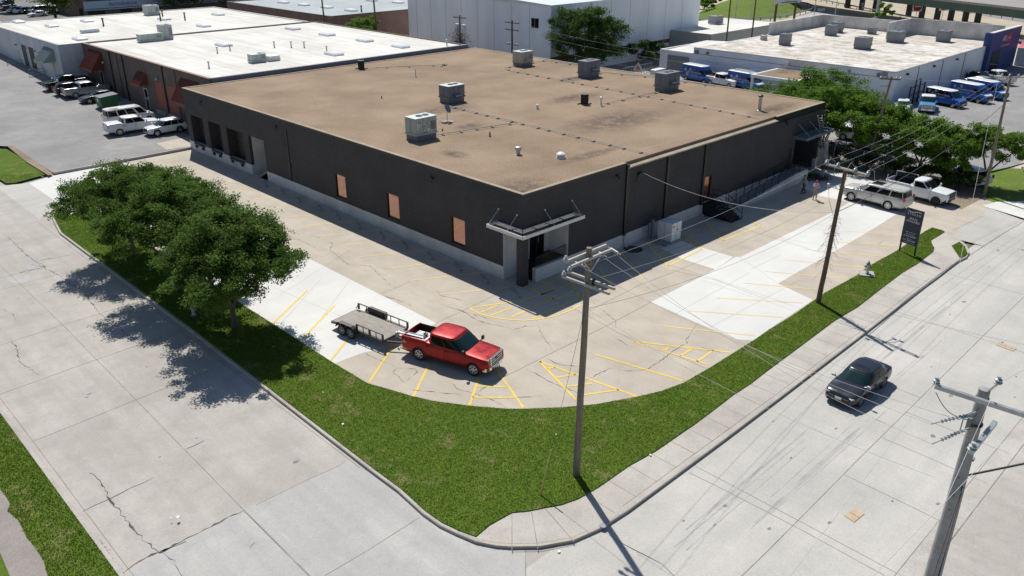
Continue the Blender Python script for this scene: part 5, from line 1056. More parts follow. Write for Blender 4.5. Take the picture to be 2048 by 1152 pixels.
tb = empty('strap_pile', red.location, red.rotation_euler.z, 'tangle of dark straps and a silver box in the red pickup bed', 'straps'); m = MB()
for k in range(7): a = random.uniform(0, 6); m.tube([(-1.9+.16*math.cos(t*1.3+a), -.1+.2*math.sin(t+a)+.05*k, 1.08+.02*k) for t in range(6)], .018, 5)
m.bb((-2.1, -.5, .8), (-1.6, .4, 1.0)); part(m, 'straps', M_rubber, tb); m = MB(); m.bb((-1.62, -.5, .8), (-1.4, .1, 1.12)); part(m, 'tool_box', M_alum, tb)
emb = plain('badge_blue', (.03, .06, .2), .3); m = MB(); m.lathe((2.975, 0, .99), [(0, 0), (.1, .0), (.1, .01), (0, .02)], 16, 0, 'x'); o_ = part(m, 'badge', emb, red)
for s in (-1,):
    m = MB(); m.bar((1.28, s*.96, 1.03), (1.5, s*.96, 1.03), .01, .03); part(m, 'side_badge', M_chrome, red)
for s in (1, -1): m = MB(); m.box((2.72, s*.83, .98), (.18, .1, .22), -s*.5); part(m, 'turn_signal', M_amber, red)
m = MB(); m.add([(-2.75, -1.003, .95), (-2.55, -1.003, .95), (-2.52, -1.003, 1.05), (-2.65, -1.003, 1.13), (-2.78, -1.003, 1.05)], [(0, 1, 2, 3, 4)]); part(m, 'bed_decal', plain('tan_decal', (.5, .3, .18), .5), red)

sedan, D = car('sedan', 'dark grey sedan with black sunroof driving on the avenue', 'car', P_CIVIC, sunroof=True, spokes=5, rimmat=M_hvac, mirror=P_SILV)
place(sedan, D, (1764.6, 776), (1720, 812.5), 1, ZS)
suv, D = car('suv', 'long silver sport utility vehicle with chrome wheels parked by the white work truck', 'car', P_SIL, sunroof=True, spokes=8, rimmat=M_alum); place(suv, D, (1773.3, 420.1), (1701.3, 401.9), 1)
wt, D = car('workpickup', 'white single cab work pickup truck with pipe rack, parked beside the silver vehicle', 'pickup truck', P_WHITE, spokes=6, rimmat=M_plast, grille=M_plast, bmat=M_plast, wind=M_glassd)
hs = suv.rotation_euler.z+PI; fr = g(1869.3, 411); rr = fr-Vector((math.cos(hs), math.sin(hs), 0))*3.55
c = (fr+rr)/2; mid = (D['xf']+D['xr'])/2; f_ = Vector((math.cos(hs), math.sin(hs), 0)); n_ = Vector((-f_.y, f_.x, 0)); o_ = c-f_*mid+n_*(D['hw']-.06); wt.location = (o_.x, o_.y, .0); wt.rotation_euler = (0, 0, hs)
m = MB()
for s in (1, -1): m.tube([(-2.7, s*.9, 1.2), (-2.7, s*.9, 1.85)], .03, 6)
m.tube([(-2.7, .9, 1.85), (-.7, .9, 1.85)], .03, 6); m.tube([(-.7, .9, 1.2), (-.7, .9, 1.85)], .03, 6); part(m, 'pipe_rack', M_white, wt)
# cars in the asphalt yard on the left
G3 = 'cars parked in the asphalt yard'
a, D = car('hatch', 'white compact suv parked nose out next to the dark warehouse corner', 'car', P_WHITE, G3, spokes=7); place(a, D, (361.6, 265), (315.5, 273.1), 1, 'yard')
a, D = car('pickup', 'white crew cab pickup with covered bed between the white van and the compact suv', 'pickup truck', P_WHITE, G3, cover=P_WHITE, handle=M_plast, H=1.95); place(a, D, (242.8, 271.2), (305, 262), -1, 'yard')
a, D = car('lowvan', 'white long passenger van with a patched peeling roof behind the white pickup', 'van', P_WHITE, G3, roofmat=ground('peeling_roof', (.55, .53, .5), (.75, .74, .72), (.08, .06, .05), darkamt=1.0, lo=.5, hi=.62, big=.9)); put(a, -1.1, 66.2, 0, lz(66))
a, D = car('sedan', 'low dark coupe parked beside the green dumpster', 'car', P_DGREEN, G3, spokes=5); put(a, .2, 79.8, 180, lz(79))
a, D = car('pickup', 'silver crew cab pickup backed out between two dark cars', 'pickup truck', P_SILV, G3, handle=M_plast); put(a, .1, 84.0, 0, lz(84))
a, D = car('hatch', 'dark grey hatchback mostly hidden behind the silver pickup', 'car', P_BLACK, G3); put(a, -.9, 86.2, 0, lz(86))
a, D = car('pickup', 'black crew cab pickup parked farthest in the asphalt yard', 'pickup truck', P_BLACK, G3, handle=M_plast, grille=M_plast); put(a, -.4, 90.0, 180, lz(90))
# store fleet
G4 = 'vehicles parked by the white store'
def decals(r, W_=2.06):
    m = MB(); s = -1; y = -W_/2*.995
    for (x, z, w_, h) in [(-1.9, 1.75, .5, .35), (-1.3, 1.5, .35, .6), (-.9, 1.85, .45, .25), (-1.5, 1.15, .6, .25)]: m.lathe((x, y-.012, z), [(0, 0), (w_/2, .0), (w_/2, -.004), (0, -.006)], 9, 0, 'y')
    part(m, 'side_graphic', plain('graphic_cream', (.5, .42, .36), .5), r)
    text('HEATING & COOLING', .24, M_white, r, (0.2, y-.02, 1.45), (PI/2, 0, 0), 'side_lettering'); text('ARS', .5, P_RED, r, (.3, y-.02, 1.85), (PI/2, 0, 0), 'side_lettering'); text('CALL US TODAY', .2, M_white, r, (-.2, y-.02, 1.1), (PI/2, 0, 0), 'side_lettering')
def vanput(lab, x, y, deg, kind='van', b=P_BLUE, rm=P_WHITE, dec=True, **kk):
    a, D = car(kind, lab, 'van', b, G4, roofmat=rm, **kk)
    m = MB(); m.add([(2.25, -.78, 1.235), (2.25, .78, 1.235), (2.83, .70, 1.10), (2.83, -.70, 1.10), (2.94, -.66, .95), (2.94, .66, .95)], [(0, 3, 2, 1), (3, 4, 5, 2)])
    if kind == 'van': part(m, 'bonnet', P_WHITE, a)
    if dec: decals(a)
    return put(a, x, y, deg)
v1 = vanput('blue cargo van with white roof and picture graphics, nearest the driveway of the store lot', 90.1, 1.1, 253, H=2.4); 
v2 = vanput('second blue cargo van with white roof, behind its twin in the store lot', 94.0, .3, 252, H=2.4)
v3 = vanput('blue van half hidden by the hedge with white bonnet', 84.3, 2.4, 252, 'lowvan', H=2.15)
a, D = car('hatch', 'dark grey hatchback just behind the hedge-side blue van', 'car', P_SILV, G4); put(a, 86.4, 2.9, 252)
a, D = car('pickup', 'silver crew cab pickup with big black wheels in the store lot', 'pickup truck', P_SILV, G4, rimmat=M_plast); put(a, 99.3, 2.5, 250)
a, D = car('pickup', 'white crew cab pickup farthest in the store lot', 'pickup truck', P_WHITE, G4); put(a, 107.3, 3.0, 60)
a, D = car('hatch', 'black car beyond the silver pickup against the blue facade', 'car', P_BLACK, G4); put(a, 105.3, 4.6, 240)
a, D = car('pickup', 'light blue pickup peeking over the hedge', 'pickup truck', P_LBLUE, G4, roofmat=P_WHITE); put(a, 79.3, 2.9, 200)
a, D = car('sedan', 'white car with pale roof at the left end of the store lot', 'car', P_WHITE, G4); put(a, 76.4, 4.9, 200)
v4 = vanput('blue van with white roof parked left of the junk pile behind the tan roof', 74.9, 35.9, 262, 'van')
v5 = vanput('blue van carrying ladders on its roof behind the tan roof', 74.8, 27.6, 262, 'van')
ld = empty('roof_ladders', (74.8, 27.6, 2.68), math.radians(262), 'aluminium ladders strapped on the roof of a blue van', 'ladders'); m = MB()
for y in (-.6, -.25, .25, .6): m.bar((-2.2, y, 0), (1.2, y, 0), .05)
for k in range(12): m.bar((-2.1+.28*k, -.6, 0), (-2.1+.28*k, -.25, 0), .03); m.bar((-2.1+.28*k, .25, 0), (-2.1+.28*k, .6, 0), .03)
m.bar((1.0, -.7, -.03), (1.0, .7, -.03), .05); m.bar((-1.6, -.7, -.03), (-1.6, .7, -.03), .05); part(m, 'ladder', M_alum, ld)
a, D = car('pickup', 'white pickup between the junk pile and the ladder van', 'pickup truck', P_WHITE, G4); put(a, 74.4, 31.2, 262)
a, D = car('lowvan', 'white van with two white roof panels behind the carport', 'van', P_WHITE, G4); put(a, 74.4, 11.5, 255)
a, D = car('hatch', 'white car in dappled shade behind the hedge at the right', 'car', P_WHITE, 'cars behind the hedge', wind=M_glassd); place(a, D, (1950, 377), (1880, 356), 1, .006)
a, D = car('sedan', 'pale green car glimpsed between the hedge trunks', 'car', paint('pale_green', (.35, .42, .38), .2, .3), 'cars behind the hedge'); put(a, 53.8, -1.5, 275)
a, D = car('hatch', 'white hatchback glimpsed under the hedge crowns near the fence', 'car', P_WHITE, 'cars behind the hedge'); put(a, 56.5, 2.0, 275)
# far parking lot at the top left
far = [(12, 12, 'hatch', P_BLACK, 'black car at the far left of the distant lot', 200), (22, 20, 'sedan', P_LBLUE, 'blue-grey car under the far oak', 200), (33, 26, 'hatch', P_SILV, 'silver car second from the left in the distant lot', 200), (46, 27, 'hatch', P_WHITE, 'white car beneath the far oak crown', 200), (60, 27, 'hatch', P_BLACK, 'black hatchback in the middle of the distant lot', 200),
       (76, 33, 'sedan', P_WHITE, 'white sedan nearest in the distant lot', 185), (80, 27, 'lowvan', P_SILV, 'silver van behind the white sedan in the distant lot', 190), (100, 30, 'sedan', P_DGREEN, 'dark sedan by the oak trunk in the distant lot', 190), (8, 22, 'sedan', P_DGREEN, 'dark car at the frame edge in the distant lot', 200)]
for px_, py_, kd, pt, lab, dg in far:
    a, D = car(kd, lab, 'car', pt, 'cars in the distant lot'); q = g(px_, py_, 0); put(a, q.x, q.y, dg, .02)

# ------------------------------------------------------------------ vegetation
def leafmat(name, c1, c2, trans=.35, sc=1.2):
    m = bpy.data.materials.new(name); m.use_nodes = True; n = m.node_tree; n.nodes.clear()
    o = n.nodes.new('ShaderNodeOutputMaterial'); d = n.nodes.new('ShaderNodeBsdfPrincipled'); t = n.nodes.new('ShaderNodeBsdfTranslucent'); mx = n.nodes.new('ShaderNodeMixShader'); mx.inputs[0].default_value = trans
    c = coord(n); at = n.nodes.new('ShaderNodeAttribute'); at.attribute_name = 'tone'
    col = mix(n, mapr(n, noise(n, c, sc, 4), .35, .65), c1, c2)
    col = mix(n, at.outputs['Fac'], mix(n, 1.0, col, (.62, .66, .6), 'MULTIPLY'), mix(n, 1.0, col, (1.35, 1.25, 1.1), 'MULTIPLY'))
    n.links.new(col, d.inputs['Base Color']); n.links.new(col, t.inputs['Color']); d.inputs['Roughness'].default_value = .75; d.inputs['Specular IOR Level'].default_value = .15
    n.links.new(d.outputs[0], mx.inputs[1]); n.links.new(t.outputs[0], mx.inputs[2]); n.links.new(mx.outputs[0], o.inputs[0]); return m
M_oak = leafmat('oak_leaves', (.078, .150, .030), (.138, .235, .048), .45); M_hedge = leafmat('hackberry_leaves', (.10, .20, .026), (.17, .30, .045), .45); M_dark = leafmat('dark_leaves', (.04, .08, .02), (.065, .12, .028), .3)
def cards(name, cen, nrm, size, mat, parent, tone=None, rng=RNG, asp=.55):
    """one mesh of many small leaf-shaped faces"""
    n = len(cen); t = rng.normal(size=(n, 3)); t -= nrm*(t*nrm).sum(1)[:, None]; t /= np.linalg.norm(t, axis=1)[:, None]+1e-9; b = np.cross(nrm, t)
    s = size[:, None]; P = np.stack([cen-t*s, cen+b*s*asp, cen+t*s, cen-b*s*asp], 1).reshape(-1, 3).astype(np.float32)
    me = bpy.data.meshes.new(name); me.vertices.add(4*n); me.vertices.foreach_set('co', P.ravel())
    me.loops.add(4*n); me.loops.foreach_set('vertex_index', np.arange(4*n, dtype=np.int32)); me.polygons.add(n); me.polygons.foreach_set('loop_start', np.arange(0, 4*n, 4, dtype=np.int32))
    me.update(calc_edges=True); a = me.attributes.new('tone', 'FLOAT', 'FACE'); a.data.foreach_set('value', (tone if tone is not None else rng.random(n)).astype(np.float32))
    me.materials.append(mat); me.validate(); o = bpy.data.objects.new(name, me); COL.objects.link(o); o.parent = parent; return o
SCL, ZSC, OFF = 1.36, 1.2, (-.1, -.65)
def tree(name, label, x, y, h, blobs, nleaf, leaf, mat, group=None, bark=None, z=0, trunk_r=.2, fork=1.8, seed=1, cat='tree', tips=26, lean=(0, 0), spray=.30, shell=.55):
    """blobs: (dx, dy, z, rx, ry, rz) masses of the crown; limbs run to tips inside them"""
    rng = np.random.default_rng(seed); r = empty(name, (x, y, z), 0, label, cat, group)
    blobs = [(b[0]*SCL+OFF[0], b[1]*SCL+OFF[1], b[2]*ZSC, b[3]*SCL, b[4]*SCL, b[5]*SCL) for b in blobs] if name == 'oak_tree' else ([(b[0]*1.12, b[1]*1.12, b[2]*(1.12 if name == 'fence_tree' else 1.05), b[3]*1.28, b[4]*1.28, b[5]*1.25) for b in blobs] if name in ('fence_tree', 'leafy_tree') else blobs)
    tips_ = []
    vol = np.array([b[3]*b[4]*b[5] for b in blobs])**.8; vol = vol/vol.sum()
    for i, b in enumerate(blobs):
        k = max(6, int(round(tips*len(blobs)*vol[i])))
        for _ in range(k):
            d = rng.normal(size=3); d /= np.linalg.norm(d); d[2] = abs(d[2])*.9-.28 if rng.random() < .8 else d[2]
            rr = rng.uniform(shell, 1.06); tips_.append((b[0]+d[0]*b[3]*rr, b[1]+d[1]*b[4]*rr, b[2]+d[2]*b[5]*rr))
    tips_ = np.array(tips_)
    m = MB(); base = Vector((0, 0, 0)); fk = Vector((lean[0]*.5, lean[1]*.5, fork)); m.tube([(0, 0, -.1), (.02, 0, .25), (fk*.55), fk], 0, 8, rr=[trunk_r*1.5, trunk_r*1.1, trunk_r, trunk_r*.85])
    bl = []
    for b in blobs:
        c = Vector((b[0], b[1], b[2]-b[5]*.35)); mid = fk.lerp(c, .5)+Vector((rng.uniform(-.2, .2), rng.uniform(-.2, .2), -.1)); m.tube([fk*.9, mid, c], 0, 6, rr=[trunk_r*.6, trunk_r*.42, trunk_r*.26]); bl.append(c)
    for t in tips_[::2]:
        c = min(bl, key=lambda q: (q-Vector(t)).length); md = c.lerp(Vector(t), .5)+Vector((0, 0, .12)); m.tube([c, md, Vector(t)], 0, 4, rr=[trunk_r*.17, trunk_r*.1, .012])
    part(m, 'trunk', bark or M_bark, r, smooth=True, ang=60)
    k = nleaf//len(tips_); cc = np.repeat(tips_, k, axis=0); n = len(cc)
    # each tip carries a small spray: elongated outwards
    tid = np.repeat(np.arange(len(tips_)), k); rad = rng.uniform(.6, 1.35, len(tips_))[tid]*spray*1.6
    off = rng.normal(size=(n, 3)); off *= (rng.random(n)**.55/np.linalg.norm(off, axis=1))[:, None]*rad[:, None]*1.25; off[:, 2] *= .62
    ce = np.array([[0, 0, np.mean([b[2] for b in blobs])]]); out = cc-ce; out /= np.linalg.norm(out, axis=1)[:, None]; off += out*(rng.random(n)**2*rad*.7)[:, None]
    nn = rng.normal(size=(n, 3))*.75+out*.35+np.array([0, 0, .75]); nn /= np.linalg.norm(nn, axis=1)[:, None]
    tone = np.clip(rng.random(len(tips_))[tid]*.6+rng.random(n)*.4, 0, 1)
    cards('crown', cc+off, nn, rng.uniform(.6, 1.25, n)*leaf, mat, r, tone, rng); return r
OAK = 'oaks on the lawn verge'
tree('oak_tree', 'leafy oak on the verge nearest the camera, with the red pickup and trailer beyond it', -17.2, 8.3, 7, [(-.3, .2, 4.2, 2.5, 2.5, 1.7), (1.0, .6, 4.9, 2.0, 2.2, 1.4), (-1.4, -.9, 3.8, 1.9, 1.9, 1.3), (.6, -1.5, 4.1, 2.0, 1.8, 1.3), (-.2, .3, 5.6, 1.5, 1.6, .9), (1.6, -.3, 3.6, 1.4, 1.5, 1.0)], 88000, .080, M_oak, OAK, seed=3, trunk_r=.19, tips=60)
tree('oak_tree', 'middle oak of the three on the verge, its crown touching both others', -17.2, 16.2, 7, [(2.3, .6, 4.3, 1.5, 1.8, 1.2), (0, 0, 4.3, 2.6, 2.7, 1.7), (1.2, 1.2, 4.9, 2.0, 2.0, 1.4), (-1.3, .8, 4.1, 1.9, 2.0, 1.3), (.3, -1.8, 4.4, 1.9, 1.8, 1.3), (0, .3, 5.7, 1.5, 1.6, .9)], 80000, .080, M_oak, OAK, seed=5, trunk_r=.2, tips=60)
tree('oak_tree', 'farthest oak on the verge, closest to the driveway and its green lawn tip', -17.0, 24.9, 7, [(0, 0, 4.0, 2.7, 2.9, 1.6), (1.4, -1.3, 4.6, 2.2, 2.2, 1.4), (-1.3, .9, 3.9, 2.0, 2.2, 1.2), (.3, 2.2, 4.2, 1.9, 1.9, 1.2), (2.2, .8, 4.0, 1.7, 1.8, 1.1), (.4, -.4, 5.3, 1.6, 1.7, .8)], 80000, .080, M_oak, OAK, seed=8, trunk_r=.2, tips=60)
# hedgerow of volunteer trees at the right
HG = 'trees along the fence behind the parked cars'
hs_ = [(46.6, 1.5, 'nearest the dark warehouse and its ladder', 6.6, 1.0), (46.9, -2.4, 'second from the warehouse, right above the leaning ladder view', 6.2, .95), (46.4, -5.6, 'growing behind the white work truck bed', 5.6, .95), (46.9, -8.6, 'with the white car half hidden behind its trunk', 5.0, .95), (46.7, -11.2, 'fifth along the fence, left of the leaning utility pole', 4.6, .85)]
for i, (x, y, lab, h, s) in enumerate(hs_):
    tree('fence_tree', 'bright green tree '+lab, x, y, h, [(0, 0, h*.66, 2.0*s, 2.3*s, 1.5*s), (-.9, .9, h*.78, 1.5*s, 1.6*s, 1.0), (.9, -1.0, h*.72, 1.6*s, 1.6*s, 1.1), (.2, .1, h*.90, 1.2*s, 1.4*s, .8), (-.7, -.9, h*.45, 1.3, 1.3, .9)], 23000, .105, M_hedge, HG, seed=20+i, trunk_r=.15, fork=1.4, tips=20, spray=.34)
tree('fence_tree', 'tall bright green tree beyond the fence, left of the store lot vans', 53.5, 5.0, 7.4, [(0, 0, 5.2, 2.6, 3.0, 1.7), (.5, -2.2, 4.6, 2.3, 2.2, 1.5), (-.5, 2.4, 4.4, 2.0, 2.1, 1.4), (0, .2, 6.4, 1.5, 1.8, .9)], 20000, .115, M_hedge, HG, seed=31, trunk_r=.2, fork=2.2, tips=22, spray=.42)
tree('fence_tree', 'low wide green tree just above the roof corner of the dark warehouse', 49.5, 8.5, 5.8, [(0, 0, 4.0, 2.2, 2.2, 1.4), (.3, 2.6, 3.6, 1.9, 2.2, 1.2), (0, -2.0, 4.3, 1.9, 1.8, 1.2)], 15000, .11, M_hedge, HG, seed=33, trunk_r=.16, fork=1.8, tips=22, spray=.4)
tree('fence_tree', 'green tree at the right picture edge behind the leaning utility pole', 48.4, -14.2, 5.4, [(0, 0, 3.6, 1.9, 1.9, 1.3), (.4, -1.8, 3.9, 1.8, 1.9, 1.2), (-.3, .9, 4.3, 1.4, 1.4, .9), (.3, -3.4, 3.4, 1.7, 1.7, 1.2)], 23000, .105, M_hedge, HG, seed=35, trunk_r=.17, fork=1.3, tips=22)
for i, (x, y, s, lab) in enumerate([(45.8, 3.2, 1.0, 'by the ladder foot'), (46.6, -.6, .9, 'below the nearest fence trees'), (46.2, -4.2, .9, 'under the middle fence trees'), (46.3, -7.4, .8, 'behind the work truck'), (45.6, -10.2, .8, 'left of the white car'), (44.9, -13.4, .7, 'at the foot of the leaning pole')]):
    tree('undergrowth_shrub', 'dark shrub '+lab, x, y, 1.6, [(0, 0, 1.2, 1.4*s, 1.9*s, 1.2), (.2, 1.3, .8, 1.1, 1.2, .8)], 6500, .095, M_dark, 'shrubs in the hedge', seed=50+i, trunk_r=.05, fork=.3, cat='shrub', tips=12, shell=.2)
# ivy hanging on the second utility pole is built with it; trees in the background
tree('leafy_tree', 'large round leafy tree in front of the tall metal warehouse', 63.6, 49.6, 11, [(0, 0, 6.6, 4.0, 4.2, 3.0), (-1.5, 1.9, 8.3, 2.6, 2.8, 1.9), (1.5, -1.8, 7.2, 2.8, 3.0, 2.2), (0, -.3, 9.2, 2.5, 2.6, 1.3), (.5, 1.5, 4.4, 3.2, 3.2, 1.8), (0, -2.4, 4.5, 2.9, 2.6, 1.8)], 40000, .14, leafmat('leafy_tree_leaves', (.05, .105, .018), (.085, .165, .03), .35), None, seed=60, trunk_r=.35, fork=2.6, tips=34, spray=.5)  # leaf colour of its own, a deeper green than the fence trees
q = g(735, 60, 4); tree('leafy_tree', 'small bright tree in the alley between white and grey roofs', 45.5, 83.5, 8, [(0, 0, 6.6, 2.0, 2.2, 1.3), (-.5, -1.6, 6.2, 1.4, 1.4, 1.0)], 7000, .13, M_hedge, None, seed=62, trunk_r=.15, tips=20)
for i, (x, y, s, zc_, lab) in enumerate([(78.5, 50.8, 1.5, 3.2, 'thin weedy tree against the metal warehouse stripe'), (84.0, 51.5, 1.6, 2.6, 'dark round bush right of the metal warehouse'), (87.5, 49.0, 1.4, 1.8, 'green bush in front of the low flat building')]):
    tree('bush', lab, x, y, 4, [(0, 0, zc_, 1.5*s, 1.6*s, 1.1*s), (.4, -1.2, zc_*.6, 1.2*s, 1.2*s, .9*s)], 5000, .14, M_dark if i < 2 else M_hedge, None, seed=70+i, trunk_r=.09, fork=.8, cat='bush', tips=20, shell=.35)
q = g(1770, 40, 0); tree('bush', 'lone green bush beside the frontage road behind the store', q.x-8, q.y-2.5, 4, [(0, 0, 2.4, 2.0, 2.6, 2.0)], 3500, .2, M_hedge, None, seed=77, trunk_r=.1, fork=.8, cat='bush', tips=20)
# oaks and dark woods at the top of the picture
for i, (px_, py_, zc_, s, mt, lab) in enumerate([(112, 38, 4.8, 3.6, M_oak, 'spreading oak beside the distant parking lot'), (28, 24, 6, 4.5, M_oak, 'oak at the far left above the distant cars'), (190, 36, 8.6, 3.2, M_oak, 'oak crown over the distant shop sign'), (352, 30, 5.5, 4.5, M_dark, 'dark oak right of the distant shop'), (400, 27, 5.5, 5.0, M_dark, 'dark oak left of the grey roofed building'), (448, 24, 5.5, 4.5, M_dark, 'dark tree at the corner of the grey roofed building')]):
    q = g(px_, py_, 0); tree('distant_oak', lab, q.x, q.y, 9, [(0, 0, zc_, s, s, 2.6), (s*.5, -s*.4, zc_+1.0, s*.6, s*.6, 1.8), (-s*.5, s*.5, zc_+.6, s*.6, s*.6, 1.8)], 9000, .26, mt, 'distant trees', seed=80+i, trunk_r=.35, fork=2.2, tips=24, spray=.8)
for i, (px_, py_) in enumerate([(1408, 18), (1425, 14), (1412, 26)]):
    q = g(px_, py_, 0); tree('distant_bush', ['green bush beside the highway mound', 'tall green bush behind the highway mound', 'low green bush at the metal warehouse corner'][i], q.x, q.y, 4, [(0, 0, 2.2, 3, 3, 2.2)], 2500, .3, M_hedge if i else M_dark, 'distant trees', seed=90+i, trunk_r=.15, fork=.8, cat='bush', tips=18)

# ------------------------------------------------------------------ grass blades
def inside(P, poly):
    x, y = P[:, 0], P[:, 1]; c = np.zeros(len(P), bool); n = len(poly)
    for i in range(n):
        x1, y1 = poly[i]; x2, y2 = poly[(i+1) % n]
        k = ((y1 > y) != (y2 > y)) & (x < (x2-x1)*(y-y1)/((y2-y1) if abs(y2-y1) > 1e-9 else 1e-9)+x1); c ^= k
    return c
def turf(name, poly, dens, h, label=None, z=.03, edge=.0, zf=None):
    poly = [tuple(p[:2]) for p in poly]; a = np.array(poly); lo, hi = a.min(0), a.max(0); n = int(dens*(hi-lo).prod())
    P = RNG.uniform(lo, hi, (n, 2)); P = P[inside(P, poly)]; n = len(P)
    th = RNG.uniform(0, 2*PI, n); hh = h*.7*RNG.uniform(.4, 1.3, n); wd = RNG.uniform(.012, .028, n); lean_ = RNG.normal(0, .55, (n, 2))*hh[:, None]
    zb_ = np.full(n, z); b = np.column_stack([P, zb_]); d = np.column_stack([np.cos(th)*wd, np.sin(th)*wd, np.zeros(n)]); tip = b+np.column_stack([lean_, hh])
    V = np.stack([b-d, b+d, tip], 1).reshape(-1, 3).astype(np.float32)
    me = bpy.data.meshes.new(name); me.vertices.add(3*n); me.vertices.foreach_set('co', V.ravel()); me.loops.add(3*n); me.loops.foreach_set('vertex_index', np.arange(3*n, dtype=np.int32))
    me.polygons.add(n); me.polygons.foreach_set('loop_start', np.arange(0, 3*n, 3, dtype=np.int32)); me.update(calc_edges=True); me.materials.append(M_blade)
    o = bpy.data.objects.new(name, me); COL.objects.link(o); tag(o, label, 'grass', kind='stuff'); return o
turf('grass', lawn, 620, .055, 'mown green grass on the lawn verge around the parking lot', z=.055)
turf('grass', isl, 400, .07, 'small wedge of grass by the end of the sidewalk')
wv = [(-30.6, -13.5), (-30.6, 20), (-33.2, 20), (-33.3, 4)]+ws[0:11]
wv = [(-30.55, -12.8), (-30.55, 22), (-33.0, 22)]+[tuple(p[:2]) for p in gp([(-60, 960), (0, 978), (13, 995), (20, 1008), (14, 1021), (37, 1041), (53, 1075), (70, 1095), (87, 1121), (95, 1152), (150, 1230)])]
turf('grass', wv, 480, .09, 'grass strip between the west sidewalk and the left street', z=-.03)
turf('grass', LAWN2, 150, .08, 'grass patch by the asphalt yard at the left edge', z=.12)
# dead leaves and weeds along the west gutter
m = MB()
for _ in range(420):
    t = random.random(); p = g(190+50*t+random.gauss(0, 5), 1080+70*t+random.gauss(0, 4), ZS); s = random.uniform(.012, .03); a = random.uniform(0, 6)
    m.add([(p.x+s*math.cos(a+k*2.1), p.y+s*math.sin(a+k*2.1), ZS+.012+random.uniform(0, .02)) for k in range(3)], [(0, 1, 2)])
tag(m.build('dead_leaves', plain('dead_leaf', (.25, .15, .08), .9, var=.5)), 'scattered brown dead leaves in the gutter by the west grass', 'leaf litter', kind='stuff')

# ------------------------------------------------------------------ flatbed trailer
tr = empty('flatbed_trailer', (0, 0, 0), 0, 'empty twin-axle flatbed trailer with grey plank deck hitched to the red pickup', 'trailer')
BL, BF, FF, FN = g(663, 638, .65), g(712, 615, .65), g(814, 655, .65), g(767, 681, .65)
ctr = (BL+BF+FF+FN)/4; hd = ((FF+FN)/2-(BL+BF)/2); ang = math.atan2(hd.y, hd.x); hl = hd.length/2
tr.location = (ctr.x, ctr.y, 0); tr.rotation_euler = (0, 0, ang); hw_ = 1.04
DS = -hl+1.0
m = MB(); m.bb((DS, -hw_+.06, .60), (hl, hw_-.06, .66)); part(m, 'deck', M_deckw, tr)
m = MB(); m.add([(DS, -hw_+.06, .66), (DS, hw_-.06, .66), (-hl, hw_-.06, .50), (-hl, -hw_+.06, .50), (DS, -hw_+.06, .60), (DS, hw_-.06, .60), (-hl, hw_-.06, .44), (-hl, -hw_+.06, .44)], [(0, 1, 2, 3), (7, 6, 5, 4), (2, 6, 7, 3)]); part(m, 'dovetail', M_deckw, tr)
m = MB()
for s in (1, -1):
    m.bar((DS, s*hw_, .58), (hl, s*hw_, .58), .08, .14); m.bar((DS, s*hw_, .56), (-hl, s*hw_, .44), .08, .12); m.bar((hl-.1, s*hw_*.9, .52), (hl+1.55, 0, .48), .08, .1)
m.bar((-hl, -hw_, .45), (-hl, hw_, .45), .1, .1); m.bar((hl, -hw_, .58), (hl, hw_, .58), .08, .14)
for k in range(9): x = -hl+.6+k*(2*hl-1)/8; m.bar((x, -hw_, .53), (x, hw_, .53), .06, .08)
m.bar((hl+.3, .0, .45), (hl+1.75, 0, .45), .1, .1); part(m, 'frame', M_dkmetal, tr)
for s in (1, -1):
    m = MB(); x0 = -hl+.25 if s > 0 else -hl+2.35
    for z in (1.02,): m.bar((x0 if s > 0 else x0, s*hw_, z), (hl, s*hw_, z), .06, .05)
    n_ = 7 if s > 0 else 5
    for k in range(n_): x = x0+(hl-x0)*k/(n_-1); m.bar((x, s*hw_, .62), (x, s*hw_, 1.02), .1 if k in (0, n_-1, n_//2) else .04)
    if s > 0: m.bar((-hl+.25, s*hw_, .95), (-hl-.0, s*hw_*.98, .6), .04)
    part(m, 'side_rail', M_dkmetal, tr)
    m = MB(); xs_ = [(-hl+.72, .5), (-hl+.85, .78), (-hl+1.05, .90), (-hl+2.15, .90), (-hl+2.35, .78), (-hl+2.5, .5)]
    m.loft([[Vector((x, s*(hw_+.03), z)), Vector((x, s*(hw_+.33), z)), Vector((x, s*(hw_+.33), z-.02)), Vector((x, s*(hw_+.03), z-.02))] for x, z in xs_]); part(m, 'fender', M_dkmetal, tr)
    for x in (-hl+1.22, -hl+2.0): wheel(tr, x, s*(hw_+.18), .36, .22, s, 5, M_hvac)
m = MB(); m.bb((-hl+1.1, hw_-.02, .62), (-hl+2.6, hw_+.28, .98)); part(m, 'tool_box', M_dkmetal, tr, bevel=.03)
m = MB(); m.lathe((hl+.2, -.1, .55), [(.05, 0), (.05, .35), (0, .36)], 8); part(m, 'jack', M_galv, tr)

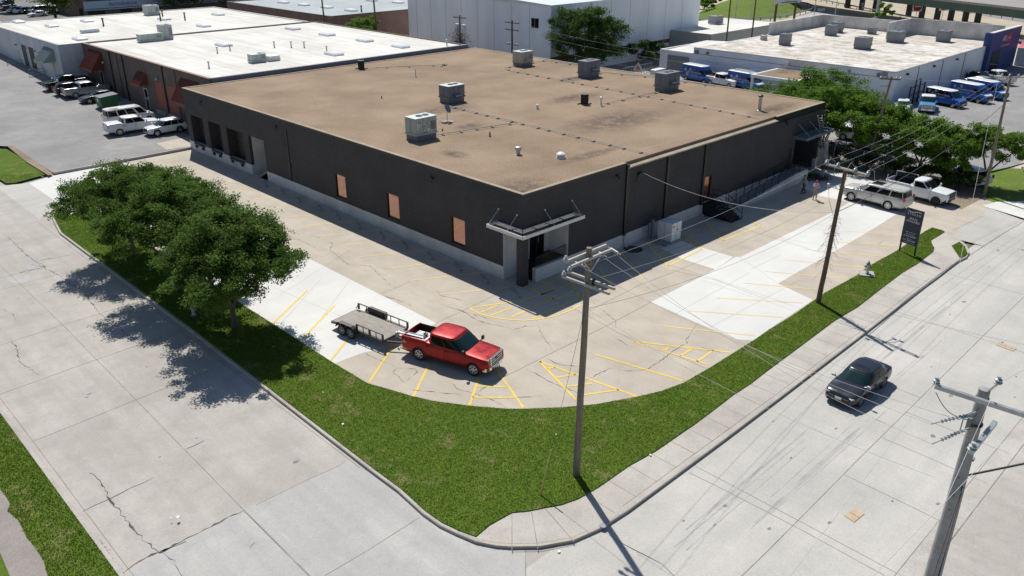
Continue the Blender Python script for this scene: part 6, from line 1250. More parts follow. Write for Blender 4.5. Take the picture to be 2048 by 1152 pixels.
# ------------------------------------------------------------------ utility poles
def cap_pole(name, label, base, top, r0, r1, mat, z=0):
    b = Vector(base); t = Vector(top)-b; r = empty(name, base, 0, label, 'utility pole'); m = MB(); n_ = 8
    m.tube([t*(i/n_)+Vector((random.uniform(-.01, .01), random.uniform(-.01, .01), 0)) for i in range(n_+1)], 0, 14, rr=[r0+(r1-r0)*i/n_ for i in range(n_+1)]); part(m, 'pole', mat, r, smooth=True, ang=60); return r, t
def insul(par, p, s=1.0, name='insulator'):
    m = MB(); m.lathe(p, [(.03*s, 0), (.09*s, .02*s), (.10*s, .05*s), (.05*s, .07*s), (.08*s, .09*s), (.085*s, .12*s), (.04*s, .15*s), (.05*s, .2*s), (0, .21*s)], 10); return part(m, name, M_insul, par, smooth=True)
def deadend(par, a, b):
    a, b = Vector(a), Vector(b); m = MB(); m.tube([a, b], .02, 6); n_ = 7
    for k in range(n_): q = a.lerp(b, .25+.5*k/(n_-1)); m.cyl(q, q+(b-a).normalized()*.02, .06, n=8)
    return part(m, 'deadend_insulator', M_insul, par)
p1b = g(1152, 951, 0); P1, t1 = cap_pole('utility_pole', 'weathered wooden utility pole with double crossarms on the lawn corner', p1b, (p1b.x+.22, p1b.y-.05, 11.25), .17, .12, M_pole)
T1 = p1b+t1
def rel_(o, v): return Vector(v)-Vector(o.location)
d1 = Vector((1, .02, 0)); ex = g(1218, 490, 10.9); wx = g(1135, 517, 10.7)
for dy, zz in ((.16, 10.95), (-.16, 10.85)):
    m = MB(); c = Vector((T1.x, T1.y+dy, zz)); m.bar(rel_(P1, c-d1*1.3), rel_(P1, c+d1*1.3), .09, .11); part(m, 'crossarm', M_arm, P1)
d2 = Vector((.03, -1, 0))
for dx, zz in ((.17, 9.75), (-.17, 9.65)):
    m = MB(); c = Vector((T1.x+dx, T1.y, zz)); m.bar(rel_(P1, c-d2*1.25), rel_(P1, c+d2*1.25), .09, .11); part(m, 'crossarm', M_arm, P1)
m = MB(); 
for s in (1, -1): m.bar(rel_(P1, T1+d1*s*.6+Vector((0, -.2, -.38))), rel_(P1, T1+Vector((0, -.12, -1.0))), .03)
part(m, 'crossarm_brace', M_galv, P1)
insul(P1, rel_(P1, (T1.x-1.25, T1.y+.16, 11.0))); insul(P1, rel_(P1, (T1.x+.17, T1.y+1.2, 9.8))); insul(P1, rel_(P1, (T1.x-.17, T1.y+1.2, 9.7)))
m = MB(); m.lathe(rel_(P1, (T1.x+.19, T1.y-.15, 9.45)), [(0, 0), (.09, .03), (.1, .2), (.08, .38), (.02, .45), (0, .46)], 10); part(m, 'fuse_can', M_black, P1)
ends1 = [Vector((T1.x+s*1.2, T1.y-.2, 10.85)) for s in (-1, 0, 1)]; cpT = None
M_W = M_wire
# concrete pole in the lower right foreground
cb = g(1868, 1152, 2.2); AX = g(1966, 792, 9.9)
cb = Vector((AX.x, AX.y, -.14)); CP, tc = cap_pole('concrete_utility_pole', 'thick grey concrete utility pole with steel arms at the lower right', cb, (AX.x+.02, AX.y, 10.15), .30, .17, M_concpole)
def onz(px_, py_, z): return g(px_, py_, z)
m = MB(); a, b = onz(1870, 772, 10.0), onz(2075, 838, 9.95); m.bar(rel_(CP, a), rel_(CP, b), .13, .14); part(m, 'steel_arm', M_galv, CP)
m = MB(); a2, b2 = onz(1942, 905, 8.75), onz(1990, 845, 8.85); m.bar(rel_(CP, a2), rel_(CP, b2), .14, .14); part(m, 'steel_arm', M_galv, CP)
insul(CP, rel_(CP, a+Vector((0, 0, .06))), 1.3); insul(CP, rel_(CP, a2+Vector((0, 0, .08))), 1.4)
m = MB(); e_ = onz(1995, 768, 10.9); m.bar(rel_(CP, (cb.x+.12, cb.y-.05, 10.0)), rel_(CP, e_), .05); part(m, 'ridge_pin', M_galv, CP); insul(CP, rel_(CP, e_), 1.3)
m = MB(); m.box(rel_(CP, (cb.x-.26, cb.y+.12, 8.95)), (.12, .12, .42)); m.tube([rel_(CP, (cb.x-.26, cb.y+.12, 9.1)), rel_(CP, (cb.x-.5, cb.y+.25, 9.15)), rel_(CP, (cb.x-.5, cb.y+.25, 8.7)), rel_(CP, (cb.x-.3, cb.y+.15, 8.65))], .02, 5); part(m, 'lightning_arrester', M_hvac, CP)
for zz in (9.5, 9.3, 8.2, 7.5, 6.9, 6.2, 5.6): m = MB(); m.cyl((-.34+.01*(10-zz), 0, zz+.14), (.34, 0, zz+.14), .018, n=6); part(m, 'step_bolt', M_dkmetal, CP)
m = MB(); m.lathe((0, 0, 9.0), [(.215, 0), (.225, 0), (.225, .06), (.215, .06)], 16); m.lathe((0, 0, 9.95), [(.19, 0), (.195, .05), (.19, .06)], 16); part(m, 'pole_band', M_dkmetal, CP)
m = MB(); m.box((.26, -.15, 7.6), (.16, .1, .08)); part(m, 'cable_bracket', M_hvac, CP)
# second wooden pole (leaning, with vines)
p2b = g(1636, 606, 0); top2 = g(1691, 341, 9.1); top2.z = 9.1
P2, t2 = cap_pole('utility_pole', 'dark leaning wooden utility pole with dry vines beside the lawn', p2b, top2, .17, .12, M_pole_dk)
T2 = p2b+t2; A2, B2 = g(1652, 329, 9.0), g(1737, 352, 9.0)
for o_ in (0, .18):
    m = MB(); off = Vector((.0, 0, 0)); m.bar(rel_(P2, A2+Vector((o_, o_*.3, 0))), rel_(P2, B2+Vector((o_, o_*.3, 0))), .08, .1); part(m, 'crossarm', M_arm, P2)
for k in (0, .27, .68, .97): insul(P2, rel_(P2, A2.lerp(B2, k)+Vector((.08, 0, .05))), 1.3)
m = MB()
for k in (.02, .5, .95): q = A2.lerp(B2, k)+Vector((.08, 0, .1)); m.tube([rel_(P2, q), rel_(P2, q+Vector((.15, -.1, .35))), rel_(P2, q+Vector((.35, -.3, .1))), rel_(P2, q+Vector((.3, -.4, -.5)))], .015, 5)
part(m, 'jumper_wire', M_wire, P2)
for px_, py_, z in ((1657, 372, 7.9), (1712, 383, 7.6), (1722, 375, 7.9)):
    q = g(px_, py_, z); m = MB(); m.lathe(rel_(P2, q), [(.0, -.25), (.05, -.22), (.06, .0), (.11, .05), (.1, .15), (0, .2)], 8); m.bar(rel_(P2, q), rel_(P2, T2.lerp(p2b, .14)), .04); part(m, 'fuse_cutout', M_insul, P2)
m = MB(); m.tube([rel_(P2, g(1657, 372, 7.9)), rel_(P2, g(1658, 400, 7.2)), rel_(P2, g(1666, 430, 6.4))], .015, 5); part(m, 'down_wire', M_wire, P2)
m = MB(); 
for k in range(110):
    t = random.choice([random.gauss(.56, .06), random.gauss(.4, .12)]); c = Vector(t2)*max(.1, min(.75, t)); a = random.uniform(0, 6.3); d = Vector((math.cos(a), math.sin(a), random.uniform(-.9, .5)))*random.uniform(.15, .75)
    m.tube([c+d*.15, c+d*.6+Vector((0, 0, random.uniform(-.1, .1))), c+d+Vector((0, 0, random.uniform(-.4, 0)))], .007, 3)
part(m, 'dry_vines', plain('dry_vine', (.13, .10, .07), .9), P2)
# third pole at the right, pole behind hedge, distant poles
p3b = g(1968, 392, 0); top3 = g(2022, 150, 10.8); P3, t3 = cap_pole('utility_pole', 'slender leaning utility pole right of the hedge with tangled wires on top', p3b, top3, .15, .10, M_pole)
T3 = p3b+t3; m = MB(); m.bar(t3+Vector((-.5, .8, -.2)), t3+Vector((.5, -1.0, -.15)), .08, .1); part(m, 'crossarm', M_arm, P3)
m = MB(); m.tube([t3+Vector((-.4, .7, 0)), t3+Vector((-.2, 1.3, .3)), t3+Vector((.3, .8, -.6))], .02, 5); m.tube([t3+Vector((.5, -.9, 0)), t3+Vector((.3, -1.5, .2)), t3+Vector((.2, -.9, -.9))], .02, 5); part(m, 'jumper_wire', M_wire, P3)
for s in (-.7, .1, -.9+1.7): insul(P3, t3+Vector((-.45*s, .75*s, -.12)), 1.2)
p4b = Vector((46.6, -3.6, 0)); top4 = g(1784, 152, 9.8); P4, t4 = cap_pole('utility_pole', 'grey utility pole rising out of the fence trees near the store corner', p4b, top4, .15, .10, M_pole)
m = MB(); m.bar(t4+Vector((-.5, .9, -.3)), t4+Vector((.4, -.7, -.3)), .08, .1); m.bar(t4+Vector((-.45, .8, -1.0)), t4+Vector((0, 0, -.9)), .05); part(m, 'crossarm', M_pole_dk, P4)
for s in (-1, -.4, .5, .9): insul(P4, t4+Vector((-.45*-s, .8*-s, -.25)), 1.2)
m = MB(); m.box(t4+Vector((-.3, .55, .2)), (.4, .4, .5)); part(m, 'transformer_box', M_hvac, P4)
def cross_pole(label, x, y, h, r, arms, mat=M_pole_dk, extra=None):
    P, t = cap_pole('utility_pole', label, (x, y, 0), (x+.02, y, h), r, r*.7, mat)
    for z, w_ in arms:
        m = MB(); m.bar((0, w_, z), (0, -w_, z), .1, .12); part(m, 'crossarm', mat, P)
        for s in (-.9, -.45, .45, .9): insul(P, (0, w_*s, z+.05), 1.1)
    return P
Q5 = cross_pole('double crossarm pole standing behind the beige rooftop unit', 57.2, 59.6, 8.7, .18, [(8.3, 1.6), (7.2, 1.5)])
m = MB()
for y in (-1.2, -.6, .7, 1.2): m.lathe((0.1, y, 5.0), [(0, -.2), (.14, -.1), (.16, .15), (0, .2)], 8)
m.bar((0, -1.5, 5.1), (0, 1.5, 5.1), .08); part(m, 'regulator_bank', M_hvac, Q5)
Q6 = cross_pole('pole with a vine-covered transformer in front of the metal warehouse', 56.6, 71.5, 8.6, .17, [(8.2, 1.6)])
m = MB()
for y in (-.9, .8): m.lathe((0, y, 5.9), [(0, 0), (.4, .02), (.4, 1.2), (.3, 1.3), (0, 1.32)], 12)
part(m, 'transformer', M_white, Q6)
rngv = np.random.default_rng(5); n_ = 2600; P_ = rngv.normal(size=(n_, 3))*np.array([.7, .9, 1.2])+np.array([0, 0, 4.2]); nn_ = rngv.normal(size=(n_, 3)); nn_ /= np.linalg.norm(nn_, axis=1)[:, None]
cards('dry_vines', P_, nn_, rngv.uniform(.08, .2, n_), plain('brown_vine', (.12, .085, .06), .9, var=.4), Q6, None, rngv, .2)
for px_, py_, h, lab in ((645, 46, 12.5, 'thin dark pole with a transformer in front of the grey roof'), (751, 62, 14, 'thin dark pole rising beside the small alley tree')):
    q = g(px_, py_, 7); P, t = cap_pole('utility_pole', lab, (q.x+2.5, q.y+3, 0), (q.x+2.2, q.y+3.2, h), .16, .12, M_pole_dk)
    if px_ == 645: m = MB(); m.lathe(t+Vector((0, .4, -1.5)), [(0, 0), (.35, .02), (.35, .9), (0, 1)], 10); part(m, 'transformer', M_hvac, P)
for px_, py_, z2, lab in ((1453, 80, (1459, 0), 'dark thin pole left of the tall street pole behind the store'), (1503, 76, (1511, 0), 'tall thin dark pole behind the store roof')):
    b_ = g(px_, py_, 3.5); b_.z = 0; P, t = cap_pole('utility_pole', lab, b_, b_+Vector((.0, 0, 13)), .16, .11, M_pole_dk)
for px_, py_, lab in ((1470, 40, 'first'), (1500, 44, 'second'), (1541, 44, 'third'), (1628, 30, 'fourth'), (1669, 36, 'fifth')):
    b_ = g(px_, py_, 0); P, t = cap_pole('light_pole', f'{lab} thin grey light pole from the left beside the highway ramp', b_, b_+Vector((0, 0, 9)), .1, .06, M_galv); P['category'] = 'light pole'

# ------------------------------------------------------------------ power lines
def ext(a, b, k): a, b = Vector(a), Vector(b); return a+(b-a)*k
def wire(a, b, sag, label, mat=None, r_=.007, name='power_line', group='power lines'):
    a, b = Vector(a), Vector(b); n_ = 18; L_ = (b-a).length; o = a.copy(); m = MB()
    m.tube([a.lerp(b, i/n_)-o-Vector((0, 0, sag*4*(i/n_)*(1-i/n_))) for i in range(n_+1)], r_, 5); ob = m.build(name, mat or M_wire); ob.location = o
    return tag(ob, label, 'power line', group)
# corner pole -> concrete pole
ctop = [Vector((cb.x-.25, cb.y+.05, z)) for z in (9.35, 9.25, 8.8, 8.0)]
starts = [g(1141, 521, 10.85), g(1187, 500, 10.85), g(1216, 494, 10.9), g(1179, 620, 8.1)]; ends = [onz(1917, 839, 9.35), onz(1862, 848, 9.3), onz(1864, 888, 8.8), onz(1876, 957, 8.0)]
for k, (a, b, s) in enumerate(zip(starts, ends, (.5, .6, .7, .5))):
    wire(a, b, s, ['power line from the near end of the corner pole arm to the concrete pole', 'power line from the middle of the corner pole arm to the concrete pole', 'power line from the far end of the corner pole arm to the concrete pole', 'lowest wire between the corner pole and the concrete pole'][k])
for k in (0, 1, 2):
    d = (ends[k]-starts[k]).normalized(); deadend(P1, rel_(P1, starts[k]), rel_(P1, starts[k]+d*.75)); deadend(CP, rel_(CP, ends[k]), rel_(CP, ends[k]+Vector((cb.x-.2-ends[k].x, cb.y-ends[k].y, .08))*.95))
# corner pole -> second pole (running along the avenue)
for k, (a, b, s) in enumerate([(g(1176, 530, 10.6), A2+Vector((0, 0, .15)), .35), (g(1204, 554, 9.6), A2.lerp(B2, .4)+Vector((-.5, 0, -.9)), .5), (Vector((T1.x, T1.y, 8.5)), T2.lerp(p2b, .3), .7)]):
    wire(a, b, s, ['upper power line between the corner pole and the vine pole', 'middle power line between the corner pole and the vine pole', 'dark cable between the corner pole and the vine pole'][k], M_wire_dk if k == 2 else None)
for k, (f_, e) in enumerate([(.02, (-.3, .6)), (.3, (0, .2)), (.68, (.1, -.2)), (.97, (.4, -.8))]):
    wire(A2.lerp(B2, f_)+Vector((.08, 0, .25)), T3+Vector((e[0], e[1], -.1)), .6, ['first', 'second', 'third', 'fourth'][k]+' power line from the left, vine pole to the slender right pole')
wire(T2.lerp(p2b, .3), T3+Vector((0, 0, -2.6)), .8, 'dark cable from the vine pole to the slender right pole', M_wire_dk, .022)
wire(g(1283, 345, 5.75)+Vector((0, -.15, 0)), T2.lerp(p2b, .30), .9, 'twisted service cable from the dark wall bracket to the vine pole', M_wire, .013)
# lines passing the concrete pole and running out of frame
A_ = onz(1870, 772, 10.25); wire(A_, ext(A_, g(1520, 1220, 9.6), 4.5), .3, 'white power line running down the picture from the left end of the steel arm'); wire(A_, T3+Vector((-.5, .8, 0)), .9, 'power line from the steel arm to the slender right pole')
B_ = onz(2060, 828, 10.2); wire(B_, ext(B_, g(1690, 1200, 9.6), 4.5), .3, 'white power line running down the picture from the right end of the steel arm')
C_ = Vector(e_); wire(C_, ext(C_, g(1800, 1200, 9.9), 4.5), .3, 'thin power line falling from the top pin of the concrete pole'); wire(C_, ext(C_, g(2120, 690, 11.2), 8), .5, 'thin power line leaving the top pin to the right')
K_ = Vector((cb.x+.22, cb.y-.1, 6.8)); wire(K_, ext(K_, g(2110, 905, 7.6), 9), .5, 'thick black communication cable going right from the concrete pole', M_wire_dk, .04); 
for k in (0, 1): wire(K_+Vector((0, 0, -.1-.25*k)), ext(K_, g(1850+14*k, 1200, 5.2), 2.2), .1, ['upper', 'lower'][k]+' communication cable dropping beside the concrete pole', M_wire_dk, .022)
wire(Vector((cb.x-.2, cb.y+.1, 9.2)), onz(1872, 785, 9.95), .35, 'looped jumper wire from the steel arm to the arrester', M_wire_dk, .012, 'jumper_wire')
# background lines over the tan roof
for k, (z5, z6) in enumerate([(8.4, 8.3), (7.3, 8.3)]):
    wire((57.2, 58.2, z5), (46.9, -2.8, 9.4-.4*k), 1.3, ['upper', 'lower'][k]+' long power line passing behind the tan roof to the hedge pole'); wire((57.2, 61.0, z5), (56.6, 70.2, z6), .3, ['upper', 'lower'][k]+' short power line between the two background poles')
wire((57.2, 59.6, 6.0), (46.8, -3.4, 7.8), 1.6, 'low cable sagging behind the rear roof edge', M_wire); wire((46.6, -3.6, 9.3), T3+Vector((0, 0, -.3)), .4, 'power line between the hedge pole and the slender right pole')
wire((46.6, -3.6, 8.2), (78.2, 36.5, 3.9), .9, 'service cable from the hedge pole to the white store wall')
# guy wires
gb_ = g(1080, 992, 0); o = MB(); wire(Vector((T1.x, T1.y, 9.0)), gb_, .02, 'guy wire of the corner pole with yellow guard at its foot', M_wire_dk, .008, 'guy_wire', 'guy wires')
gd = (Vector((T1.x, T1.y, 9.0))-gb_).normalized(); m = MB(); m.cyl((0, 0, 0), gd*2.3, .03, n=8); o_ = m.build('guy_guard', plain('faded_yellow_plastic', (.50, .42, .12), .6)); o_.location = gb_; tag(o_, 'faded yellow guy wire guard on the lawn near the corner pole', 'guy guard')

# ------------------------------------------------------------------ lease sign
s1, s2 = g(1798.5, 502, 0), g(1828.5, 512, 0); sd_ = (s2-s1); sw = sd_.length; sa = math.atan2(sd_.y, sd_.x)
sg = empty('lease_sign', s1, sa, 'tall dark blue lease sign with white lettering on two black posts in the lawn', 'sign'); HS = 3.55
for x in (0, sw): m = MB(); m.bb((x-.05, -.05, 0), (x+.05, .05, HS)); part(m, 'post', M_black, sg)
m = MB(); m.bb((-.06, -.085, .78), (sw+.06, -.055, HS+.02)); part(m, 'panel', plain('navy_panel', (.016, .02, .055), .5, var=.2, scale=1), sg)
M_sw = plain('sign_white', (.72, .74, .76), .5)
def stext(b, size, z, sx=1.0): text(b, size, M_sw, sg, (sw/2, -.09, z), (PI/2, 0, 0), 'lettering', .002, sx=sx)
stext('S T R E A M', .21, 3.14, 1.0); stext('SPACE', .22, 2.78); stext('AVAILABLE', .22, 2.58); stext('For More Information', .095, 1.72); stext('Edmund Donaldson', .09, 1.56); stext('214.210.0007', .185, 1.40); stext('Kyle Fisher', .085, 1.22); stext('713.300.0286', .185, 1.07); stext('streamrealty.com/leasing', .09, .90)
m = MB(); pts = [(sw*.08+sw*.84*t, -.088, 3.36-.055*math.sin(2*PI*t*.9)*1.0-.02*t) for t in [i/14 for i in range(15)]]
for a, b in zip(pts[:-1], pts[1:]): m.bar(a, b, .004, .05)
part(m, 'wave_mark', M_sw, sg)
# ------------------------------------------------------------------ fire hydrants
def hydrant(label, p, pad=True):
    r = empty('fire_hydrant', p, 0, label, 'fire hydrant', 'fire hydrants'); m = MB(); m.box((0, 0, .03), (.95, .95, .1) if pad else (.3, .3, .06)); part(m, 'concrete_pad', M_kerb if pad else M_hvac, r)
    m = MB(); m.lathe((0, 0, .1), [(.14, 0), (.14, .05), (.1, .06), (.1, .42), (.13, .44), (.13, .48)], 14); part(m, 'barrel', M_silver, r, smooth=True)
    m = MB(); m.lathe((0, 0, .58), [(.13, 0), (.14, .03), (.12, .1), (.06, .17), (.03, .19), (.03, .25), (0, .26)], 14); part(m, 'bonnet', M_hvac, r, smooth=True)
    for a, q in ((0, .1), (PI/2, .075), (-PI/2, .075)):
        m = MB(); m.cyl((0, 0, .47), (.2*math.cos(a), .2*math.sin(a), .47), q*.7, n=10); m.cyl((.17*math.cos(a), .17*math.sin(a), .47), (.22*math.cos(a), .22*math.sin(a), .47), q, n=8); part(m, 'outlet_cap', M_hvac, r)
    r.rotation_euler = (0, 0, .5); return r
h1 = hydrant('silver fire hydrant with dark top on a concrete pad by the lot edge', g(1733, 549, .03)); h1.scale = (1.05, 1.05, 1.3)
hydrant('silver fire hydrant in the shade under the oaks', g(388, 632, .03), False)
# ------------------------------------------------------------------ electrical cabinet and manhole
eb = empty('electrical_cabinet', (14.4, -1.75, 0), 0, 'white double electrical cabinet beside the dark wall on a concrete pad', 'cabinet')
m = MB(); m.bb((-1.0, -.7, 0), (1.6, 1.2, .1)); part(m, 'concrete_pad', M_concr_st, eb)
m = MB(); m.bb((-.1, -.55, .1), (1.15, .15, 1.62)); bx_ = part(m, 'cabinet_body', M_white, eb, bevel=.02); m = MB(); m.bb((-.05, .2, .1), (1.2, .85, 1.55)); part(m, 'rear_cabinet', M_white, eb, bevel=.02)
m = MB()
for x in (.5,): m.bb((x, -.56, .2), (x+.02, -.551, 1.55))
for x, z, w_, h in ((.02, 1.3, .2, .07), (.05, 1.17, .05, .05), (.62, .95, .09, .12), (.66, .75, .06, .1), (.25, .55, .07, .07), (.9, .7, .1, .12)): m.bb((x, -.562, z), (x+w_, -.552, z+h))
part(m, 'door_latch', M_black, bx_); m = MB(); m.bb((-.55, 1.0, 0), (-.35, 1.2, 1.7)); m.bb((-.9, 1.05, 0), (-.75, 1.2, 1.5)); part(m, 'conduit', M_hvac_bl, eb)
mh = empty('manhole_plate', (11.2, -.95, 0), 0, 'dark round cover with scraps lying by the dark wall', 'manhole'); m = MB(); m.lathe((0, 0, .006), [(0, 0), (.75, 0), (.75, .01), (0, .012)], 24); part(m, 'plate', plain('dark_stain_plate', (.05, .05, .05), .8, var=.4), mh)
# ------------------------------------------------------------------ people
def person(label, pos, rz, J, cloth, h=1.76):
    """J: joints (local, metres, x = facing). One skinned body, clothes as shells"""
    r = empty('person', pos, rz, label, 'person')
    def skin(name, verts, edges, radii, mat, sub=2):
        me = bpy.data.meshes.new(name); me.from_pydata(verts, edges, []); o = bpy.data.objects.new(name, me); COL.objects.link(o); o.parent = r
        sk = o.modifiers.new('skin', 'SKIN'); 
        for i, q in enumerate(radii): me.skin_vertices[0].data[i].radius = (q, q) if not isinstance(q, tuple) else q
        me.skin_vertices[0].data[0].use_root = True; o.modifiers.new('sub', 'SUBSURF').levels = sub; o.modifiers['sub'].render_levels = sub; sk.use_smooth_shade = True; me.materials.append(mat); return o
    hip = Vector((0, 0, .95)); ch = Vector(J.get('chest', (0, 0, 1.32))); nk = Vector(J.get('neck', (0, 0, 1.5))); hd_ = nk+Vector((.02, 0, .13))
    V = [hip, hip+Vector((0, 0, .14)), ch, nk, nk+Vector((.01, 0, .07)), hd_+Vector((0, 0, .02)), hd_+Vector((0, 0, .10))]; E = [(0, 1), (1, 2), (2, 3), (3, 4), (4, 5), (5, 6)]; R_ = [(.13, .10), (.13, .10), (.15, .11), (.075, .07), .055, (.072, .085), (.068, .082)]
    for sd, key in ((1, 'L'), (-1, 'R')):
        sh = nk+Vector((0, sd*.185, -.055)); el = Vector(J['el'+key]); wr = Vector(J['wr'+key]); hn = wr+(wr-el).normalized()*.08; i = len(V)
        V += [sh, el, wr, hn]; E += [(2, i), (i, i+1), (i+1, i+2), (i+2, i+3)]; R_ += [.058, .043, .03, (.04, .022)]
        for q in range(5):   # short fingers and thumb
            sp = (q-1.5)*.02 if q < 4 else .045*sd; ln = (.07, .08, .075, .06, .05)[q]; V.append(hn+(wr-el).normalized()*(ln if q < 4 else .03)+Vector((sp if q < 4 else .03, sp*.3 if q < 4 else sp*.6, -.01))); E.append((i+3, len(V)-1)); R_.append(.009)
        kn = Vector(J['kn'+key]); an = Vector(J['an'+key]); i = len(V); V += [hip+Vector((0, sd*.095, -.06)), kn, an, an+Vector((.14, 0, -.045))]; E += [(0, i), (i, i+1), (i+1, i+2), (i+2, i+3)]; R_ += [(.095, .09), .062, .043, (.045, .035)]
    skin('body', V, E, R_, M_skin)
    # trousers
    V = [hip+Vector((0, 0, .08)), hip]; E = [(0, 1)]; R_ = [(.155, .12), (.155, .125)]
    for sd, key in ((1, 'L'), (-1, 'R')):
        kn = Vector(J['kn'+key]); an = Vector(J['an'+key]); i = len(V); V += [hip+Vector((0, sd*.095, -.08)), kn, an+Vector((0, 0, .03))]; E += [(1, i), (i, i+1), (i+1, i+2)]; R_ += [.112, .08, .066]
    skin('trousers', V, E, R_, cloth[1])
    V = [hip+Vector((0, 0, .03)), hip+Vector((0, 0, .2)), ch, nk+Vector((0, 0, -.04))]; E = [(0, 1), (1, 2), (2, 3)]; R_ = [(.165, .125), (.155, .12), (.175, .13), (.09, .085)]
    for sd, key in ((1, 'L'), (-1, 'R')):
        sh = nk+Vector((0, sd*.18, -.06)); el = Vector(J['el'+key]); wr = Vector(J['wr'+key]); i = len(V); V += [sh, el, el.lerp(wr, .85)]; E += [(2, i), (i, i+1), (i+1, i+2)]; R_ += [.078, .058, .045]
    skin('shirt', V, E, R_, cloth[0])
    m = MB(); m.lathe(hd_+Vector((-.012, 0, .06)), [(.088, -.05), (.10, .0), (.096, .06), (.07, .105), (.03, .125), (0, .127)], 12); part(m, 'hair' if cloth[2] != 'cap' else 'cap', cloth[3], r, smooth=True)
    m = MB(); f0 = hd_+Vector((.075, 0, .055)); m.lathe(f0+Vector((.0, 0, -.03)), [(.012, 0), (.016, .01), (.008, .05), (0, .055)], 6)
    for s in (1, -1): m.box(f0+Vector((.002, s*.032, .03)), (.01, .022, .010), mi=1)
    m.box(f0+Vector((.002, 0, -.055)), (.012, .045, .008), mi=1); part(m, 'face', [M_skin, M_dkmetal], r)
    for sd, key in ((1, 'L'), (-1, 'R')):
        an = Vector(J['an'+key]); m = MB(); m.loft([[an+Vector((x, y, z)) for x, y, z in ((a, -w_, -.085), (a, w_, -.085), (a, w_*.8, hh), (a, -w_*.8, hh))] for a, w_, hh in ((-.07, .04, .02), (.02, .048, .03), (.12, .05, -.02), (.20, .035, -.045))]); part(m, 'shoe', cloth[4], r, bevel=.012)
    if 'phone' in cloth: m = MB(); m.box(Vector(J['wrR'])+Vector((0, 0, .1)), (.02, .07, .14)); part(m, 'phone', M_black, r)
    return r
M_skin = plain('skin', (.42, .24, .17), .6, var=.08); M_pink = plain('pink_shirt', (.62, .30, .42), .8); M_khaki = plain('khaki', (.33, .27, .20), .85); M_jean = plain('dark_jeans', (.035, .04, .06), .9); M_grsh = plain('grey_shirt', (.30, .29, .28), .85); M_ljean = plain('light_jeans', (.22, .30, .40), .9); M_blks = plain('black_shirt', (.02, .02, .022), .9); M_hair = plain('dark_hair', (.03, .02, .015), .7); M_caphat = plain('red_cap', (.32, .10, .10), .8)
pm = g(1628.5, 399, 0); tocam = math.atan2(-30, -30)
person('man in a pink shirt, khaki trousers and reddish cap at the shadow edge', pm, math.radians(215), dict(elL=(.02, .30, 1.22), wrL=(.12, .13, 1.06), elR=(.16, -.26, 1.22), wrR=(.22, -.12, 1.46), knL=(.03, .12, .50), anL=(-.02, .14, .085), knR=(.05, -.11, .50), anR=(.06, -.13, .085)), (M_pink, M_khaki, 'cap', M_caphat, M_dkmetal))
person('man in a grey shirt and dark jeans walking in the building shadow', g(1606, 387, 0), math.radians(150), dict(chest=(.03, 0, 1.32), neck=(.06, 0, 1.5), elL=(-.08, .27, 1.22), wrL=(.1, .28, 1.02), elR=(.12, -.27, 1.22), wrR=(.26, -.22, 1.05), knL=(.14, .1, .52), anL=(.24, .11, .085), knR=(-.08, -.1, .5), anR=(-.28, -.11, .1)), (M_grsh, M_jean, 'h', M_hair, M_blks))
person('man in black top and light jeans standing beside the debris pile', g(1643, 359, 0), math.radians(200), dict(elL=(.0, .27, 1.2), wrL=(.12, .22, 1.0), elR=(.05, -.27, 1.2), wrR=(.2, -.15, 1.05), knL=(.03, .1, .50), anL=(0, .11, .085), knR=(.05, -.1, .50), anR=(.05, -.12, .085)), (M_blks, M_ljean, 'h', M_hair, M_grsh))
# debris and ladder in the far corner
db = empty('debris_pile', g(1632, 357, 0), 0, 'heap of dark cut branches and rubbish on the concrete behind the standing men', 'debris'); m = MB()
for k in range(60): a = random.uniform(0, 6.3); rr_ = random.random(); c = Vector((rr_*1.1*math.cos(a), rr_*1.1*math.sin(a), .05+.25*(1-rr_)*random.random())); d = Vector((random.gauss(0, .4), random.gauss(0, .4), random.gauss(0, .08))); m.tube([c-d, c+d], .02, 4)
part(m, 'branches', M_bark, db); rg = np.random.default_rng(4); P_ = rg.normal(size=(900, 3))*np.array([.6, .6, .10])+np.array([0, 0, .2]); nn_ = rg.normal(size=(900, 3)); nn_ /= np.linalg.norm(nn_, axis=1)[:, None]; cards('dead_foliage', P_, nn_, rg.uniform(.04, .1, 900), plain('olive_debris', (.10, .09, .03), .9, var=.5), db, None, rg)
pb = empty('leaning_boards', (43.6, -.6, 0), 0, 'pale boards and a yellow level leaning against the far wall corner', 'boards'); m = MB(); m.bar((-.6, .3, 0), (-.4, .55, 1.9), .8, .06); part(m, 'board', M_concr_st, pb); m = MB(); m.bar((.5, .2, 0), (.6, .55, 2.4), .5, .05); part(m, 'board', M_whitebase, pb); m = MB(); m.bar((.0, .0, 0), (.05, .5, 1.7), .08, .04); part(m, 'level', M_yellow, pb)
lb, lt = g(1652, 326, 0), Vector((42.9, 1.2, 6.3)); lt = g(1640, 231, 6.0)
la = empty('extension_ladder', lb, 0, 'tall aluminium ladder leaning against the far corner of the dark warehouse', 'ladder'); side = Vector((.18, -.12, 0)); d = lt-lb
for s in (1, -1): m = MB(); m.bar(side*s, side*s+d, .05, .07); part(m, 'rail', M_alum, la)
for k in range(19): m = MB(); c = d*((k+1)/20); m.cyl(c-side, c+side, .018, n=6); part(m, 'rung', M_alum, la)
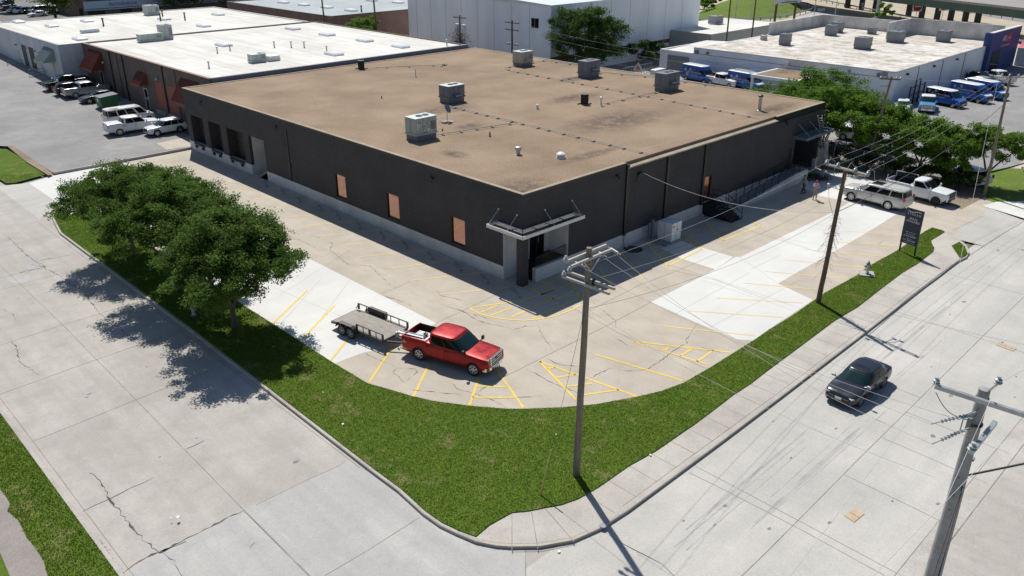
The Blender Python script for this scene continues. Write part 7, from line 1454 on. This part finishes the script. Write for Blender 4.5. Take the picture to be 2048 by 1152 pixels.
# cardboard on the avenue
def cardboard(label, pts, z=ZS):
    P = gp(pts, z); c = sum(P, Vector())/len(P); r = empty('flattened_cardboard', (c.x, c.y, z+.012), 0, label, 'cardboard', 'cardboard on the avenue'); loc = [p-c for p in P]
    m = MB(); m.prism([(p.x, p.y) for p in loc], 0, .012); part(m, 'sheet', plain('cardboard', (.50, .38, .26), .9, var=.15), r)
    m = MB(); a = (loc[0]+loc[1])/2; b = (loc[2]+loc[3])/2; m.bar((a.x, a.y, .016), (b.x, b.y, .016), .02, .006); part(m, 'fold', M_dirt, r); return r
cardboard('flattened cardboard box on the avenue near the concrete pole', [(1688, 1031), (1709, 1017), (1729, 1028), (1708, 1045)]); cardboard('flattened cardboard strip on the avenue at the right', [(1991, 690), (1997, 684), (2033, 697), (2027, 703)])
for k, (px_, py_, s) in enumerate([(357, 1035, .1), (342, 1036, .04), (686, 849, .08), (1301, 910, .07), (1118, 1104, .09), (646, 785, .05), (1112, 869, .05)]):
    p = g(px_, py_, .05 if k not in (4,) else ZS+.02); r = empty('litter', p, 0, ['crumpled white cup on the west grass', 'white scrap left of the cup on the west grass', 'white scrap on the lawn under the parking curve', 'white scrap at the sidewalk edge', 'white paper in the gutter by the curb ramp', 'white scrap on the lawn right of the oak', 'white scrap on the lawn left of the corner pole'][k], 'litter', 'litter'); m = MB(); m.loft([[Vector((random.uniform(.5, 1)*s*math.cos(t), random.uniform(.5, 1)*s*math.sin(t), z)) for t in [2*PI*i/6 for i in range(6)]] for z in (0, s*.5)]); part(m, 'scrap', M_white, r)
# curb inlet, drill hole
inl = empty('drain_lid', g(1206, 1051, .02), 0, 'small round grey lid on the kerb where the pole shadow crosses', 'drain lid'); m = MB(); m.lathe((0, 0, 0), [(0, 0), (.16, 0), (.16, .02), (0, .022)], 14); part(m, 'lid', M_hvac, inl)
# ------------------------------------------------------------------ dumpster
q = gl(214, 226); dp = empty('dumpster', (-.2, 75.6, lz(75.6)), 0, 'green steel dumpster with grey lids between the dark coupe and the white van', 'dumpster'); m = MB(); Mg = plain('dumpster_green', (.02, .12, .045), .5)
m.loft([[Vector((-1.0, -1.0, .15)), Vector((1.0, -1.0, .15)), Vector((1.0, 1.0, .15)), Vector((-1.0, 1.0, .15))], [Vector((-1.15, -1.05, 1.5)), Vector((1.15, -1.05, 1.7)), Vector((1.15, 1.05, 1.7)), Vector((-1.15, 1.05, 1.5))]]); part(m, 'bin', Mg, dp)
for s in (-1, 1): m = MB(); m.add([(-1.18, s*.53-.5, 1.53), (1.18, s*.53-.5, 1.74), (1.18, s*.53+.5, 1.74), (-1.18, s*.53+.5, 1.53), (-1.18, s*.53-.5, 1.50), (1.18, s*.53-.5, 1.71), (1.18, s*.53+.5, 1.71), (-1.18, s*.53+.5, 1.50)], [(0, 1, 2, 3), (4, 7, 6, 5), (0, 4, 5, 1), (1, 5, 6, 2), (2, 6, 7, 3), (3, 7, 4, 0)]); part(m, 'lid', M_hvac_bl, dp)
m = MB()
for y in (-1.06, 1.06): m.bb((-1.0, y-.03, .8), (1.0, y+.03, .95))
for x in (-.6, 0, .6): m.bb((x-.03, -1.07, .2), (x+.03, -1.03, 1.5))
part(m, 'rib', Mg, dp); m = MB(); m.add([(-1.12, -.25, .85), (-1.12, .25, .85), (-1.15, .25, 1.35), (-1.15, -.25, 1.35)], [(0, 3, 2, 1)]); part(m, 'notice', M_white, dp)
# ------------------------------------------------------------------ junk, fence, gates
jk = empty('scrap_pile', (75.6, 33.3, 0), 0, 'rusty scrap and crates stacked against the store wall between the vans', 'scrap pile'); m = MB()
for k in range(16): m.box((random.uniform(-1, 1), random.uniform(-1.3, 1.3), random.uniform(.2, 1.4)), (random.uniform(.4, .9), random.uniform(.4, .9), random.uniform(.3, .7)), random.uniform(0, 3))
part(m, 'crates', plain('rusty_scrap', (.10, .06, .04), .9, var=.5), jk)
fn = empty('chain_link_fence', (45.2, 2, 0), 0, 'chain link fence with top rail running through the hedge', 'fence')
FP = [Vector((0, 2, 0)), Vector((.2, -2.5, 0)), Vector((.4, -5.5, 0)), Vector((.5, -8.5, 0)), Vector((.5, -11.5, 0)), Vector((.2, -14.5, 0))]
for p in FP: m = MB(); m.cyl(p, p+Vector((0, 0, 1.9)), .035, n=6); part(m, 'post', M_galv, fn)
m = MB(); m.tube([p+Vector((0, 0, 1.88)) for p in FP], .022, 5); part(m, 'top_rail', M_galv, fn); m = MB()
for a, b in zip(FP[:-1], FP[1:]):
    for k in range(15):
        t = k/15; c = a.lerp(b, t); e = a.lerp(b, min(1, t+.35)); m.bar(c+Vector((0, 0, .05)), e+Vector((0, 0, 1.85)), .008); m.bar(e+Vector((0, 0, .05)), c+Vector((0, 0, 1.85)), .008)
part(m, 'wire_mesh', M_galv, fn)
gt = empty('steel_gate', (82, 5.8, 0), 0, 'black steel frame gate leaning by the store wall left of the vans', 'gate'); m = MB()
for x in (-1.6, 0, 1.6, 3.4): m.bar((x, 0, 0), (x, 0, 3.2 if x in (0, 1.6) else 2.5), .14)
for z in (.3, 1.3, 2.3): m.bar((-1.6, 0, z), (3.4, 0, z), .08)
m.bar((0, 0, 3.2), (1.6, 0, 3.2), .12); part(m, 'gate_frame', M_black, gt)
fr_ = empty('yard_fence', (72, 45.5, 0), 0, 'dark slatted fence in the shade behind the tan roof', 'fence'); m = MB()
for k in range(12): m.bar((k*.7-4, .3*k*.0, 0), (k*.7-4, 0, 1.8), .05)
for z in (.2, .9, 1.7): m.bar((-4, 0, z), (4, 0, z), .05)
part(m, 'fence_rails', M_galv, fr_)
yw = empty('triangular_sign', (71.5, 45.2, 0), 0, 'orange and white triangular sign board standing behind the tan roof', 'sign'); m = MB(); m.add([(-.05, -1.0, 1.0), (-.05, 1.0, 1.0), (-.05, 0, 2.3), (.0, -1.0, 1.0), (.0, 1.0, 1.0), (.0, 0, 2.3)], [(0, 2, 1), (3, 4, 5), (0, 1, 4, 3), (1, 2, 5, 4), (2, 0, 3, 5)]); part(m, 'board', M_white, yw); m = MB(); m.add([(-.06, -.6, 1.12), (-.06, .6, 1.12), (-.06, 0, 1.85)], [(0, 2, 1)]); part(m, 'orange_panel', plain('sign_orange', (.6, .15, .04), .6), yw)
m = MB(); m.bar((-.02, -.7, 0), (-.02, -.7, 1.0), .06); m.bar((-.02, .7, 0), (-.02, .7, 1.0), .06); part(m, 'leg', M_galv, yw)
mp = MB(); mp.bb((0, 0, 0), (2.6, 1.2, 1.35)); o_ = mp.build('white_tank', M_white, bevel=.15); o_.location = (71.5, 41.6, .1); tag(o_, 'white box trailer roof peeking above the tan roof edge', 'trailer')
# ------------------------------------------------------------------ overpass and highway furniture
ov = empty('overpass', (190, 20, 0), 0, 'dark green steel girder overpass on black columns at the top right', 'bridge'); O = Vector((190, 20, 0))
gA, gB = g(1780, -3, 5.6), g(2075, 32, 5.6); dn = (gB-gA).normalized(); 
m = MB(); m.bar(gA-dn*60, gB+dn*60, 1.0, 1.6); part(rel(m), 'girder', plain('green_steel', (.05, .085, .06), .6, var=.2, scale=.2), ov)
m = MB(); up_ = Vector((-dn.y, dn.x, 0)); up_ = up_ if up_.dot(Vector((1, 1, 0))) > 0 else -up_
m.bar(gA-dn*60+up_*6+Vector((0, 0, 1.0)), gB+dn*60+up_*6+Vector((0, 0, 1.0)), 13, .5); part(rel(m), 'deck', M_concr_st, ov)
for px_, py_ in ((1694, 16), (1722, 20), (1749, 24), (1816, 33), (1842, 36), (1873, 39), (1900, 41), (1929, 43), (1954, 45)):
    q = g(px_, py_, 0); m = MB(); m.cyl((q.x, q.y, -.2), (q.x, q.y, 5.4), .75, n=14); part(rel(m), 'column', plain('dark_column', (.045, .045, .048), .8, var=.3, scale=.3), ov)
def guardrail(label, pts, zz=.0):
    P = gp(pts, 0); r = empty('guardrail', P[0], 0, label, 'guardrail', 'guardrails along the highway'); loc = [p-P[0] for p in P]
    m = MB()
    for a, b in zip(loc[:-1], loc[1:]): m.bar(a+Vector((0, 0, .75)), b+Vector((0, 0, .75)), .12, .35)
    part(m, 'rail', M_galv, r); m = MB(); dist = 0
    for a, b in zip(loc[:-1], loc[1:]):
        n_ = max(1, int((b-a).length/3.5))
        for k in range(n_): q = a.lerp(b, k/n_); m.bar(q, q+Vector((0, 0, .75)), .15)
    part(m, 'posts', M_dkmetal, r)
guardrail('guardrail in front of the columns under the overpass', [(1600, -4), (1740, 24), (1800, 36), (1850, 45)]); guardrail('guardrail on the beige slope beyond the columns', [(1785, 2), (1860, 14), (1960, 30), (2048, 44)]); guardrail('guardrail curving around the grassy mound', [(1400, 44), (1500, 43), (1560, 38), (1600, 30), (1622, 24), (1628, 18), (1615, 12), (1598, 9)]); guardrail('guardrail at the right edge beside the dark ditch', [(2022, 84), (2060, 94), (2120, 108)])
def roadsign(label, px_, py_, h, col, round_=False, w_=1.2):
    q = g(px_, py_, 0); r = empty('road_sign', q, 0, label, 'road sign', 'road signs by the highway'); m = MB(); m.cyl((0, 0, 0), (0, 0, h), .06, n=6); part(m, 'post', M_galv, r); a = math.radians(225)
    fx = Vector((math.cos(a), math.sin(a), 0)); sx_ = Vector((-fx.y, fx.x, 0)); c = Vector((0, 0, h-.3)); m = MB()
    if round_:
        m.add([c+fx*.05+sx_*(w_*1.15*x)+Vector((0, 0, w_*1.15*y)) for x, y in ((-.5, -.5), (.5, -.5), (.5, .5), (-.5, .5))], [(0, 1, 2, 3)]); part(m, 'backing', M_white, r)
        m = MB(); m.add([c+fx*.07+sx_*(w_*.52*math.cos(t))+Vector((0, 0, w_*.52*math.sin(t))) for t in [2*PI*k/14 for k in range(14)]], [tuple(range(14))]); part(m, 'red_disc', plain('do_not_enter_red', (.42, .02, .03), .5), r)
        m = MB(); m.add([c+fx*.09+sx_*(x)+Vector((0, 0, y)) for x, y in ((-w_*.38, -.1), (w_*.38, -.1), (w_*.38, .1), (-w_*.38, .1))], [(0, 1, 2, 3)]); part(m, 'white_bar', M_white, r)
    else: m.add([c+fx*.05+sx_*(w_*x)+Vector((0, 0, .7*y)) for x, y in ((-.5, -.5), (.5, -.5), (.5, .5), (-.5, .5))], [(0, 1, 2, 3)]); part(m, 'plate', col, r)
roadsign('left red do-not-enter sign beneath the overpass', 1829, 47, 4.2, None, True, 2.0); roadsign('right red do-not-enter sign beneath the overpass', 1882, 43, 4.0, None, True, 2.0); roadsign('small grey sign on the ramp road', 1640, 33, 2.0, M_hvac, False, 2.0); roadsign('small pale sign left of the big grey column', 1722, 32, 3.2, M_hvac_lt, False, 1.0)
q = g(1752, 43, 0); bc = empty('tall_grey_mast', q, 0, 'thick pale steel mast on a concrete foot beside the frontage road', 'mast'); m = MB(); m.cyl((0, 0, 0), (0, 0, 12), .55, .4, n=16); part(m, 'mast', M_galv, bc); m = MB(); m.box((0, 0, .4), (1.8, 1.8, .9)); part(m, 'foot', M_concr_st, bc)
qa, qb = g(1549, 43, 0), g(1588, 38, 0); bb_ = empty('billboard', qa, 0, 'white billboard with a black swoosh on rusty posts behind the store', 'billboard'); dB = qb-qa
MR_ = plain('rusty_post', (.12, .08, .05), .9, var=.4); m = MB(); m.cyl((0, 0, 0), (0, 0, 4.2), .3, n=8); part(m, 'post', MR_, bb_); m = MB(); m.cyl(dB, dB+Vector((0, 0, 4.2)), .3, n=8); part(m, 'post', MR_, bb_)
a0 = -dB*.08; a1 = dB*1.25; m = MB(); m.bar(a0+Vector((0, 0, 5.6)), a1+Vector((0, 0, 5.6)), .3, 3.2); part(m, 'panel', plain('billboard_white', (.55, .62, .62), .5), bb_)
nB = Vector((-dB.y, dB.x, 0)).normalized(); nB = nB if nB.dot(Vector((-1, -1, 0))) > 0 else -nB; dBn = dB.normalized(); ra = math.atan2(dB.y, dB.x); ra = ra if math.cos(ra-(-.78)) > 0 else ra+PI
m = MB(); P = [a0+dBn*(.6+4.2*t)+nB*.2+Vector((0, 0, 7.0-2.1*math.sin(t*PI*.5))) for t in [k/8 for k in range(9)]]
for i, (a, b) in enumerate(zip(P[:-1], P[1:])): m.bar(a, b, .04, .7-.07*i)
part(m, 'swoosh', M_black, bb_)
text('www.gatewaychurch.com', .62, M_black, bb_, (a0+a1)/2+nB*.2+Vector((0, 0, 4.35)), (PI/2, 0, ra), 'lettering')
# distant shop with fascia sign at top left
O = Vector((40, 172, 0)); ds_ = empty('distant_shop', O, 0, 'long low shop with blue-white fascia and dark windows at the top left', 'building')
fA, fB = Vector((37, 190, 3)), Vector((84, 190, 3)); yy = 190.0; O = Vector((fA.x, yy, 0)); ds_.location = O
m = MB(); m.bb((fA.x, yy, 0), (fB.x+20, yy+25, 5.2)); part(rel(m), 'wall', plain('shop_brick', (.20, .15, .12), .9), ds_)
m = MB(); m.bb((fA.x-1, yy-1.2, 2.3), (fB.x+20, yy-.01, 4.5)); part(rel(m), 'fascia', plain('fascia_blue_white', (.38, .47, .56), .6), ds_); m = MB(); m.bb((fA.x-1, yy-1.25, 2.6), (fB.x+20, yy-1.201, 2.72)); m.bb((fA.x-1, yy-1.25, 4.5), (fB.x+20, yy-1.2, 4.65)); part(rel(m), 'fascia_stripe', M_black, ds_)
for x0_, x1_ in ((148, 158), (170, 215), (258, 290), (330, 350)):
    a, b = g(x0_, 29, 1.2), g(x1_, 29, 1.2); a.x += (190-a.y)*.4*0; m = MB(); m.bb((a.x, yy-.05, .3), (b.x, yy-.005, 2.9)); part(rel(m), 'shop_window', M_glassd, ds_)
c_ = g(192, 12, 3.6); text('dermakabine', 1.4, plain('sign_blue', (.02, .05, .25), .5), ds_, Vector((max(c_.x, 37)+7.5, yy-1.23, 3.6))-O, (PI/2, 0, 0))
